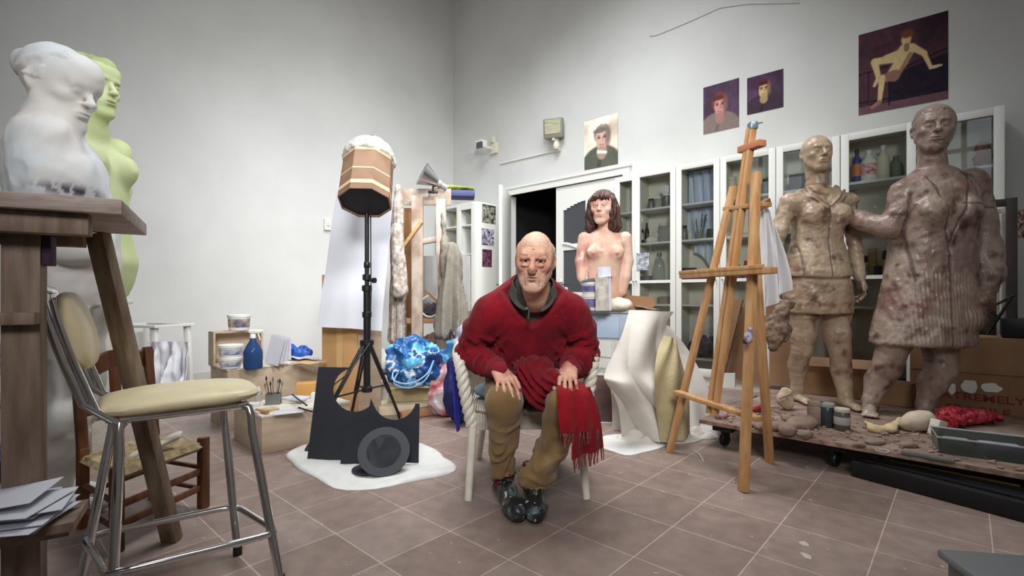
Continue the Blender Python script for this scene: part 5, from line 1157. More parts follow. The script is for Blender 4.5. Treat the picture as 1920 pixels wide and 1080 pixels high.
# ---- on the desk
zd = ztp+.0045
def ond(px, dy=0): q = P(px, 500, BY-.02+dy); return V3(q.x, q.y, zd)
q = ond(1110, .0); bucket((q.x, q.y, zd), .075, .115, 'white tub with violet and blue label on the desk', mat('violet_label', S(150, 140, 180), .5, col2=S(40, 44, 120), vs=18))
bucket((q.x, q.y, zd+.1155), .078, .09, 'second white tub with violet label stacked on the first', MATS['violet_label'])
def stand_sheet(px0, px1, yt, Y, lab, m, tilt=0, h=None, group=None):
    a = P(px0, 560, Y); b = P(px1, 560, Y); zt = P(px0, yt, Y).z
    def fn(s, r): p = a.lerp(b, s); return V3(p.x+tilt*r, Y+.02*math.sin(s*3)+.03*r, zd+.002+(zt-zd)*r)
    return solo('paper_sheet', MB().sheet(fn, 10, 8, .002), m, lab, 'paper', group)
stand_sheet(1122, 1147, 500, 3.50, 'upright white sheet with a dark edge next to the tubs', m_paper)
stand_sheet(1117, 1142, 520, 3.44, 'torn mottled sheet standing in front of the tubs', mat('mottled_paper', S(206, 200, 194), .8, col2=S(150, 140, 128), vs=16))
for i in range(4):
    z_ = P(1112, 512-4*i, 3.6).z
    def topf(s, r, i=i, z_=z_): p = P(1086+50*s+4*i, 500, 3.52+.24*r); return V3(p.x, p.y, zd+.2075+.006*i+.02*s*(.5+.5*i/3))
    solo('paper_sheet', MB().sheet(topf, 8, 6, .0015), m_paper, 'white sheet in the small pile lying across the stacked tubs', 'paper', 'papers on the tubs')
q = ond(1153, -.03); cloth_lump('paper_parcel', (q.x+.03, q.y, zd), (.09, .07, .045), mat('cream_wrap', S(224, 216, 196), .75), 'cream paper parcel in front of the torso', 'parcel', 15, amp=.01, res=.007, zmin=zd)
q = ond(1187, .02)
solo('cardboard_flap', MB().prism([(0, 0), (.24, 0), (.27, .03), (.27, .075), (.25, .095), (.0, .115)], Matrix.Translation((q.x-.10, q.y+.07, zd+.001)) @ Matrix.Rotation(-.1, 4, 'Z') @ Matrix.Rotation(math.radians(86), 4, 'X'), .008), m_card2, 'brown cardboard with rounded corner standing beside the torso hand', 'cardboard')
def bk_(a, b): return V3(q.x+.02+.16*a, q.y-.05+.10*b, zd+.004+.025*(1-a)+.004*math.sin(a*8))
solo('open_booklet', MB().sheet(bk_, 10, 4, .006), mat('booklet_pages', S(206, 200, 178), .8, col2=S(110, 100, 84), vs=20), 'open booklet curling at the corner of the desk', 'book')
q = ond(1060, .1)
for i, (px, hh, rr_, mm, lb) in enumerate(((1041, .17, .034, m_jarglass, 'clear glass bottle just behind the red shoulder'), (1051, .21, .030, k_grey, 'tall grey flask behind the red shoulder'), (1061, .15, .026, k_plas, 'pale plaster pot next to the grey flask'))):
    q = P(px, 500, 3.72+.03*i); t = thing(('glass_bottle', 'flask', 'pot')[i], lb, ('bottle', 'flask', 'pot')[i], (q.x, q.y, zd)); part('body', MB().lathe([(rr_*.9, 0), (rr_, .01), (rr_, hh*.6), (rr_*.5, hh*.8), (rr_*.5, hh)], 16), mm, t); part('cap', MB().lathe([(rr_*.55, hh), (rr_*.55, hh+.02), (0, hh+.022)], 12), k_white, t)
# a wider side board that carries those bottles
tsb = thing('side_board', 'narrow white side board behind the seated man holding bottles', 'shelf', (P(1062, 500, 3.76).x, 3.76, 0))
x0_, x1_ = P(1036, 500, 3.76).x, P(1067, 500, 3.76).x
part('board', MB().box(((x0_+x1_)/2, 3.76, zd-.0125), (x1_-x0_, .20, .022), bev=.002), m_lb2, tsb, True)
for x in (x0_+.02, x1_-.02): part('leg', MB().bar((x, 3.76, 0), (x, 3.76, zd-.022), .03, .03), m_lb2, tsb, True)
# ================================================================ foam slab and white drapery
m_drape = mat('white_drape', S(204, 198, 190), .75, var=.05, vs=6, bump=.15, bs=25)
def catm(pts, t):
    n = len(pts)-1; x = t*n; i = min(int(x), n-1); f = x-i; p0, p1, p2, p3 = (Vector(pts[max(i-1, 0)]), Vector(pts[i]), Vector(pts[i+1]), Vector(pts[min(i+2, n)]))
    return .5*((2*p1)+(p2-p0)*f+(2*p0-5*p1+4*p2-p3)*f*f+(3*p1-p0-3*p2+p3)*f**3)
YF = 3.25
Lp = [P(1180, 582, YF), P(1166, 632, YF-.15), P(1136, 700, YF-.22), P(1140, 718, YF-.25), P(1158, 760, YF-.15), P(1165, 800, YF-.12)]
Rp = [P(1262, 584, YF+.1), P(1243, 618, YF), P(1236, 680, YF-.12), P(1236, 730, YF-.22), P(1250, 775, YF-.18), P(1262, 806, YF-.12)]
for L_ in (Lp, Rp): L_[-1].z = .02
def foam(a, b):
    p = catm(Lp, b).lerp(catm(Rp, b), a); p.y += .05*math.sin(a*6+b*7)*b+.035*(1-2*abs(math.sin(a*5-b*5)))*min(1, b*2)-.06*math.sin(math.pi*a)+.05*math.sin(b*3.1)*(1-b); return p
solo('foam_drape', MB().sheet(foam, 40, 60, .014), m_drape, 'bent white foam sheet hanging in folds in front of the blue desk', 'foam sheet')
Lq = [P(1166, 632, YF+.04), P(1145, 690, YF+.02), P(1150, 760, YF+.02), P(1150, 800, YF+.04)]; Rq = [P(1250, 610, YF+.24), P(1290, 660, YF+.24), P(1330, 740, YF+.1), P(1345, 795, YF+.0)]
Lq[-1].z = .015; Rq[-1].z = .015
def back_drape(a, b):
    p = catm(Lq, b).lerp(catm(Rq, b), a); p.y += .03*math.sin(a*11+b*2)+.03*math.sin(a*23)*b; return p
solo('white_drapery', MB().sheet(back_drape, 50, 30, .006), m_drape, 'thin white drapery spreading behind the bent foam sheet', 'cloth')
kp = [P(1240, 628, YF-.08), P(1222, 700, YF-.28), P(1235, 765, YF-.24)]; kq = [P(1262, 634, YF-.02), P(1282, 715, YF-.12), P(1290, 783, YF-.10)]
kp[-1].z = .03; kq[-1].z = .025
def khaki(a, b): p = catm(kp, b).lerp(catm(kq, b), a); p.y += -.05*math.sin(math.pi*a)+.014*math.sin(a*12+b*9)-.045; return p
solo('khaki_canvas', MB().sheet(khaki, 24, 30, .006), mat('khaki_canvas', S(176, 162, 126), .85, var=.12, vs=5, bump=.4, bs=60), 'mottled khaki canvas wedged in the white drapery', 'canvas')
def heap(name, cx, cy, rx, ry, h, m, label, cat, seed, n=54, z0=.0):
    """a heap of cloth lying on the floor, as a height field with a closed bottom"""
    mb = MB(); vs = []; fs = []
    for side in (0, 1):
        for i in range(n+1):
            for j in range(n+1):
                a = (i/n)*2-1; b = (j/n)*2-1; q = a*math.sqrt(max(0, 1-b*b/2)); w = b*math.sqrt(max(0, 1-a*a/2)); r = math.hypot(q, w); p = V3(cx+rx*q, cy+ry*w, 0)
                e = max(0, 1-r**3); nz = abs(mnoise.noise(V3(p.x*6, p.y*9, seed)))*1.3+.5*abs(mnoise.noise(V3(p.x*14, p.y*20, seed+4)))
                p.z = z0+(.001 if side else .003+h*e*(.35+nz)); vs.append(p)
    N1 = (n+1)**2; q_ = lambda i, j, s: s*N1+i*(n+1)+j
    for i in range(n):
        for j in range(n): fs.append((q_(i, j, 0), q_(i+1, j, 0), q_(i+1, j+1, 0), q_(i, j+1, 0))); fs.append((q_(i, j, 1), q_(i, j+1, 1), q_(i+1, j+1, 1), q_(i+1, j, 1)))
    for i in range(n):
        for (a, b) in (((i, 0), (i+1, 0)), ((i+1, n), (i, n)), ((0, i+1), (0, i)), ((n, i), (n, i+1))): fs.append((q_(*a, 1), q_(*b, 1), q_(*b, 0), q_(*a, 0)))
    mb.add(vs, fs); return solo(name, mb, m, label, cat, smooth=70)
c = G(1236, 822); heap('cloth_heap', c.x, c.y, .27, .12, .085, m_drape, 'rumpled white cloth heap at the foot of the foam sheet', 'cloth', 2)
c = G(1312, 812); heap('cloth_heap', c.x+.0, c.y+.02, .15, .17, .07, m_drape, 'loose white cloth pooled behind the left easel leg', 'cloth', 9)
floor_sheet([G(1130, 815), G(1118, 838), G(1180, 857), G(1262, 832), G(1250, 812)], m_floorsheet, 'floor_sheet', 'small pale sheet flat on the floor in front of the cloth heap', amp=.003, lift=.003, n=12, seed=4)
# tile reflections painted as flat pale patches, and a curl of wire
solo('wire_curl', MB().tube([G(1302, 846)+V3(0, 0, .003), G(1312, 856)+V3(0, 0, .012), G(1319, 866)+V3(0, 0, .003)], .0022, 6), k_white, 'tiny white wire curl on the tiles beside the easel', 'wire')
def glint(px, py, w, h, name, label, seed):
    c = G(px, py); mb = MB(); n = 26; vs = [V3(c.x, c.y, .0016)]
    for k in range(n): a = 2*math.pi*k/n; r = 1+.45*mnoise.noise(V3(math.cos(a)*1.7, math.sin(a)*1.7, seed)); vs.append(V3(c.x+w*r*math.cos(a), c.y+h*r*math.sin(a), .0012))
    mb.add(vs, [(0, 1+k, 1+(k+1) % n) for k in range(n)]); mb.add([v-V3(0, 0, .0008) for v in vs], [(0, 1+(k+1) % n, 1+k) for k in range(n)]); solo(name, mb, mat('painted_glint_pale', S(186, 180, 172), .7), label, 'painted glint')
glint(1508, 1020, .016, .018, 'painted_glint', 'painted pale round splash on the tiles, lower right area', 1)
glint(1512, 1043, .014, .022, 'painted_glint', 'painted elongated pale splash just below the round one', 5)
# ================================================================ easel
m_beech = mat('beech', S(202, 160, 112), .45, col2=S(176, 128, 82), vs=4, stretch=(7, 7, 1.2), bump=.12, bs=14, var=.06)
t = thing('easel', 'big beech studio easel facing away to the side', 'easel', (1.05, 2.6, 0), 0)
eA, eB, eC = V3(.906, 2.857, 0), V3(1.064, 2.281, 0), V3(1.389, 2.674, 0)
tA, tB = V3(1.214, 2.72, 1.50), V3(1.249, 2.536, 1.50)
enrm = V3(.964, .264, 0)
part('leg', MB().bar(eA, tA, .038, .026, up=enrm), m_beech, t, True)
part('leg', MB().bar(eB, tB+V3(.0, 0, .03), .044, .03, up=enrm), m_beech, t, True)
part('rear_leg', MB().bar(eC, V3(1.28, 2.63, 1.30), .044, .026, up=enrm), m_beech, t, True)
mb0, mt0 = P(1335, 777, 2.60), P(1409, 240, 2.68); sd = V3(-.264, .964, 0)*.022
part('mast', MB().bar(mb0+sd, mt0+sd*.6, .020, .034, up=enrm).bar(mb0-sd, mt0-sd*.6, .020, .034, up=enrm), m_beech, t, True)
ed = V3(-.264, .964, 0)
tc_ = V3(1.12, 2.605, 1.02)
part('tray', MB().box(tc_+ed*.02, (.085, .66, .032), Matrix.Rotation(math.atan2(ed.y, ed.x)-math.pi/2, 4, 'Z'), .004).box(tc_+ed*.02-enrm*.04+V3(0, 0, .018), (.012, .66, .02), Matrix.Rotation(math.atan2(ed.y, ed.x)-math.pi/2, 4, 'Z'), .002), m_beech, t, True)
cbz = lambda px, py, Y: P(px, py, Y)
part('cross_bar', MB().bar(cbz(1268, 735, 2.80), cbz(1424, 786, 2.36), .022, .050, up=enrm), m_beech, t, True)
part('cross_bar', MB().bar(P(1362, 392, 2.76), P(1440, 383, 2.50), .022, .055, up=enrm), m_beech, t, True)
part('head_block', MB().box(P(1409, 275, 2.66), (.05, .15, .035), Matrix.Rotation(.35, 4, 'Z'), .003), mat('reddish_wood', S(196, 130, 92), .5), t, True)
part('top_clamp', MB().box(mt0+V3(.004, -.004, .008), (.04, .05, .04), bev=.004).tube([mt0+V3(.02, -.01, .02), mt0+V3(.05, -.02, .025)], .005, 8), mat('grey_clamp', S(140, 156, 164), .35, .6), t, True)
part('wing_nut', MB().tube([P(1397, 640, 2.40), P(1397, 640, 2.36)], .012, 10), mat('steel', S(130, 130, 134), .3, 1), t, True)
part('slide_bar', MB().bar(P(1411, 340, 2.70), P(1411, 520, 2.66), .03, .04, up=(0, 1, 0)), mat('grey_painted_bar', S(140, 138, 130), .5), t, True)
q = P(1404, 628, 2.30)
f = Field().at(Matrix.Translation(q)); f.ell((0, 0, -.01), (.020, .014, .030)).ell((.004, -.005, .022), (.012, .012, .016), k=.008); ps, Q = f.mesh(.004); ps += vnormals(ps, Q)*(.003*fbm(ps, 60, 3))[:, None]
tag(soft('hanging_tag', ps, Q, mat('mottled_tag', S(206, 196, 206), .6, col2=S(70, 60, 120), vs=60)), 'small white and violet rag knotted on the front easel leg', 'rag')
# white cloth hung on the easel
def ecl(a, b):
    top = P(1424+22*a, 372+24*a+26*abs(a-.5), 2.86); bot = P(1418+62*a, 600-60*a, 2.88); p = top.lerp(bot, b); p.x += .02*math.sin(b*3)*a; p.y += .030*math.sin(a*16+b*2)*(.3+b)+.012*math.sin(a*31+1); return p
solo('white_rag', MB().sheet(ecl, 50, 34, .004), mat('white_linen', S(226, 224, 226), .75, bump=.1, bs=30), 'long white rag draped from the easel behind its front leg', 'cloth')
solo('easel_stick', MB().bar(P(1441, 378, 2.80), P(1418, 392, 2.74), .03, .04), mat('rusty_wood', S(146, 104, 70), .6), 'stub of brown stick poking out over the white rag', 'stick')
# ================================================================ dolly platform
D0 = V3(1.135, 3.0, 0); DZt = .155
def DK(a, b, z=0): return D0+uu*a+vv*b+V3(0, 0, z)
t = thing('dolly_platform', 'low wooden platform on castors, crusted with clay, carrying both clay women', 'platform', DK(1.1, .62), YAW)
m_deck = mat('clay_crusted_board', S(150, 130, 116), .85, col2=S(112, 90, 78), vs=7, var=.2, bump=.5, bs=26)
part('deck', MB().box(DK(1.18, .85, DZt-.012), (2.36, 1.70, .024), Matrix.Rotation(YAW, 4, 'Z'), .002), m_deck, t, True)
part('front_edge_strip', MB().box(DK(1.18, -.004, DZt-.012), (2.36, .006, .022), Matrix.Rotation(YAW, 4, 'Z')), mat('ply_edge', S(186, 156, 138), .8, col2=S(120, 90, 76), vs=20), t, True)
for a, b in ((.12, .08), (.68, .10), (1.75, .50), (.12, 1.55), (1.9, 1.55)):
    bl_k = part('castor_block', MB().box(DK(a, b, DZt-.042), (.11, .10, .036), Matrix.Rotation(YAW, 4, 'Z')), mat('dark_block', S(44, 38, 36), .7), t, True)
    part('castor_wheel', MB().lathe([(.0, -.014), (.036, -.014), (.04, -.008), (.04, .008), (.036, .014), (0, .014)], 20, Matrix.Translation(DK(a, b, .0415)) @ Matrix.Rotation(.6, 4, 'Z') @ Matrix.Rotation(math.pi/2, 4, 'X')).bar(DK(a, b, .05), DK(a, b, DZt-.06), .05, .03), k_black, bl_k, True)
def onD(px, py): return G(px, py, DZt+.0005)
# crumbs of clay: countless
mb = MB(); rr = random.Random(11)
for i in range(520):
    a = rr.uniform(.05, 2.2); b = rr.uniform(.02, .55)**1.0; p = DK(a, b, DZt); r = rr.uniform(.004, .014)*(1.5 if rr.random() < .12 else 1)
    bm_ = bmesh.new(); bmesh.ops.create_icosphere(bm_, subdivisions=1, radius=r)
    for v in bm_.verts: v.co *= 1+.4*mnoise.noise(v.co*90+p*7); v.co.z = max(v.co.z*.6, -r*.3)
    mb.bm(bm_, Matrix.Translation(p+V3(0, 0, r*.3+.001)))
solo('clay_crumbs', mb, mat('clay_crumb', S(170, 146, 132), .9, col2=S(120, 96, 84), vs=12), 'crumbs and shavings of clay scattered over the platform deck', 'clay crumbs', kind='stuff')
m_clay = mat('raw_clay_lump', S(164, 142, 128), .9, col2=S(118, 96, 84), vs=10, var=.15, bump=.6, bs=50)
def lump(name, p, parts, label, cat, m=m_clay, amp=.012, fr=16, seed=0, res=.008, zmin=None):
    f = Field().at(Matrix.Translation(p))
    for c_, r_ in parts: f.ell(c_, r_, k=.02)
    ps, Q = f.mesh(res); ps += vnormals(ps, Q)*(amp*fbm(ps, fr, seed, 3))[:, None]
    if zmin is None: zmin = p[2]
    ps[:, 2] = np.maximum(ps[:, 2], zmin+.0006); return tag(soft(name, ps, Q, m), label, cat)
q = onD(1448, 806); lump('clay_lump', q, [((0, 0, .02), (.07, .045, .028)), ((.06, 0, .02), (.05, .04, .025)), ((-.06, .01, .015), (.04, .03, .02))], 'flat clay lump on the platform behind the front easel leg', 'clay', seed=1)
q = onD(1500, 800); lump('clay_lump', q, [((0, 0, .03), (.07, .04, .035)), ((.03, -.03, .02), (.06, .04, .03)), ((-.05, -.01, .02), (.04, .04, .03))], 'rough clay lump left of the clay-covered bucket', 'clay', seed=2)
q = onD(1475, 768); lump('broken_plaster_face', q, [((0, 0, .07), (.05, .035, .075)), ((-.03, 0, .05), (.03, .03, .04))], 'pale broken plaster face propped behind the easel legs', 'plaster fragment', mat('pale_plaster_face', S(196, 172, 144), .8, var=.15), seed=3)
for i, (px, py, sx_, sz_, lb) in enumerate(((1415, 800, .045, .02, 'small clay scrap near the foot of the front easel leg'), (1478, 815, .05, .03, 'chunk of clay at the very edge of the platform, before the rough lump'), (1510, 822, .035, .022, 'little clay clod at the edge right below the clay-covered bucket'), (1530, 790, .03, .05, 'twisted upright strand of clay touching the bucket'), (1640, 832, .05, .012, 'thin flake of clay in front of the yellowish horn'), (1700, 838, .04, .014, 'thin clay flake before the creamy plaster lump'), (1480, 790, .04, .02, 'clay clod just behind the rough lump'), (1610, 838, .03, .014, 'small clay chip in front of the labelled jar'))):
    q = onD(px, py); lump('clay_scrap', q, [((0, 0, sz_*.8), (sx_, sx_*.6, sz_)), ((sx_*.6, .01, sz_*.5), (sx_*.5, sx_*.5, sz_*.7))], lb, 'clay', amp=.010, fr=24, seed=20+i, res=.006)
q = onD(1655, 848); solo('wire_loop', MB().tube([q+V3(.030*math.cos(a), .022*math.sin(a), .004+.006*abs(math.sin(a*2))) for a in [k*.42 for k in range(16)]], .0022, 6), k_plas, 'pale loop of wire lying on the platform edge', 'wire')
solo('wooden_batten', MB().bar(onD(1690, 850)+V3(0, 0, .008), onD(1790, 868)+V3(0, 0, .008), .03, .014), k_grey, 'grey batten lying along the platform edge before the tray', 'batten')
def djar(px, py, r, h, body, lid, label, band=None, name='jar'):
    q = onD(px, py); q.y += r; t = thing(name, label, 'jar', q)
    part('body', MB().lathe([(r*.9, 0), (r, .008), (r, h*.76), (r*.86, h*.84)], 24), body, t); part('lid', MB().lathe([(r*.92, h*.84), (r*.95, h*.85), (r*.95, h*.98), (r*.88, h)], 24), lid, t)
    if band: part('paper_label', MB().lathe([(r*1.01, h*.28), (r*1.015, h*.285), (r*1.015, h*.62), (r*1.01, h*.625)], 24), band, t)
    return t
t = djar(1538, 800, .043, .135, m_clay, k_clay, 'clay-smeared bucket with a pale rim', name='clay_bucket')
djar(1559, 803, .040, .135, mat('dark_jar', S(58, 60, 66), .25), mat('grey_green_lid', S(150, 158, 150), .5), 'dark glass jar with grey-green lid between bucket and labelled jar')
djar(1588, 810, .040, .122, mat('murky_jar', S(86, 82, 78), .25), mat('off_white_lid', S(198, 190, 172), .5), 'jar with off-white lid and paper label, nearest of the three', mat('grey_label', S(170, 168, 164), .7))
q = onD(1655, 812); 
f = Field(); f.chain([onD(1622, 797)+V3(0, 0, .025), onD(1640, 810)+V3(0, 0, .015), onD(1668, 811)+V3(0, 0, .02), onD(1690, 795)+V3(0, 0, .035)], [.008, .028, .026, .010], k=.02, flat=((0, 0, 1), .7)); ps, Q = f.mesh(.006); ps += vnormals(ps, Q)*(.005*fbm(ps, 30, 3))[:, None]; ps[:, 2] = np.maximum(ps[:, 2], DZt+.001)
tag(soft('plaster_horn', ps, Q, mat('yellowed_plaster', S(206, 184, 140), .75, var=.12, vs=14)), 'curved yellowish plaster piece like a horn', 'plaster fragment')
lump('plaster_ball', onD(1722, 808), [((0, 0, .055), (.085, .06, .056)), ((.04, 0, .06), (.05, .05, .05)), ((-.05, 0, .04), (.05, .04, .04))], 'rounded creamy plaster lump between horn and white block', 'plaster fragment', mat('creamy_plaster', S(198, 180, 160), .8, var=.12, vs=10), amp=.005, seed=4)
q = onD(1764, 822); solo('plaster_block', MB().box((0, 0, .045), (.055, .05, .085), Matrix.Rotation(.3, 4, 'Y'), .003), k_plas, 'small white block tilted against the red bag', 'block', world=False, loc=(q.x, q.y+.02, q.z+.004), rz=.2)
q = onD(1815, 800); cloth_lump('red_plastic_bag', (q.x-.05, q.y+.03, DZt+.0005), (.09, .06, .05), mat('red_polythene', S(166, 44, 60), .38, var=.15, vs=12, bump=.5, bs=28), 'crumpled red plastic bag on the platform', 'bag', 31, amp=.016, fr=20, res=.005, extra=(((.10, .02, .05), (.10, .05, .04)), ((.20, .02, .035), (.09, .03, .02)), ((-.05, -.06, .03), (.04, .04, .03))))
# plastic tray with green and white things in it
q = onD(1862, 858); ty_ = YAW+.15; t = thing('plastic_tray', 'clear grey plastic tray on the platform corner', 'tray', (q.x+.02, q.y+.06, DZt+.0006), ty_)
tr = MB(); tw_, td_, th_ = .36, .22, .075
tr.box((0, 0, .004), (tw_, td_, .006))
for s in (-1, 1): tr.box((0, s*td_/2, th_/2), (tw_, .004, th_), Matrix.Rotation(s*-.12, 4, 'X')); tr.box((s*tw_/2, 0, th_/2), (.004, td_, th_), Matrix.Rotation(s*.12, 4, 'Y'))
part('tray_body', tr, mat('smoky_plastic', S(120, 124, 122), .2, trans=.55, ior=1.15), t)
part('rim', MB().tube([(sx*(tw_/2+.006), sy*(td_/2+.006), th_) for sx, sy in ((-1, -1), (1, -1), (1, 1), (-1, 1))], .005, 8, closed=True), mat('pale_rim', S(170, 174, 176), .4), t)
Mt = world_of(t)
solo('green_package', MB().box((0, 0, .02), (.10, .14, .04), bev=.01), mat('green_wrapper', S(72, 118, 78), .5, col2=S(150, 170, 140), vs=14), 'green wrapped package inside the plastic tray', 'package', world=False, loc=Mt @ V3(-.10, -.01, .010), rz=ty_)
solo('white_package', MB().box((0, 0, .02), (.15, .15, .04), bev=.012), mat('white_wrapper', S(190, 188, 190), .5, col2=S(96, 110, 160), vs=9), 'white packet with a blue emblem inside the plastic tray', 'package', world=False, loc=Mt @ V3(.055, -.01, .010), rz=ty_+.05)
# sticks and small stuff under the cardboard
q = DK(.2, .42, DZt)
rr = random.Random(4)
for i in range(7):
    a = q+V3(rr.uniform(-.05, .25), rr.uniform(-.12, .1), .012+.016*i); b = a+V3(rr.uniform(-.12, .12), rr.uniform(-.04, .08), rr.uniform(.0, .03)); solo('scrap_stick', MB().bar(a, b, .012, .010), (k_black, k_grey, m_clay, k_clay)[i % 4], 'thin scrap stick in the tangle under the brown cardboard', 'stick', 'scrap sticks under the cardboard')
q = onD(1425, 775); lump('red_rag', q, [((0, 0, .025), (.05, .03, .03))], 'small dark red rag on the platform behind the easel', 'rag', mat('dark_red', S(140, 40, 46), .8), seed=7)
q = onD(1352, 785); lump('paint_pot_rag', q, [((0, 0, .015), (.03, .025, .018)), ((.03, 0, .012), (.02, .02, .014))], 'grey rag knot with a red spot on the platform corner', 'rag', mat('grey_red_rag', S(150, 146, 148), .8, col2=S(150, 50, 60), vs=30), seed=8, res=.005)
# maquette on a stick
q = onD(1438, 790); t = thing('clay_maquette', 'small rough clay head on a stick behind the easel', 'sculpture', q)
part('stick', MB().tube([q, P(1440, 640, q.y)+V3(0, 0, 0)], .009, 8), k_white, t, True)
f = Field().at(Matrix.Translation(P(1457, 620, q.y-.0))); f.ell((0, 0, -.0), (.075, .06, .10)).ell((.05, 0, .14), (.045, .04, .045), k=.03).ell((.01, 0, .09), (.05, .05, .05), k=.03).ell((-.02, 0, -.08), (.03, .03, .05), k=.03)
ps, Q = f.mesh(.008); ps += vnormals(ps, Q)*(.018*fbm(ps, 20, 3)+.006*fbm(ps, 60, 8))[:, None]; soft('clay_head', ps, Q, mat('shaggy_clay', S(150, 128, 108), .7, col2=S(92, 72, 58), vs=30, bump=.6, bs=60), t)
# ---- cardboard behind
m_cb = mat('worn_cardboard', S(146, 112, 82), .8, var=.12, vs=4)
def slab(name, pts, Yf, th, m, label, cat='cardboard', lean=.0):
    """a board outlined in the frame, standing at depth Yf on a plane along u"""
    o = onV(pts[0][0], pts[0][1], Yf); Mx = Matrix((uu, V3(0, 0, 1), vv)).transposed().to_4x4(); Mx.translation = W(0, Yf, 0); inv = Mx.inverted(); pp = []
    for a, b in pts: q = inv @ onV(a, b, Yf); pp.append((q.x, q.y))
    return solo(name, MB().prism(pp, Mx, th), m, label, cat)
slab('cardboard_sheet', [(1352, 704), (1398, 562), (1440, 566), (1500, 560), (1530, 640), (1500, 700), (1480, 722), (1400, 718)], 4.32, .012, m_cb, 'large folded brown cardboard propped between the easel and the smaller clay woman')
slab('cardboard_sheet', [(1352, 704), (1375, 560), (1392, 562), (1358, 700)], 4.26, .03, m_cb, 'edge strip of brown cardboard directly behind the mast foot')
slab('picture_stretcher', [(1349, 700), (1378, 700), (1378, 727), (1349, 727)], 4.22, .02, k_white, 'white little frame end under the brown cardboard', 'frame')
def carton(px, V_, w_, d_, h_, rz, label, flap=True, m=m_cb, z=DZt, Y=None):
    q = onV(px, 600, V_); q.z = z; t = thing('cardboard_box', label, 'box', (q.x, q.y, z+.0005), rz); b = MB(); T_ = .005
    b.box((0, 0, T_/2), (w_, d_, T_))
    for s in (-1, 1): b.box((s*(w_/2-T_/2), 0, h_/2), (T_, d_, h_)); b.box((0, s*(d_/2-T_/2), h_/2), (w_-2*T_, T_, h_))
    part('box_body', b, m, t, smooth=0)
    if flap:
        for s, an in ((-1, .9), (1, .5)): part('flap', MB().box((0, s*(d_/2+.04*math.sin(an)), h_+.045*math.cos(an)), (w_*.96, T_, .10), Matrix.Rotation(-s*an, 4, 'X')), m, t, smooth=0)
    return t
carton(1568, 4.44, .50, .26, .17, YAW+.06, 'open brown carton lying behind the legs of the smaller clay woman')
q = G(1680, 775, DZt); carton(1682, 4.28, .18, .14, .16, YAW-.15, 'small brown carton with a white torn spot beside the foot of the tall clay woman', flap=False)
# torn label patches on the small box
# big box with the printed warning
bv = 4.34; pa = onV(1706, 700, bv); pb2 = onV(1960, 700, bv); ub0 = UVof(pa)[0]; ub1 = UVof(pb2)[0]
zt2 = P(1810, 632, onV(1810, 632, bv).y).z
t = thing('cardboard_box', 'large brown carton printed EXTREMELY FRAGILE in red', 'box', W((ub0+ub1)/2, bv+.15, DZt), YAW)
wb_ = ub1-ub0
part('box_body', MB().box((0, 0, (zt2-DZt)/2+.001), (wb_, .30, zt2-DZt), bev=.003), m_cb, t)
part('flap_seam', MB().box((wb_*.0, -.1512, (zt2-DZt)*.52), (wb_*.98, .0012, .003)), mat('seam_dark', S(70, 50, 36), .9), t)
def torn(px, py, rx, ry, seed):
    c = onV(px, py, bv-.0016); n = 22; vs = []
    for k in range(n): a = 2*math.pi*k/n; r = 1+.35*mnoise.noise(V3(math.cos(a)*1.6, math.sin(a)*1.6, seed)); vs.append((rx*r*math.cos(a), ry*r*math.sin(a)))
    Mx = Matrix((uu, V3(0, 0, 1), -vv)).transposed().to_4x4(); Mx.translation = c
    part('torn_patch', MB().prism(vs, Mx, .001), k_white, t, True, smooth=0, label='white torn patch in the print')
torn(1818, 725, .040, .042, 1); torn(1857, 727, .046, .032, 4); torn(1785, 728, .018, .04, 7)
def text_part(s, c, size, m, parent, xs=1.25):
    cu = bpy.data.curves.new('lettering', 'FONT'); cu.body = s; cu.size = size; cu.align_x = 'CENTER'; cu.extrude = .0004; cu.offset = size*.012
    ob = bpy.data.objects.new('lettering_tmp', cu); COL.objects.link(ob); dg = bpy.context.evaluated_depsgraph_get(); dg.update(); me = bpy.data.meshes.new_from_object(ob.evaluated_get(dg)); bpy.data.objects.remove(ob)
    Mx = Matrix((uu, V3(0, 0, 1), -vv)).transposed().to_4x4(); Mx.translation = c; Mx = Mx @ Matrix.Scale(xs, 4, (1, 0, 0))
    inv = world_of(parent).inverted() @ Mx; me.transform(inv); me.materials.clear(); me.materials.append(m); o = bpy.data.objects.new('lettering', me); COL.objects.link(o); o.parent = parent; MAT4[o.name] = world_of(parent); return o
m_redink = mat('red_ink', S(122, 46, 40), .8)
text_part('EXTREMELY', onV(1832, 752, bv-.002), .066, m_redink, t); text_part('FRAGILE', onV(1832, 776, bv-.002), .066, m_redink, t)
# ---- dark stretcher frames behind the big box
m_dw = mat('dark_wood', S(52, 42, 38), .6, var=.2, vs=8)
def sframe(name, x0, x1, yt, V, z0, label, w_=.05, m=m_dw, lean=0):
    a = onV(x0, yt, V); b = onV(x1, yt, V); zt_ = a.z; t = thing(name, label, 'frame', ((a.x+b.x)/2, (a.y+b.y)/2, z0)); a.z = b.z = 0
    for q in (a, b): part('stile', MB().bar(q+V3(0, 0, z0), q+V3(0, 0, zt_), w_, .03, up=vv), m, t, True)
    for z in (z0+w_/2, zt_-w_/2): part('rail', MB().bar(a.lerp(b, .02)+V3(0, 0, z), a.lerp(b, .98)+V3(0, 0, z), w_*.9, .028, up=vv), m, t, True)
    return t
sframe('stretcher_frame', 1858, 1897, 375, 4.78, .001, 'tall dark wooden stretcher frame leaning by the end cabinet', .055)
sframe('stretcher_frame', 1868, 1884, 392, 4.86, .001, 'thin pale stretcher frame just behind the dark one', .03, k_plas)
a = onV(1846, 582, 4.70); b = onV(1902, 555, 4.70)
tb_ = thing('metal_stand', 'black folded metal stand tangled in front of the dark frame', 'stand', (a.x, a.y, .70))
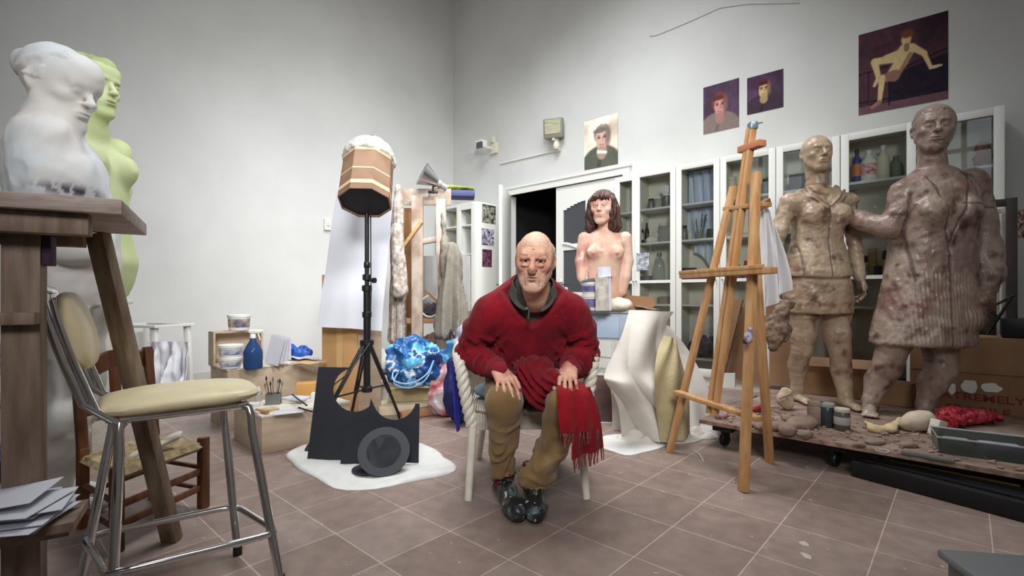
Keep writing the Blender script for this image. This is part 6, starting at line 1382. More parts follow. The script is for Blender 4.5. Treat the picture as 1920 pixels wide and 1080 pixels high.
for k, (x0, y0, x1, y1) in enumerate(((1846, 582, 1903, 553), (1846, 575, 1895, 612), (1850, 630, 1895, 560), (1846, 600, 1852, 560))): part('strut', MB().tube([onV(x0, y0, 4.70-.02*k), onV(x1, y1, 4.70-.02*k)], .009, 8), k_black, tb_, True)
solo('black_case', MB().box((0, 0, .06), (.20, .22, .12), bev=.01), k_black, 'black case lying on the large fragile carton', 'case', world=False, loc=W(UVof(onV(1918, 640, bv+.14))[0], bv+.16, zt2+.0025), rz=YAW)
# ================================================================ under and in front of the platform
a = G(1595, 893); b = G(1880, 970); d_ = (b-a).normalized(); e_ = a+d_*1.15; nb_ = V3(-d_.y, d_.x, 0)
t = thing('black_case', 'long flat black case on the tiles before the platform', 'case', (a+e_)/2+nb_*.06, math.atan2(d_.y, d_.x))
part('case_body', MB().box((0, 0, .040), (1.15, .12, .078), bev=.006), mat('matte_black', S(22, 22, 24), .55), t); part('lid', MB().box((0, .02, .084), (1.10, .08, .010), bev=.002), k_black, t)
a2 = G(1665, 869, .082); b2 = G(1905, 917, .082)
a2.z = b2.z = 0; dd_ = (b2-a2).normalized()
t = thing('black_box', 'second black box pushed under the platform edge with a yellow strip', 'box', ((a2+b2)/2).to_2d().to_3d()+V3(.04, .05, .0), math.atan2(dd_.y, dd_.x))
Lq_ = (b2-a2).length+.1
part('box_body', MB().box((0, .03, .039), (Lq_, .07, .078), bev=.003), mat('matte_black', S(22, 22, 24), .55), t); part('yellow_strip', MB().box((0, .006, .081), (Lq_-.06, .014, .006)), mat('yellow_strip', S(190, 150, 40), .5), t)
# grey storage box at the very front
q = V3(1.20, 1.36, 0)
_c = Vector((1.175, 1.385, 0))+Matrix.Rotation(-.16, 3, 'Z') @ Vector((.27, -.15, 0))
t = thing('storage_box', 'grey plastic storage box close by, cut off by the picture corner', 'box', tuple(_c), -.16)
part('box_body', MB().box((.0, 0, .088), (.50, .26, .176), bev=.012), mat('grey_blue_plastic', S(104, 108, 110), .45), t)
part('lid', MB().box((.0, 0, .188), (.53, .29, .024), bev=.008), mat('grey_lid', S(112, 116, 118), .4), t)
part('handle', MB().box((-.08, -.138, .155), (.12, .02, .022), bev=.004), k_black, t)
# ================================================================ heads and hands shared by all figures
def head_ops(f, M, jaw=1.0, brow=1.0, nose=1.0, lips=1.0, ears=True, old=False, slit=True, neck=None, deep=False):
    """a head about 0.235 high, looking along -y, centred between the ears; M places it"""
    f.at(M)
    f.ell((0, .018, .032), (.074, .092, .086)); f.ell((0, -.030, .040), (.064, .056, .060), k=.03)
    f.ell((0, -.032, -.035), (.056*jaw, .056, .074), k=.02)
    for s in (-1, 1):
        f.seg((s*.052*jaw, -.005, -.045), (s*.022, -.068, -.095), .020, .016, k=.025)
        f.ell((s*.040, -.064, -.016), (.023, .018, .019), k=.02)
        f.ell((s*.060, -.022, .012), (.012, .03, .04), k=.03)
    f.ell((0, -.074, -.099), (.024*jaw, .018, .016), k=.018)
    f.seg((-.034, -.080, .030), (.034, -.080, .030), .011*brow, k=.016)
    f.ell((0, -.074, -.055), (.033, .024, .030), k=.02)
    for s in (-1, 1):
        f.ell((s*.031, -.098, .010), (.018, .018, .012), mode='s', k=.014)
        f.ell((s*.031, -.075, .008), (.0155, .0150, .0145), k=.004)
        f.seg((s*.017, -.090, .0195), (s*.045, -.084, .019), .0042*brow, .003, k=.006)
    f.seg((0, -.084, .020), (0, -.108*nose**.3, -.016), .0075, .0105*nose, k=.012); f.ell((0, -.110*nose**.25, -.021), (.0115*nose, .0125, .010), k=.006)
    for s in (-1, 1):
        f.ell((s*.0115*nose, -.100, -.024), (.0075, .010, .0075), k=.005); f.ell((s*.006, -.106, -.0315), (.0035, .005, .004), mode='s', k=.003)
    f.ell((0, -.0945, -.0505), (.022*lips**.5, .010, .0052*lips), k=.006); f.ell((0, -.0925, -.0615), (.019*lips**.5, .010, .0062*lips), k=.006)
    f.ell((0, -.104, -.0562), (.024, .012, .0016), mode='s', k=.003); f.ell((0, -.096, -.0735), (.018, .009, .006), mode='s', k=.008)
    if slit:
        for s in (-1, 1): f.ell((s*.031, -.091, .0078), (.0125, .008, .0036 if not old else .0026), mode='s', k=.002)
    if deep:
        for s in (-1, 1):
            f.ell((s*.031, -.100, .012), (.020, .018, .014), mode='s', k=.010); f.ell((s*.031, -.074, .007), (.0150, .0150, .0130), k=.002)
            f.chain([(s*.016, -.086, .012), (s*.031, -.092, .0205), (s*.047, -.082, .012)], [.0012, .0022, .0012], mode='s', k=.003); f.chain([(s*.018, -.088, .004), (s*.031, -.092, -.001), (s*.045, -.083, .004)], [.0010, .0020, .0010], mode='s', k=.003)
            f.seg((s*.014, -.092, .032), (s*.046, -.080, .030), .0055, .004, k=.006)
            f.seg((s*.018, -.103, -.028), (s*.030, -.088, -.050), .0022, mode='s', k=.008)
        f.seg((0, -.090, .018), (0, -.110, -.018), .0065, .009, k=.005)
    if old:
        f.ell((0, -.108, -.030), (.0150, .0135, .0115), k=.010)
        for s in (-1, 1):
            f.seg((s*.016, -.0925, .0235), (s*.047, -.084, .0150), .0060, .0055, k=.006)
            f.seg((s*.017, -.106, -.026), (s*.034, -.088, -.058), .0030, .0022, mode='s', k=.007)
            f.seg((s*.036, -.082, -.064), (s*.030, -.078, -.090), .0028, .002, mode='s', k=.008)
            f.ell((s*.031, -.088, -.009), (.015, .008, .006), k=.010)
            f.ell((s*.040, -.060, -.066), (.012, .016, .024), k=.015)
            f.ell((s*.044, -.086, .022), (.010, .006, .006), k=.008)
        for z, w in ((.050, .030), (.062, .034), (.074, .028)): f.chain([(-w, -.078-.0, z), (0, -.0865, z-.002), (w, -.078, z+.001)], [.0012, .0016, .0012], mode='s', k=.005)
        for s in (-1, 1): f.seg((s*.007, -.093, .026), (s*.008, -.090, .036), .0008, mode='s', k=.005)
        for s in (-1, 1): f.seg((s*.020, -.098, -.057), (s*.030, -.088, -.064), .0014, mode='s', k=.004)
    if ears:
        for s in (-1, 1):
            f.ell((s*.078, .012, .0), (.009, .019, .031), k=.008, rot=Euler((math.radians(-12), 0, s*math.radians(-22)))); f.ell((s*.086, .008, .004), (.005, .010, .017), mode='s', k=.005)
    f.at(Matrix())
def hand_ops(f, M, curl=(.25, .3, .3, .35), spread=.10, thumb=.6, s=1.0, side=1, fr=.0085):
    """M: wrist frame, fingers along +x, palm facing -z, thumb on the +y*side edge"""
    f.at(M @ Matrix.Scale(s, 4))
    f.box((.045, 0, -.002), (.046, .038, .012), r=.012, k=.01); f.seg((-.03, 0, 0), (.01, 0, 0), .026, .028, k=.02, flat=((0, 0, 1), .78))
    f.ell((.035, .026*side, -.008), (.032, .014, .014), k=.012)
    Ls = ((.044, .026, .021), (.048, .030, .022), (.045, .027, .021), (.036, .021, .018)); ys = (.030, .010, -.010, -.029)
    for i in range(4):
        y = ys[i]*side; a = spread*(1.5-i)*side*.6; p = Vector((.086-(.006 if i in (0, 3) else 0)-(.006 if i == 3 else 0), y, .002)); d = Vector((math.cos(a), math.sin(a), 0)); ang = curl[i]*.6
        r = fr*(1.02 if i < 3 else .88); f.seg((.03, y*.7, 0), tuple(p), .010, r*1.08, k=.010); f.ell(tuple(p+Vector((0, 0, .003))), (r*1.15, r*1.05, r*1.05), k=.004)
        for j, L in enumerate(Ls[i]):
            q = p+Vector((d.x*math.cos(ang), d.y*math.cos(ang), -math.sin(ang)))*L; f.seg(tuple(p), tuple(q), r, r*.93, k=.0035); f.ell(tuple(q), (r*.97,)*3, k=.002); p = q; r *= .93; ang += curl[i]*(1.0 if j == 0 else .7)
    b = Vector((.018, .030*side, -.006)); m1 = b+Vector((.030, .022*side, -.006)); m2 = m1+Vector((.030*math.cos(thumb*.4), .012*side*(1-thumb), -.012*thumb)); m3 = m2+Vector((.024, .002*side, -.010*thumb))
    f.chain([tuple(b), tuple(m1), tuple(m2), tuple(m3)], [.014, .0115, .0100, .0085], k=.005)
    f.at(Matrix())
def frameM(o, x, up):
    """frame at o with local x along x and local z near up"""
    x = Vector(x).normalized(); z = Vector(up); z = (z-x*z.dot(x)).normalized(); y = z.cross(x); M = Matrix((x, y, z)).transposed().to_4x4(); M.translation = Vector(o); return M
def headM(c, yaw=0, pitch=0, roll=0, s=1.0):
    """yaw 0 looks towards the camera (-y); positive turns to the right of the picture; pitch > 0 looks down"""
    return Matrix.Translation(c) @ Matrix.Rotation(yaw, 4, 'Z') @ Matrix.Rotation(pitch, 4, 'X') @ Matrix.Rotation(roll, 4, 'Y') @ Matrix.Scale(s, 4)
def loc_of(ps, M): Mi = np.array(M.inverted()); return ps@Mi[:3, :3].T+Mi[:3, 3]
# ================================================================ the two clay women
m_cw = mat('wrapped_clay', (1, 1, 1), .38, attr='Col', bump=.55, bs=34, var=.12, vs=14, spec=.45, coat=.12)
def clay_cols(ps, base, base2, dark, seed=0, red=.0):
    a = fbm(ps, 5, seed, 4); b = fbm(ps, 16, seed+7, 3); c = fbm(ps*np.array([1, 1, .35]), 40, seed+3, 2)
    col = mixc(base, base2, .5+.9*a); col = mixc(col, dark, np.clip(-.22-b, 0, 1)*1.3); col = mixc(col, S(214, 202, 186), np.clip(c-.75, 0, 1)*.8)
    if red: col = mixc(col, S(120, 62, 52), np.clip(fbm(ps, 6, seed+20, 3)-.35, 0, 1)*red)
    return col
def fold_noise(ps, N, amp, seed, sc=(9, 9, 22)):
    q = ps*np.array(sc); v = 1-2*np.abs(fbm(q, 1, seed, 3)); w = fbm(ps, 40, seed+2, 2); return ps+N*(amp*v*.6+amp*.35*w)[:, None]
# --- smaller woman: local frame, k metres per photo pixel at her depth
O1 = P(1545, 768, 3.35); kx = 3.35/FL; O1.z = DZt
def L1(px, py, y=0): return Vector(((px-1545)*kx, y, (768-py)*kx*.985))
def W1(v): return O1+v
def pt1(px, py, y=0): return tuple(O1+L1(px, py, y))
f = Field(); T1 = Matrix.Translation(O1); f.at(T1)
z_ = lambda py: (768-py)*kx*.985; x_ = lambda px: (px-1545)*kx
HM1 = headM(Vector(pt1(1530, 289)), -.10, .02, .0, 1.02*.25/.235)
f.at(Matrix()); head_ops(f, HM1, lips=1.6, nose=1.15, slit=False, deep=True)
f.chain([pt1(1533, 312, .02), pt1(1536, 352, .03)], [.062, .066], k=.03)
f.at(T1)
# jacket
f.loft([(z_(524), x_(1533), .02, .222, .165), (z_(500), x_(1534), .02, .205, .150), (z_(455), x_(1535), .02, .158, .120), (z_(425), x_(1535), .01, .160, .126), (z_(400), x_(1536), .01, .174, .130), (z_(375), x_(1537), .02, .195, .112), (z_(360), x_(1537), .025, .15, .085), (z_(350), x_(1537), .03, .08, .06)], pw=2.3, rnd=.02, k=.02)
for s in (-1, 1): f.ell((x_(1536)+s*.085, -.10, z_(408)), (.072, .06, .066), k=.04)
f.ell((x_(1484), .02, z_(379)), (.07, .07, .06), k=.04); f.ell((x_(1590), .02, z_(377)), (.07, .07, .06), k=.04)
f.at(Matrix())
for s in (-1, 1):
    a0, a1, a2 = (1510, 356) if s < 0 else (1562, 354), (1514, 378) if s < 0 else (1560, 374), (1536, 394); f.chain([pt1(*a0, -.03), pt1(*a1, -.095), pt1(*a2, -.125)], [.020, .022, .008], k=.006, flat=((0, 1, 0), .6))
f.at(T1)
# skirt
f.loft([(z_(592), x_(1537), .02, .208, .155), (z_(560), x_(1537), .02, .212, .16), (z_(520), x_(1534), .02, .200, .150)], pw=2.4, rnd=.012, k=.004)
f.box((x_(1537), .02, z_(597)), (.175, .12, .025), mode='s', k=.01)
f.at(Matrix())
# arms
f.chain([pt1(1482, 383, .02), pt1(1466, 430, .03), pt1(1459, 466, .04), pt1(1470, 500, .14), pt1(1483, 528, .20)], [.060, .050, .046, .042, .032], k=.008)
f.chain([pt1(1592, 383, .02), pt1(1600, 430, .01), pt1(1603, 468, .0), pt1(1606, 520, -.03)], [.060, .048, .043, .034], k=.008)
hand_ops(f, frameM(pt1(1606, 522, -.03), (.10, -.25, -1), (1, -.2, .1)), curl=(.5, .55, .6, .6), side=-1, s=1.05)
hand_ops(f, frameM(pt1(1483, 528, .20), (.3, .4, -.8), (-1, .2, .1)), curl=(.5, .5, .5, .5), side=1, s=.95)
# legs and feet
for hx, hy, kn, an, y0, y1 in ((1512, 596, (1513, 662), (1521, 744), .06, .16), (1570, 596, (1575, 662), (1579, 752), .0, -.04)):
    f.chain([pt1(hx, hy, .02), pt1(hx, 630, y0*.5+.01), pt1(kn[0], kn[1], y0)], [.092, .083, .064], k=.02); f.chain([pt1(kn[0], kn[1], y0), pt1((kn[0]+an[0])/2, (kn[1]*.6+an[1]*.4), (y0+y1)/2+.02), pt1(an[0], an[1], y1)], [.064, .062, .040], k=.02)
    fz = DZt+.026; ax = Vector(pt1(an[0], an[1], y1)); f.chain([tuple(ax), (ax.x, ax.y+.02, fz+.012)], [.040, .036], k=.02); f.seg((ax.x, ax.y+.02, fz+.006), (ax.x+.0, ax.y-.10, fz-.002), .034, .030, k=.02, flat=((0, 0, 1), .75))
    for i in range(5): f.seg((ax.x-.024+.012*i, ax.y-.10, fz-.004), (ax.x-.027+.0135*i, ax.y-.148+.007*abs(i-1), fz-.012), .010, .0085, k=.004)
f.ell(pt1(1537, 372, -.105), (.022, .03, .045), mode='s', k=.02)
ps, Q = f.mesh(.0085, fine=((2, HM1.translation.z-.14, HM1.translation.z+.14, .004), (0, HM1.translation.x-.10, HM1.translation.x+.10, .004)), smooth=1)
N_ = vnormals(ps, Q); hl = loc_of(ps, HM1); onhead = np.exp(-np.maximum(0, np.linalg.norm(hl-np.array([0, -.01, 0]), axis=1)-.10)/.03)
amp = np.where(ps[:, 2] < O1.z+z_(600), .003, .0065)*(1-onhead*.95)
ps2 = fold_noise(ps, N_, 1.0, 3); ps = ps+(ps2-ps)*amp[:, None]
lp = ps-np.array(O1)
# jacket seams, lapels, hem grooves carved from closeness to curves
def groove(ps, N, pts, w, d, ymax=None, front=True):
    best = np.full(len(ps), 9.)
    for a, b in zip(pts[:-1], pts[1:]):
        a = np.array(a)[[0, 2]]; b = np.array(b)[[0, 2]]; q = ps[:, [0, 2]]; t = np.clip(((q-a)@(b-a))/max((b-a)@(b-a), 1e-9), 0, 1); best = np.minimum(best, np.linalg.norm(q-a-t[:, None]*(b-a), axis=1))
    m = np.exp(-(best/w)**2)*((N[:, 1] < -.05) if front else 1); return ps-N*(m*d)[:, None], m
marks = np.zeros(len(ps))
for pts, w, d in (([pt1(1535, 392), pt1(1537, 525)], .006, .007), ([pt1(1508, 368), pt1(1522, 382), pt1(1536, 394), pt1(1554, 380), pt1(1566, 364)], .006, .009), ([pt1(1500, 372), pt1(1516, 386)], .005, .006), ([pt1(1562, 386), pt1(1576, 372)], .005, .006), ([pt1(1474, 524), pt1(1537, 527), pt1(1592, 523)], .006, .012), ([pt1(1487, 400), pt1(1492, 520)], .005, .008), ([pt1(1586, 398), pt1(1584, 520)], .006, .010)):
    ps, m_ = groove(ps, N_, pts, w, d); marks = np.maximum(marks, m_)
ps[:, 2] = np.maximum(ps[:, 2], DZt+.0008)
col = clay_cols(ps, S(186, 166, 142), S(160, 136, 114), S(98, 76, 62), 2, .5); col = mixc(col, S(84, 62, 52), marks*.75)
col = mixc(col, mixc(np.tile(S(188, 166, 138), (len(ps), 1)), S(160, 138, 114), .5+.6*fbm(ps, 18, 4)), onhead*.9)
t1 = soft('clay_woman', ps, Q, m_cw, loc=tuple(O1), colors=col); tag(t1, 'smaller brown clay sculpture of a bald woman in jacket and short skirt', 'sculpture')
# --- tall woman with long coat
kx2 = 3.05/FL; O2 = P(1735, 775, 3.05); O2.z = DZt
x2 = lambda px: (px-1735)*kx2; z2 = lambda py: (775-py)*kx2
def pt2(px, py, y=0): return (O2.x+x2(px), O2.y+y, O2.z+z2(py))
HM2 = headM(Vector(pt2(1750, 238, 0)), -.52, .02, .05, .285/.235*1.03)
f = Field(); head_ops(f, HM2, lips=1.7, nose=1.15, slit=False, jaw=1.02, deep=True)
# swept-back hair cap with a small knot
f.at(HM2); f.ell((0, .026, .055), (.082, .099, .078), k=.004); f.ell((0, .115, .03), (.035, .03, .035), k=.02); f.at(Matrix())
f.chain([pt2(1752, 275, .02), pt2(1758, 320, .04)], [.074, .082], k=.03)
f.at(Matrix.Translation(O2))
f.loft([(z2(640), x2(1731), .02, .285, .20), (z2(600), x2(1735), .02, .272, .19), (z2(540), x2(1744), .02, .252, .175), (z2(460), x2(1752), .02, .232, .165), (z2(400), x2(1757), .02, .228, .165), (z2(350), x2(1762), .02, .232, .15), (z2(325), x2(1764), .03, .19, .11), (z2(308), x2(1762), .03, .11, .085)], pw=2.3, rnd=.02, k=.02)
f.box((x2(1731), .02, z2(650)), (.24, .16, .035), mode='s', k=.01)
for s in (-1, 1): f.ell((x2(1750)+s*.10, -.12, z2(395)), (.08, .06, .075), k=.05)
f.at(Matrix())
# her arm hanging, bulky sleeve, hand in a clotted lump
f.chain([pt2(1826, 335, .03), pt2(1840, 400, .02), pt2(1846, 460, 0), pt2(1842, 505, -.04)], [.095, .085, .082, .080], k=.03)
f.chain([pt2(1842, 505, -.04), pt2(1834, 535, -.06)], [.06, .045], k=.02); hand_ops(f, frameM(pt2(1832, 530, -.07), (-.25, -.2, -1), (.9, -.4, .1)), curl=(.7, .8, .8, .8), side=-1, s=1.2)
f.ell(pt2(1812, 560, -.08), (.085, .06, .075), k=.03); f.ell(pt2(1790, 590, -.12), (.07, .05, .06), k=.04)
# arm reaching to the other woman's shoulder
sh1 = pt1(1594, 372, .0)
f.chain([pt2(1702, 352, .03), pt2(1690, 392, .02), pt2(1672, 420, .03)], [.080, .066, .062], k=.03)
f.chain([pt2(1672, 420, .03), pt2(1650, 400, .15), pt2(1632, 376, .27)], [.062, .056, .040], k=.02)
hand_ops(f, frameM(pt2(1632, 376, .27), Vector(pt1(1578, 350, .01))-Vector(pt2(1632, 376, .27)), (0, .1, 1)), curl=(.35, .4, .4, .45), side=1, s=1.05)
for hx, kn, an, y0, y1, fy in ((1682, (1676, 685), (1655, 750), .06, .10, -1), (1768, (1765, 685), (1738, 756), .0, .02, -1)):
    f.chain([pt2(hx, 640, .03), pt2(kn[0], kn[1], y0)], [.092, .078], k=.02); f.chain([pt2(*kn, y0), pt2((kn[0]*.5+an[0]*.5)+4, (kn[1]*.6+an[1]*.4), (y0+y1)/2+.02), pt2(*an, y1)], [.078, .074, .044], k=.02)
    ax = Vector(pt2(*an, y1)); fz = DZt+.028; f.seg(tuple(ax), (ax.x+.01, ax.y+.02, fz), .044, .040, k=.02); f.seg((ax.x+.01, ax.y+.02, fz), (ax.x-.085, ax.y-.10, fz-.002), .038, .036, k=.02, flat=((0, 0, 1), .75))
    for i in range(5): f.seg((ax.x-.10+.012*i, ax.y-.085-.010*i, fz-.004), (ax.x-.135+.013*i, ax.y-.115-.012*i, fz-.012), .011, .009, k=.004)
ps, Q = f.mesh(.0085, fine=((2, HM2.translation.z-.16, HM2.translation.z+.17, .0042), (0, HM2.translation.x-.12, HM2.translation.x+.12, .0042)), smooth=1)
N_ = vnormals(ps, Q); hl = loc_of(ps, HM2); onhead = np.exp(-np.maximum(0, np.linalg.norm(hl-np.array([0, -.01, 0]), axis=1)-.10)/.03)
amp = np.where(ps[:, 2] < O2.z+z2(655), .003, .0065)*(1-onhead*.95)
ps2 = fold_noise(ps, N_, 1.0, 9, (10, 10, 12)); ps = ps+(ps2-ps)*amp[:, None]
skirt = (ps[:, 2] < O2.z+z2(505)) & (ps[:, 2] > O2.z+z2(650)); ps = ps-N_*(.0028*skirt*np.sin(ps[:, 0]*300)*(N_[:, 1] < .2))[:, None]
hairm = (hl[:, 2] > .0) & ((hl[:, 1] > -.045) | (hl[:, 2] > .075)) & (onhead > .8); ps = ps+N_*(.004*hairm*np.sin(hl[:, 0]*110+fbm(ps, 20, 3)*3))[:, None]
marks = np.zeros(len(ps))
for pts, w, d in (([pt2(1722, 330), pt2(1735, 400), pt2(1742, 470), pt2(1740, 640)], .007, .009), ([pt2(1790, 330), pt2(1768, 385), pt2(1744, 450)], .006, .009), ([pt2(1796, 335), pt2(1806, 395), pt2(1804, 500)], .009, .014), ([pt2(1765, 382), pt2(1812, 385), pt2(1850, 386)], .005, .008), ([pt2(1694, 360), pt2(1684, 430), pt2(1690, 520)], .007, .010)):
    ps, m_ = groove(ps, N_, pts, w, d); marks = np.maximum(marks, m_)
ps[:, 2] = np.maximum(ps[:, 2], DZt+.0008)
col = clay_cols(ps, S(170, 152, 138), S(144, 122, 112), S(90, 64, 54), 12, .9); col = mixc(col, S(72, 48, 42), marks*.8)
lump_m = gauss(ps, pt2(1800, 575, -.1), (.12, .12, .12)); col = mixc(col, S(118, 74, 62), lump_m*.6); col = mixc(col, S(142, 122, 112), onhead*.85); col = mixc(col, S(112, 100, 88), hairm*.6)
hand_m = gauss(ps, sh1, (.11, .11, .09)); col = mixc(col, S(92, 62, 52), hand_m*.7)
t2_ = soft('clay_woman', ps, Q, m_cw, loc=tuple(O2), colors=col); tag(t2_, 'taller clay sculpture of a woman in a long coat, reaching to the smaller one', 'sculpture')
# ================================================================ white plaster woman and green woman in profile
def profile_woman(name, cx, Yc, kk, hc, hs, pitch, rows, green=False):
    pass
kw = 2.15/FL; Yw = 2.15
def pw_(px, py, dy=0): return tuple(P(px, py, Yw+dy))
HMw = headM(Vector(pw_(112, 168)), math.radians(88), math.radians(16), 0, 1.40)
f = Field(); head_ops(f, HMw, slit=False, deep=True, ears=True, jaw=1.05, lips=1.3, nose=1.05)
f.at(HMw); f.ell((0, .022, .046), (.081, .098, .088), k=.01); f.ell((0, -.05, .055), (.066, .056, .062), k=.02); f.ell((0, .135, .05), (.036, .034, .038), k=.012); f.ell((0, .105, .06), (.04, .04, .04), k=.03); f.at(Matrix())
f.chain([pw_(104, 190), pw_(94, 245)], [.078, .092], k=.04)
rowsw = [(29, 0), ]
def prow(py, xa, xb, ry): z = P(0, py, Yw).z; a = P(xa, py, Yw).x; b = P(xb, py, Yw).x; return (z, (a+b)/2, Yw, (b-a)/2, ry)
f.loft([prow(795, 70, 170, .17), prow(700, 72, 168, .17), prow(620, 72, 168, .165), prow(560, 74, 196, .165), prow(500, 76, 204, .16), prow(440, 72, 200, .155), prow(380, 44, 190, .17), prow(330, 40, 172, .18), prow(280, 44, 152, .17), prow(250, 52, 136, .13), prow(225, 66, 118, .08)], pw=2.2, rnd=.03, k=.03)
for dy in (-1, 1): f.chain([pw_(92, 232, dy*.03), pw_(84, 262, dy*.12), pw_(76, 330, dy*.16), pw_(80, 420, dy*.16)], [.075, .085, .085, .075], k=.07)
f.chain([pw_(80, 420, -.16), pw_(130, 462, -.15), pw_(172, 470, -.11)], [.07, .058, .045], k=.04)
f.ell(pw_(140, 335, -.07), (.075, .08, .085), k=.09); f.ell(pw_(142, 335, .08), (.075, .08, .085), k=.09)
f.box(((pw_(118, 800)[0]), Yw, P(0, 806, Yw).z), (.11, .16, .03), mode='s', k=.01)
for dy in (-.08, .08): f.chain([pw_(115, 790, dy), pw_(112, 850, dy), pw_(108, 905, dy)], [.095, .085, .055], k=.02); f.seg((pw_(108, 905, dy)[0], Yw+dy, .04), (pw_(108, 905, dy)[0]+.17, Yw+dy, .03), .05, .036, k=.03, flat=((0, 0, 1), .7)); f.seg(pw_(108, 905, dy), (pw_(108, 905, dy)[0], Yw+dy, .045), .055, .05, k=.02)
zh = HMw.translation.z
ps, Q = f.mesh(.012, fine=((2, zh-.2, zh+.22, .0062), (0, HMw.translation.x-.2, HMw.translation.x+.2, .0062)), smooth=1)
N_ = vnormals(ps, Q); hl = loc_of(ps, HMw); oh = np.exp(-np.maximum(0, np.linalg.norm(hl-np.array([0, -.01, 0]), axis=1)-.11)/.02)
hairm = (hl[:, 2] > .005) & ((hl[:, 1] > -.02) | (hl[:, 2] > .085)) & (oh > .6)
ps = ps+N_*(hairm*(.006+.005*np.sin(hl[:, 1]*70+hl[:, 2]*110+fbm(ps, 12, 3)*2)))[:, None]
cl_ = (1-oh)*(.007*(1-2*np.abs(fbm(ps*np.array([1, 1, .6]), 7, 4, 3)))+.003*fbm(ps, 20, 6)); ps = ps+N_*cl_[:, None]
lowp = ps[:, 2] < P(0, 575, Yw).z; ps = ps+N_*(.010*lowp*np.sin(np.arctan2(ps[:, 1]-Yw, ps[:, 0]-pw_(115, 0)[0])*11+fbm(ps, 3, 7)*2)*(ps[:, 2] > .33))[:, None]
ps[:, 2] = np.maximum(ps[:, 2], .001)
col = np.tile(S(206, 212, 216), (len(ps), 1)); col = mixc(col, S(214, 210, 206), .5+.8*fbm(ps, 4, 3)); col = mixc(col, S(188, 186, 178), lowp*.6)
embl = (np.abs(fbm(ps, 26, 4, 2)) > .28)*gauss(ps, pw_(138, 352, -.20), (.10, .20, .022)); col = mixc(col, S(52, 44, 74), np.clip(embl*1.5, 0, 1))
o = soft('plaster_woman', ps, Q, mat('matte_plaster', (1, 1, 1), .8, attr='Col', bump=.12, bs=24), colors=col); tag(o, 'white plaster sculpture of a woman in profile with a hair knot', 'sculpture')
# green one
Yg = 2.80
def pg2(px, py, dy=0): return (P(px, py, Yg).x, Yg+dy, P(px, py, Yg).z)
HMg = headM(Vector(pg2(168, 166)), math.radians(84), math.radians(2), 0, .345/.235*.99)
f = Field(); head_ops(f, HMg, slit=False, deep=True, ears=False, jaw=1.0, lips=1.1)
f.at(HMg); f.ell((0, .022, .046), (.084, .100, .086), k=.006); f.ell((0, -.045, .062), (.070, .055, .056), k=.012)
for s in (-1, 1): f.ell((s*.066, .0, .0), (.024, .05, .042), k=.02)
f.ell((0, .09, -.02), (.05, .045, .05), k=.02); f.at(Matrix())
f.chain([pg2(160, 195), pg2(158, 245)], [.095, .11], k=.05)
def grow(py, xa, xb, ry): z = P(0, py, Yg).z; a = P(xa, py, Yg).x; b = P(xb, py, Yg).x; return (z, (a+b)/2, Yg, (b-a)/2, ry)
f.loft([grow(562, 150, 206, .20), grow(530, 148, 216, .24), grow(490, 146, 227, .25), grow(450, 146, 220, .22), grow(400, 140, 214, .19), grow(360, 132, 213, .21), grow(320, 128, 212, .24), grow(280, 124, 196, .26), grow(250, 130, 180, .2), grow(232, 136, 172, .12)], pw=2.1, rnd=.03, k=.03)
for s in (-1, 1): f.ell(pg2(202, 310, s*.11), (.07, .085, .085), k=.05); f.ell(pg2(221, 313, s*.115), (.014, .016, .016), k=.015); f.chain([pg2(150, 262, s*.25), pg2(140, 330, s*.29), pg2(142, 400, s*.28)], [.085, .075, .065], k=.04)
ps, Q = f.mesh(.012, fine=((2, HMg.translation.z-.2, HMg.translation.z+.2, .0062), (0, HMg.translation.x-.2, HMg.translation.x+.2, .0062)), smooth=1)
N_ = vnormals(ps, Q); hl = loc_of(ps, HMg); hairm = ((hl[:, 1] > -.035+.0*hl[:, 2]) | (hl[:, 2] > .082)) & (hl[:, 2] > -.05) & (np.linalg.norm(hl, axis=1) < .16)
ps = ps+N_*(.007*hairm*np.sin(hl[:, 2]*120-hl[:, 1]*70+fbm(ps, 10, 5)*3))[:, None]
col = np.tile(S(182, 196, 142), (len(ps), 1)); col = mixc(col, S(196, 206, 160), .5+.8*fbm(ps, 5, 8)); col = mixc(col, S(146, 160, 106), hairm*.7)
for s in (-1, 1): col = mixc(col, S(86, 84, 64), gauss(hl, (s*.031, -.088, .008), (.013, .012, .005))*.9); col = mixc(col, S(110, 108, 76), gauss(hl, (s*.031, -.088, .026), (.02, .014, .0035))*.7)
col = mixc(col, S(150, 140, 110), gauss(hl, (0, -.095, -.056), (.02, .014, .007))*.7)
o = soft('green_woman', ps, Q, mat('matte_green', (1, 1, 1), .7, attr='Col', bump=.08, bs=24), colors=col); tag(o, 'pale green nude bust of a woman in profile behind the white plaster woman', 'sculpture')
gz = ps[:, 2].min()
t = thing('sculpture_stand', 'tall narrow stand carrying the pale green bust', 'stand', (pg2(172, 0)[0], Yg, 0)); gx_ = pg2(172, 0)[0]
part('top_plate', MB().box((gx_, Yg, gz-.014), (.24, .30, .024), bev=.002), k_plas, t, True); part('column', MB().box((gx_, Yg, (gz-.026)/2), (.12, .14, gz-.028), bev=.002), k_plas, t, True)
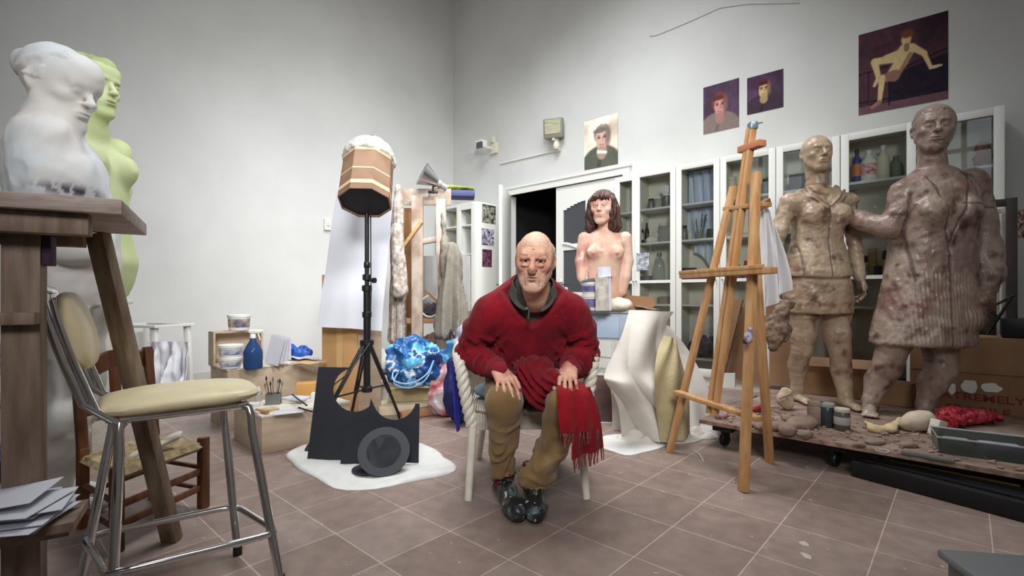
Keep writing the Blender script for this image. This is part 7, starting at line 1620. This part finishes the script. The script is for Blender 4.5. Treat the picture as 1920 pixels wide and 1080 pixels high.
# ================================================================ painted bust with brown hair on the desk
Yb = 3.70
def pb_(px, py, dy=0): return (P(px, py, Yb).x, Yb+dy, P(px, py, Yb).z)
HMb = headM(Vector(pb_(1130, 391)), -.42, .03, 0, 1.06)
f = Field(); head_ops(f, HMb, slit=True, jaw=.95, lips=1.1, ears=False)
f.chain([pb_(1133, 405, .015), pb_(1136, 440, .03)], [.048, .055], k=.03)
def brow_(py, xa, xb, ry, dy=0): z = P(0, py, Yb).z; a = P(xa, py, Yb).x; b = P(xb, py, Yb).x; return (z, (a+b)/2, Yb+dy, (b-a)/2, ry)
zbot = zd+.0005
f.loft([(zbot, pb_(1135, 0)[0], Yb+.02, .135, .10), brow_(555, 1101, 1168, .10, .02), brow_(530, 1103, 1165, .095, .02), brow_(505, 1102, 1164, .10, .015), brow_(480, 1099, 1168, .105, .01), brow_(455, 1095, 1174, .10, .015), brow_(440, 1104, 1168, .075, .02), brow_(430, 1118, 1154, .05, .03)], pw=2.2, rnd=.015, k=.02)
for s, px in ((-1, 1110), (1, 1153)): f.ell(pb_(px, 474, -.085), (.052, .030, .044), k=.035); f.ell(pb_(px-2, 478, -.115), (.008, .009, .008), k=.008)
f.chain([pb_(1096, 446, .02), pb_(1090, 490, .02), pb_(1090, 520, .0)], [.046, .042, .034], k=.02)
f.chain([pb_(1173, 446, .02), pb_(1177, 490, .02), pb_(1172, 520, -.01), pb_(1166, 548, -.03)], [.050, .044, .038, .030], k=.02)
f.ell(pb_(1134, 508, -.105), (.01, .02, .012), mode='s', k=.01)
ps, Q = f.mesh(.0075, fine=((2, HMb.translation.z-.13, HMb.translation.z+.13, .0042), (0, HMb.translation.x-.1, HMb.translation.x+.1, .0042)), smooth=1)
ps[:, 2] = np.maximum(ps[:, 2], zbot); hl = loc_of(ps, HMb)
col = mixc(np.tile(S(214, 168, 146), (len(ps), 1)), S(228, 192, 172), .5+.8*fbm(ps, 9, 3)); col = mixc(col, S(190, 128, 112), np.clip(fbm(ps, 5, 9)-.1, 0, 1)*1.2); col = mixc(col, S(226, 210, 196), np.clip(fbm(ps, 26, 15)-.45, 0, 1)*1.5)
for s, px in ((-1, 1110), (1, 1153)): col = mixc(col, S(176, 110, 96), gauss(ps, pb_(px-2, 478, -.115), (.014,)*3))
col = mixc(col, S(190, 160, 110), np.clip((P(0, 548, Yb).z-ps[:, 2])/.05, 0, 1)*.8); col = mixc(col, S(204, 184, 150), gauss(ps, pb_(1128, 500, -.1), (.08, .08, .05))*.7)
for s in (-1, 1): col = mixc(col, S(90, 62, 52), gauss(hl, (s*.031, -.09, .008), (.012, .01, .004))*.8)
col = mixc(col, S(176, 100, 90), gauss(hl, (0, -.095, -.056), (.02, .012, .007))*.8)
tb3 = soft('painted_torso', ps, Q, mat('painted_flesh', (1, 1, 1), .5, attr='Col', bump=.2, bs=40), colors=col, loc=(pb_(1135, 0)[0], Yb, zbot)); tag(tb3, 'flesh-painted nude torso of a woman with long brown hair on the blue desk', 'sculpture')
f = Field().at(HMb); f.ell((0, .024, .045), (.084, .100, .088)); f.ell((0, -.06, .065), (.062, .045, .034), k=.02)
for s in (-1, 1): f.at(HMb); f.chain([(s*.074, -.02, .05), (s*.082, -.012, -.04), (s*.086, .0, -.13), (s*.088, .01, -.17 if s < 0 else -.15)], [.026, .034, .036, .018], k=.02); f.chain([(s*.05, .06, .0), (s*.06, .06, -.12), (s*.065, .06, -.16)], [.05, .05, .03], k=.03)
f.ell((0, -.105, -.02), (.052, .058, .068), mode='s', k=.01)
ps, Q = f.mesh(.0055); N_ = vnormals(ps, Q); hl = loc_of(ps, HMb); th = np.arctan2(hl[:, 0], -hl[:, 1]+.02); ps = ps+N_*(.006*np.sin(th*26+fbm(ps, 12, 3)*3)+.004*fbm(ps*np.array([1, 1, .25]), 60, 3))[:, None]
ps[:, 2] = np.maximum(ps[:, 2], zbot)
hc = mixc(np.tile(S(84, 52, 42), (len(ps), 1)), S(52, 32, 28), .5+.8*np.sin(th*40+fbm(ps, 9, 1)*4)); hc = mixc(hc, S(170, 140, 90), np.clip(fbm(ps, 24, 5)-.5, 0, 1)*(hl[:, 0] > .04))
soft('hair', ps, Q, mat('brown_hair', (1, 1, 1), .5, attr='Col', bump=.4, bs=80), tb3, colors=hc)
# ================================================================ wicker armchair
m_wick = mat('white_wicker', S(222, 214, 198), .6, bump=.8, wave=26, bs=50, var=.08, vs=30)
m_cane = mat('white_painted_cane', S(220, 214, 200), .5, var=.08, vs=20)
ch = thing('wicker_armchair', 'white wicker armchair the seated man sits on', 'chair', (.065, 2.46, 0))
for x, y, x2_, y2_ in ((-.193, 2.185, -.175, 2.23), (.332, 2.203, .305, 2.24), (-.185, 2.76, -.14, 2.70), (.275, 2.76, .24, 2.70)):
    lg = part('leg', MB().tube([(x, y, 0), (x2_, y2_, .33)], [.017, .020], 12), m_cane, ch, True)
part('seat', cushion((.065, 2.46, .388), .265, .27, .028, Matrix(), dome=.0), m_wick, ch, True)
ap = MB()
apr = [(-.185, 2.225), (.315, 2.235), (.30, 2.71), (-.17, 2.71)]
def apron(a, b): i = int(a*4) % 4; f_ = a*4-int(a*4); p = Vector(apr[i]).lerp(Vector(apr[(i+1) % 4]), f_) if a < 1 else Vector(apr[0]); return Vector((p.x, p.y, .30+.075*b))
part('woven_apron', MB().sheet(apron, 48, 3, .008), m_wick, ch, True)
def armpath(sx): return [(.065+sx*.245, 2.235, .315), (.065+sx*.262, 2.225, .40), (.065+sx*.280, 2.215, .50), (.065+sx*.295, 2.225, .585), (.065+sx*.31, 2.28, .632), (.065+sx*.315, 2.38, .65), (.065+sx*.30, 2.52, .675), (.065+sx*.25, 2.66, .72)]
def smoothpath(pts, n): return [catm(pts, i/n) for i in range(n+1)]
for sx in (-1, 1):
    bp2 = smoothpath(armpath(sx), 70); core = MB()
    for ph in (0, 2.094, 4.189):
        strand = []
        for i, p in enumerate(bp2):
            d = (bp2[min(i+1, 70)]-bp2[max(i-1, 0)]).normalized(); u = d.cross(Vector((sx, 0, .2))).normalized(); w = d.cross(u); a = i*.55+ph; strand.append(p+u*.015*math.cos(a)+w*.015*math.sin(a)+w*.0)
        core.tube(strand, .0155, 8)
    part('braided_arm', core, m_cane, ch, True)
def backf(a, b):
    th = math.pi*a; r = .30+.02*b; x = .065-math.cos(th)*r; y = 2.52+math.sin(th)*.22+.03*b; zt2_ = .62+.13*math.sin(th); return Vector((x, y, .38+(zt2_-.38)*b))
part('woven_back', MB().sheet(backf, 40, 12, .012), m_wick, ch, True)
part('back_rim', MB().tube([backf(i/30, 1.0)+Vector((0, 0, .012)) for i in range(31)], .020, 10), m_cane, ch, True)
# cushion, jacket over the side
cloth_lump('seat_cushion', (-.02, 2.36, .418), (.17, .13, .035), mat('grey_blue_cushion', S(120, 140, 150), .8), 'grey-blue cushion under the seated man', 'cushion', 21, amp=.008, fr=8, zmin=.418)
def jk(a, b): 
    p = Vector((-.262-.010*math.sin(a*6), 2.30+.20*a, .60-.33*b*(1-.25*a))); p.x += -.012*math.sin(a*14+b*3)+.010*b; return p
solo('blue_jacket', MB().sheet(jk, 20, 20, .008), mat('royal_blue_jacket', S(40, 44, 150), .6), 'royal blue jacket hanging outside the left arm of the wicker chair', 'jacket')
# ================================================================ the seated man
HMm = headM(Vector((.0925, 2.00, 1.038)), -.14, .12, .05, 1.03) @ Matrix.Scale(.93, 4, (1, 0, 0))
PEL = Vector((.070, 2.50, .455)); NB = Vector((.088, 2.135, .945))
tz = (NB-PEL).normalized(); tx = Vector((1, 0, 0)); tx = (tx-tz*tx.dot(tz)).normalized(); ty = tz.cross(tx)
MT = Matrix((tx, ty, tz)).transposed().to_4x4(); MT.translation = PEL; TL = (NB-PEL).length
SHO = {-1: Vector((-.085, 2.175, .828)), 1: Vector((.258, 2.175, .828))}; ELB = {-1: Vector((-.198, 2.285, .640)), 1: Vector((.338, 2.285, .640))}
WRI = {-1: Vector((-.050, 2.055, .592)), 1: Vector((.232, 2.045, .590))}
HIP = {-1: Vector((-.03, 2.44, .475)), 1: Vector((.17, 2.44, .475))}; KNE = {-1: Vector((-.032, 1.985, .470)), 1: Vector((.215, 1.985, .470))}
ANK = {-1: Vector((-.030, 2.185, .115)), 1: Vector((.090, 2.125, .115))}; TOE = {-1: Vector((.024, 1.970, .03)), 1: Vector((.094, 1.965, .03))}; HEE = {-1: Vector((-.042, 2.21, .035)), 1: Vector((.096, 2.185, .035))}
# body: one continuous surface from head to feet
f = Field(); head_ops(f, HMm, jaw=.99, brow=1.35, nose=1.25, lips=.6, old=True)
f.at(HMm); f.seg((0, .03, -.06), (0, .07, -.15), .058, .062, k=.03); f.seg((0, -.03, -.085), (0, .03, -.14), .035, .045, k=.03); f.at(Matrix())
f.chain([tuple(HMm @ Vector((0, .06, -.12))), tuple(NB)], [.056, .058], k=.02)
f.at(MT); f.loft([(0, 0, 0, .14, .10), (TL*.5, 0, 0, .15, .10), (TL*.8, 0, 0, .15, .09), (TL, 0, 0, .06, .06)], rnd=.02, k=.02); f.at(Matrix())
for s in (-1, 1):
    f.chain([tuple(SHO[s]), tuple(ELB[s]), tuple(WRI[s])], [.045, .035, .026], k=.01); f.chain([tuple(HIP[s]), tuple(KNE[s]), tuple(ANK[s])], [.07, .05, .034], k=.01)
    f.seg(tuple(ANK[s]), tuple(HEE[s]+Vector((0, 0, .02))), .034, .03, k=.01); f.seg(tuple(HEE[s]+Vector((0, 0, .015))), tuple(TOE[s]+Vector((0, .03, .012))), .028, .022, k=.01)
HL = frameM(WRI[-1], (.26, -.86, -.40), (.12, -.35, 1)); HR = frameM(WRI[1]+Vector((0, 0, .006)), (-.14, -.90, -.26), (-.15, -.2, .97))
hand_ops(f, HL, curl=(.42, .40, .42, .48), spread=.26, thumb=.5, side=1, s=.98)
hand_ops(f, HR, curl=(.80, .85, .90, .95), spread=.14, thumb=.9, side=-1, s=1.0)
hz, hx, hy = HMm.translation.z, HMm.translation.x, HMm.translation.y
ps, Q = f.mesh(.0085, fine=((2, hz-.145, hz+.14, .0027), (0, hx-.105, hx+.105, .0027), (1, hy-.135, hy+.125, .0029), (2, .47, .62, .0036), (0, -.09, .28, .0036), (1, 1.82, 2.07, .0036)), smooth=0)
ps = lap(ps, Q, 1, .35)
N_ = vnormals(ps, Q); hl = loc_of(ps, HMm); nh = np.linalg.norm(hl, axis=1); oh = nh < .17
ps = ps+N_*((.0009*fbm(ps, 90, 3, 2)+.0007*(1-2*np.abs(fbm(hl*np.array([1, 1, 2.2]), 55, 8, 2))))*oh*(hl[:, 1] < 0))[:, None]
n = len(ps); col = np.tile(S(216, 172, 148), (n, 1)); v = fbm(ps, 30, 2); col = mixc(col, S(200, 142, 118), .35+.6*v)
col = mixc(col, S(222, 192, 168), np.clip((hl[:, 2]-.055)/.05, 0, 1)*oh*.8)                      # paler crown
for c_, r_, k_ in (((0, -.105, -.018), (.018, .02, .022), .75), ((.045, -.072, -.024), (.028, .034, .026), .5), ((-.045, -.072, -.024), (.028, .034, .026), .5), ((0, -.07, -.10), (.025, .03, .02), .3)): col = mixc(col, S(188, 104, 90), gauss(hl, c_, r_)*k_)
st_ = gauss(hl, (0, -.075, -.085), (.055, .055, .034))+gauss(hl, (0, -.09, -.045), (.03, .03, .008))*.7+gauss(hl, (.055, -.03, -.06), (.02, .04, .035))*.7+gauss(hl, (-.055, -.03, -.06), (.02, .04, .035))*.7
col = mixc(col, S(196, 182, 174), np.clip(st_, 0, 1)**1.3*(.30+.5*fbm(ps, 170, 5, 2)))
for s in (-1, 1):
    col = mixc(col, S(128, 84, 74), gauss(hl, (s*.031, -.088, .004), (.018, .014, .010))*.42); col = mixc(col, S(70, 44, 38), gauss(hl, (s*.031, -.0875, .0105), (.0135, .010, .0026))*.8)
    br = gauss(hl, (s*.033, -.088, .0285), (.018, .014, .0048)); col = mixc(col, S(128, 100, 88), br*(.55+.4*fbm(ps, 200, 3, 1)))
col = mixc(col, S(156, 92, 84), gauss(hl, (0, -.096, -.056), (.020, .012, .0060))*.8); col = mixc(col, S(84, 44, 40), gauss(hl, (0, -.097, -.0562), (.022, .014, .0018))*.8)
hand = ~oh; col = mixc(col, S(204, 150, 130), hand*.5); col = mixc(col, S(186, 116, 104), np.clip(fbm(ps, 26, 9)-.05, 0, 1)*hand*1.0)
# finger nails and knuckle tint are left to shape; body and clothes follow
man = soft('person', ps, Q, mat('skin', (1, 1, 1), .48, attr='Col', bump=.25, bs=160, spec=.4), colors=col, loc=(.07, 2.3, .0))
man.data.materials[0].node_tree.nodes['Principled BSDF'].inputs['Subsurface Weight'].default_value = .06
man.data.materials[0].node_tree.nodes['Principled BSDF'].inputs['Subsurface Radius'].default_value = (.012, .005, .003)
tag(man, 'bald elderly person in red V-neck jumper and tan corduroys sitting, hands on knees', 'person')
for s in (-1, 1):
    M = HMm @ Matrix.Translation((s*.031, -.0762, .0078)); bm_ = bmesh.new(); bmesh.ops.create_uvsphere(bm_, u_segments=32, v_segments=24, radius=.0148, matrix=Matrix.Rotation(math.pi/2, 4, 'X'))
    me = bpy.data.meshes.new('eyeball'); inv = world_of(man).inverted()
    gaze = (HMm.to_3x3().inverted() @ (Vector((0, 0, .93))-HMm @ Vector((s*.031, -.076, .008)))).normalized()
    cl = [(v.co.normalized().angle(gaze)) for v in bm_.verts]; bm_.transform(inv @ M); bm_.to_mesh(me); bm_.free()
    at = me.color_attributes.new('Col', 'FLOAT_COLOR', 'POINT')
    for i, a in enumerate(cl): c_ = (.005, .005, .005) if a < .24 else (S(52, 38, 30) if a < .52 else S(176, 160, 152)); at.data[i].color = (*c_, 1)
    me.polygons.foreach_set('use_smooth', [True]*len(me.polygons)); me.materials.append(mat('eye', (1, 1, 1), .1, attr='Col')); o = bpy.data.objects.new('eyeball', me); COL.objects.link(o); o.parent = man
# cropped white hair around the sides and back
f = Field().at(HMm); f.ell((0, .026, .026), (.0840, .093, .080)); f.ell((0, .06, -.035), (.060, .050, .05), k=.03)
f.ell((0, -.02, .085), (.066, .115, .075), mode='s', k=.02); f.box((0, -.100, .0), (.1, .072, .14), mode='s', k=.012); 
for s in (-1, 1): f.ell((s*.088, .010, -.004), (.020, .022, .034), mode='s', k=.006)
ps, Q = f.mesh(.004); N_ = vnormals(ps, Q); hl = loc_of(ps, HMm); ps = ps+N_*(.0022*fbm(hl*np.array([1, 1, .4]), 220, 3, 2))[:, None]
soft('hair', ps, Q, mat('white_stubble_hair', S(206, 200, 194), .8, bump=.5, bs=300, var=.15, vs=120), man)
# shirt
CC = Vector((.090, 2.128, .932)); cn = Vector((0, -.66, .75)).normalized(); cb_k = Vector((0, .75, .66)).normalized()
def torso(f, g, top=True):
    f.at(MT); f.loft([(-.06, 0, .01, .185+g, .135+g), (.06, 0, .0, .192+g, .140+g), (.20, 0, -.005, .186+g, .140+g), (.34, 0, -.005, .198+g, .136+g), (TL*.80, 0, .0, .192+g, .118+g), (TL*.90, 0, .012, .155+g, .096+g), (TL*.99, 0, .02, .088+g, .076+g), (TL*1.03, 0, .02, .066+g, .066+g)], pw=2.25, rnd=.02, k=.02); f.at(Matrix())
    return f
f = torso(Field(), -.012)
hd_ = (HMm @ Vector((0, .05, -.11)))-NB; 
f.seg(tuple(NB), tuple(NB+hd_*.35), .074, .070, k=.02); f.seg(tuple(NB-hd_*.1+Vector((0, 0, .0))), tuple(NB+hd_*1.0), .056, .056, mode='s', k=.004)
f.ell((.090, 2.092, .904), (.080, .076, .068), k=.02)
ps, Q = f.mesh(.0062); N_ = vnormals(ps, Q); ps = ps+N_*(.005*(1-2*np.abs(fbm(ps*np.array([1, .7, .7]), 16, 3, 2))))[:, None]
m_shirt = mat('dark_green_shirt', S(74, 72, 66), .8, var=.15, vs=40, bump=.2, bs=120)
sh_ = soft('shirt', ps, Q, m_shirt, man)
def collar(a, b):
    ph = math.radians(-90+13+(360-26)*a); e = math.exp(-(min(a, 1-a)/.10)**2); r = (.084+.018*b)*(1-e*b)+(.088+.044*b)*e*b; h = .030-.036*b-.010*e*b
    return CC+Vector((1, 0, 0))*r*math.cos(ph)*1.02+cb_k*r*math.sin(ph)+cn*h+Vector((0, 0, .004*math.sin(a*21)*b))
part('shirt_collar', MB().sheet(collar, 60, 6, .004), m_shirt, sh_, True)
bq = CC-cb_k*.125+Vector((-.030, -.006, 0)); part('collar_button', MB().lathe([(0, .004), (.005, .004), (.0058, 0), (.005, -.002)], 12, Matrix.Translation(bq) @ Matrix.Rotation(math.pi/2, 4, 'X')), k_grey, sh_, True)
part('placket', MB().tube([P(994, 570, 2.035), P(992, 585, 2.025), P(990, 600, 2.03)], [.004, .004, .003], 8), m_shirt, sh_, True)
# jumper
f = torso(Field(), .010)
for s in (-1, 1):
    S_, E_, W_ = SHO[s], ELB[s], WRI[s]; f.ell(tuple(S_+Vector((0, .01, -.005))), (.082, .078, .078), k=.04); f.seg(tuple(NB+Vector((s*.055, .02, -.03))), tuple(S_+Vector((-s*.03, .01, .0))), .060, .072, k=.05)
    f.chain([tuple(S_), tuple(S_.lerp(E_, .5)+Vector((s*.012, .0, -.004))), tuple(E_)], [.078, .071, .064], k=.02); f.chain([tuple(E_), tuple(E_.lerp(W_, .5)+Vector((0, 0, -.006))), tuple(E_.lerp(W_, .86))], [.064, .058, .044], k=.012); f.seg(tuple(E_.lerp(W_, .86)), tuple(E_.lerp(W_, 1.02)), .041, .036, k=.004)
f.at(MT)
def vneck(x, y, z):
    z0 = .484; sl = 1.15; d1 = (np.abs(x)-(z-z0)*sl)/math.sqrt(1+sl*sl); d2 = y+.02; return np.maximum(d1, d2)
f._op(vneck, np.array((-.12, -.3, .48)), np.array((.12, .05, TL*1.2)), 's', .006)
f.at(Matrix()); f.seg(tuple(CC-cn*.012), tuple(CC+cn*.16), .090, .100, mode='s', k=.006)
ps, Q = f.mesh(.0068); N_ = vnormals(ps, Q)
tl = loc_of(ps, MT)
disp = .004*fbm(ps, 11, 4, 2)
def ringfolds(ps, a, b, freq, amp, seed, t0, t1):
    a = np.array(a); b = np.array(b); d = b-a; L = np.linalg.norm(d); t = ((ps-a)@d)/L**2; r = np.linalg.norm(ps-a-t[:, None]*d, axis=1)
    w = np.clip((t-t0)/.1, 0, 1)*np.clip((t1-t)/.1, 0, 1)*(r < .10); return amp*w*(1-2*np.abs(np.sin(t*L*freq+2.2*fbm(ps, 9, seed, 2))))
for s in (-1, 1):
    disp += ringfolds(ps, ELB[s], WRI[s], 75, .0065, 3+s, .05, .88); disp += ringfolds(ps, SHO[s], ELB[s], 34, .0055, 7+s, .25, 1.05)
disp += .006*(1-2*np.abs(fbm(np.stack([tl[:, 0]*5, tl[:, 1]*5, tl[:, 2]*16], 1), 1, 5, 2)))*np.exp(-((tl[:, 2]-.12)/.13)**2)
disp += .007*(1-2*np.abs(fbm(np.stack([(tl[:, 0]+tl[:, 2]*.6*np.sign(tl[:, 0]))*18, tl[:, 2]*5, tl[:, 1]*4], 1), 1, 9, 2)))*np.exp(-((np.abs(tl[:, 0])-.14)/.06)**2)*np.exp(-((tl[:, 2]-.36)/.14)**2)
z0 = .484; vd = np.abs(np.abs(tl[:, 0])-(tl[:, 2]-z0)*1.15)/1.52; vr = np.exp(-(np.maximum(0, vd-.012)/.004)**2)*(tl[:, 2] > z0-.02)*(tl[:, 1] < .0); disp += .0025*vr
ps = ps+N_*disp[:, None]
cuffs = np.zeros(len(ps))
for s in (-1, 1): a = np.array(ELB[s]); b = np.array(WRI[s]); t = ((ps-a)@(b-a))/((b-a)@(b-a)); cuffs = np.maximum(cuffs, (t > .84)*(np.linalg.norm(ps-b, axis=1) < .10))
wool = mixc(np.tile(S(134, 18, 34), (len(ps), 1)), S(104, 12, 26), .5+.7*fbm(ps, 14, 6)); wool = mixc(wool, S(142, 34, 46), np.clip(fbm(ps, 90, 2)-.3, 0, 1)*.6); wool = mixc(wool, S(124, 34, 44), cuffs*.6); wool = mixc(wool, S(128, 34, 44), vr*.6)
soft('jumper', ps, Q, mat('red_wool', (1, 1, 1), .95, attr='Col', bump=.35, bs=220, sheen=.08, spec=.2), man, colors=wool)
# trousers
f = Field(); f.ell((.07, 2.50, .49), (.19, .15, .11))
for s in (-1, 1):
    H_, K_, A_ = HIP[s], KNE[s], ANK[s]; f.chain([tuple(H_), tuple(H_.lerp(K_, .5)+Vector((0, 0, .004))), tuple(K_)], [.098, .086, .076], k=.03)
    mid = K_.lerp(A_, .5)+Vector((-.012 if s < 0 else .022, .0 if s < 0 else -.03, 0)); f.chain([tuple(K_), tuple(mid), tuple(A_+Vector((-.008 if s < 0 else .006, -.004 if s < 0 else -.018, .012)))], [.076, .064, .058 if s < 0 else .072], k=.005)
for s in (-1, 1): f.seg(tuple(ANK[s]+Vector((0, -.012, .01))), tuple(ANK[s]+Vector((0, -.025, -.15))), .046 if s < 0 else .060, .08, mode='s', k=.003)
f.box((.03, 2.15, .040), (.22, .22, .048), mode='s', k=.004)
ps, Q = f.mesh(.0072); N_ = vnormals(ps, Q); disp = .003*fbm(ps, 12, 2)
for s in (-1, 1):
    disp += ringfolds(ps, KNE[s], ANK[s], 26, .005, 13+s, .10, .98)*.8
    a = np.array(KNE[s]); b = np.array(ANK[s]); d = b-a; t = ((ps-a)@d)/(d@d); th = np.arctan2(ps[:, 1]-(a[1]+t*d[1]), ps[:, 0]-(a[0]+t*d[0])); r = np.linalg.norm(ps-a-t[:, None]*d, axis=1)
    disp += .0075*(1-2*np.abs(np.sin(th*1.5+t*2.1+s+1.2*fbm(ps, 4, 21+s, 2))))*(r < .12)*np.clip(t/.2, 0, 1)*(t < 1.1)
    disp += ringfolds(ps, HIP[s], KNE[s], 22, .006, 17+s, .1, .95)
ps = ps+N_*disp[:, None]
tc2 = mixc(np.tile(S(142, 114, 74), (len(ps), 1)), S(112, 88, 56), .5+.8*fbm(ps, 6, 3)); tc2 = mixc(tc2, S(166, 138, 96), np.clip(fbm(ps, 9, 8)-.2, 0, 1))
soft('corduroy_trousers', ps, Q, mat('tan_corduroy', (1, 1, 1), .9, attr='Col', bump=.25, bs=150, sheen=.2, spec=.2), man, colors=tc2)
# socks and shoes
for s in (-1, 1):
    part('sock', MB().tube([ANK[s]+Vector((0, -.004, .07)), ANK[s]+Vector((0, -.006, .0)), HEE[s]+Vector((0, -.035, .025))], [.045, .043, .042], 18), mat('maroon_sock', S(92, 34, 46), .9, bump=.4, bs=140), man, True)
    f = Field(); h, t_ = HEE[s], TOE[s]; d = (t_-h).normalized(); 
    f.seg(tuple(h+Vector((0, 0, .018))), tuple(t_+Vector((0, 0, .008))), .042, .036, k=.02, flat=((0, 0, 1), .9)); f.ell(tuple(t_-d*.045+Vector((0, 0, .018))), (.052, .06, .032), k=.02); f.seg(tuple(h+Vector((0, 0, .03))), tuple(h.lerp(t_, .55)+Vector((0, 0, .052))), .044, .030, k=.02)
    f.box(tuple(Vector((h.x, h.y, 0))+Vector((0, 0, -.01))), (.3, .5, .012), mode='s', k=.001)
    f.seg(tuple(ANK[s]+Vector((0, .0, .03))), tuple(h+Vector((0, -.02, .065))), .046, .040, mode='s', k=.004)
    ps, Q = f.mesh(.005); N_ = vnormals(ps, Q); ps = ps+N_*(.0022*fbm(ps, 40, 4+s))[:, None]; ps[:, 2] = np.maximum(ps[:, 2], .001)
    sp_ = fbm(ps, 75, 3+s, 2); sp2 = fbm(ps, 30, 9+s, 3); cs = np.tile(S(34, 38, 40), (len(ps), 1)); cs = mixc(cs, S(86, 104, 102), np.clip(sp2-.15, 0, 1)*1.5); cs = mixc(cs, S(206, 210, 208), (sp_ > .78)*1.0); cs = mixc(cs, S(24, 26, 28), (ps[:, 2] < .014)*1.0)
    so = soft('shoe', ps, Q, mat('paint_flecked_leather', (1, 1, 1), .28, attr='Col', bump=.4, bs=50), man, colors=cs)
# ================================================================ red scarf
m_sc = mat('red_scarf_wool', S(142, 20, 30), .9, sheen=.08, bump=.4, bs=120, var=.15, vs=14, spec=.2); m_sc2 = mat('dark_scarf_wool', S(116, 18, 30), .9, sheen=.08, bump=.4, bs=120, var=.15, vs=14, spec=.2)
sc = thing('scarf', 'red fringed scarf bunched in the lap and hanging over one knee', 'scarf', (.18, 2.05, .45))
f = Field(); f.chain([(.055, 2.20, .585), (.08, 2.10, .575), (.13, 2.03, .545), (.17, 1.99, .555)], [.05, .055, .045, .035], k=.03); f.chain([(.14, 2.20, .60), (.12, 2.12, .585), (.15, 2.04, .560), (.19, 2.00, .545)], [.04, .045, .030, .02], k=.03); f.chain([(.07, 2.07, .53), (.10, 2.03, .49), (.13, 2.04, .44)], [.04, .036, .02], k=.02)
ps, Q = f.mesh(.007); N_ = vnormals(ps, Q); q = ps[:, 0]*.6+ps[:, 2]*1.0-ps[:, 1]*.3; ps = ps+N_*(.010*(1-2*np.abs(np.sin(q*85+2.5*fbm(ps, 7, 3, 2))))+.004*fbm(ps, 30, 2))[:, None]
soft('lap_folds', ps, Q, m_sc2, sc)
def hang1(a, b):
    q = [Vector((.178+.110*a, 1.99+.04*a, .556-.010*a)), Vector((.174+.127*a, 1.893+.07*a, .535-.012*a)), Vector((.172+.154*a, 1.858+.09*a, .455)), Vector((.182+.165*a, 1.862+.10*a, .385-.012*a))]
    p = catm(q, b); p.y += .008*math.sin(a*14+b*2)*b; return p
def hang2(a, b):
    q = [Vector((.225+.09*a, 1.955+.06*a, .53)), Vector((.228+.12*a, 1.905+.08*a, .43)), Vector((.228+.140*a, 1.905+.08*a, .275+.018*a))]
    p = catm(q, b); p.y += .012*math.sin(a*11+b*3+1)*b; return p
part('front_end', MB().sheet(hang1, 30, 30, .006), m_sc, sc, True); part('back_end', MB().sheet(hang2, 30, 36, .006), m_sc2, sc, True)
for fn, nm, L in ((hang1, 'fringe', .055), (hang2, 'fringe', .052)):
    fr_ = MB(); nn2 = 26
    for i in range(nn2):
        a = (i+.5)/nn2; p = Vector(fn(a, 1)); j = rr.uniform(-.006, .006); fr_.tube([p+Vector((0, 0, .004)), p+Vector((j, rr.uniform(-.003, .003), -L*.5)), p+Vector((j*1.6, 0, -L*rr.uniform(.85, 1.05)))], [.0026, .0022, .0016], 5)
    o = part(nm, fr_, mat('fringe_wool', S(104, 32, 38), .9, col2=S(150, 84, 80), vs=90), sc, True); o['kind'] = 'stuff'
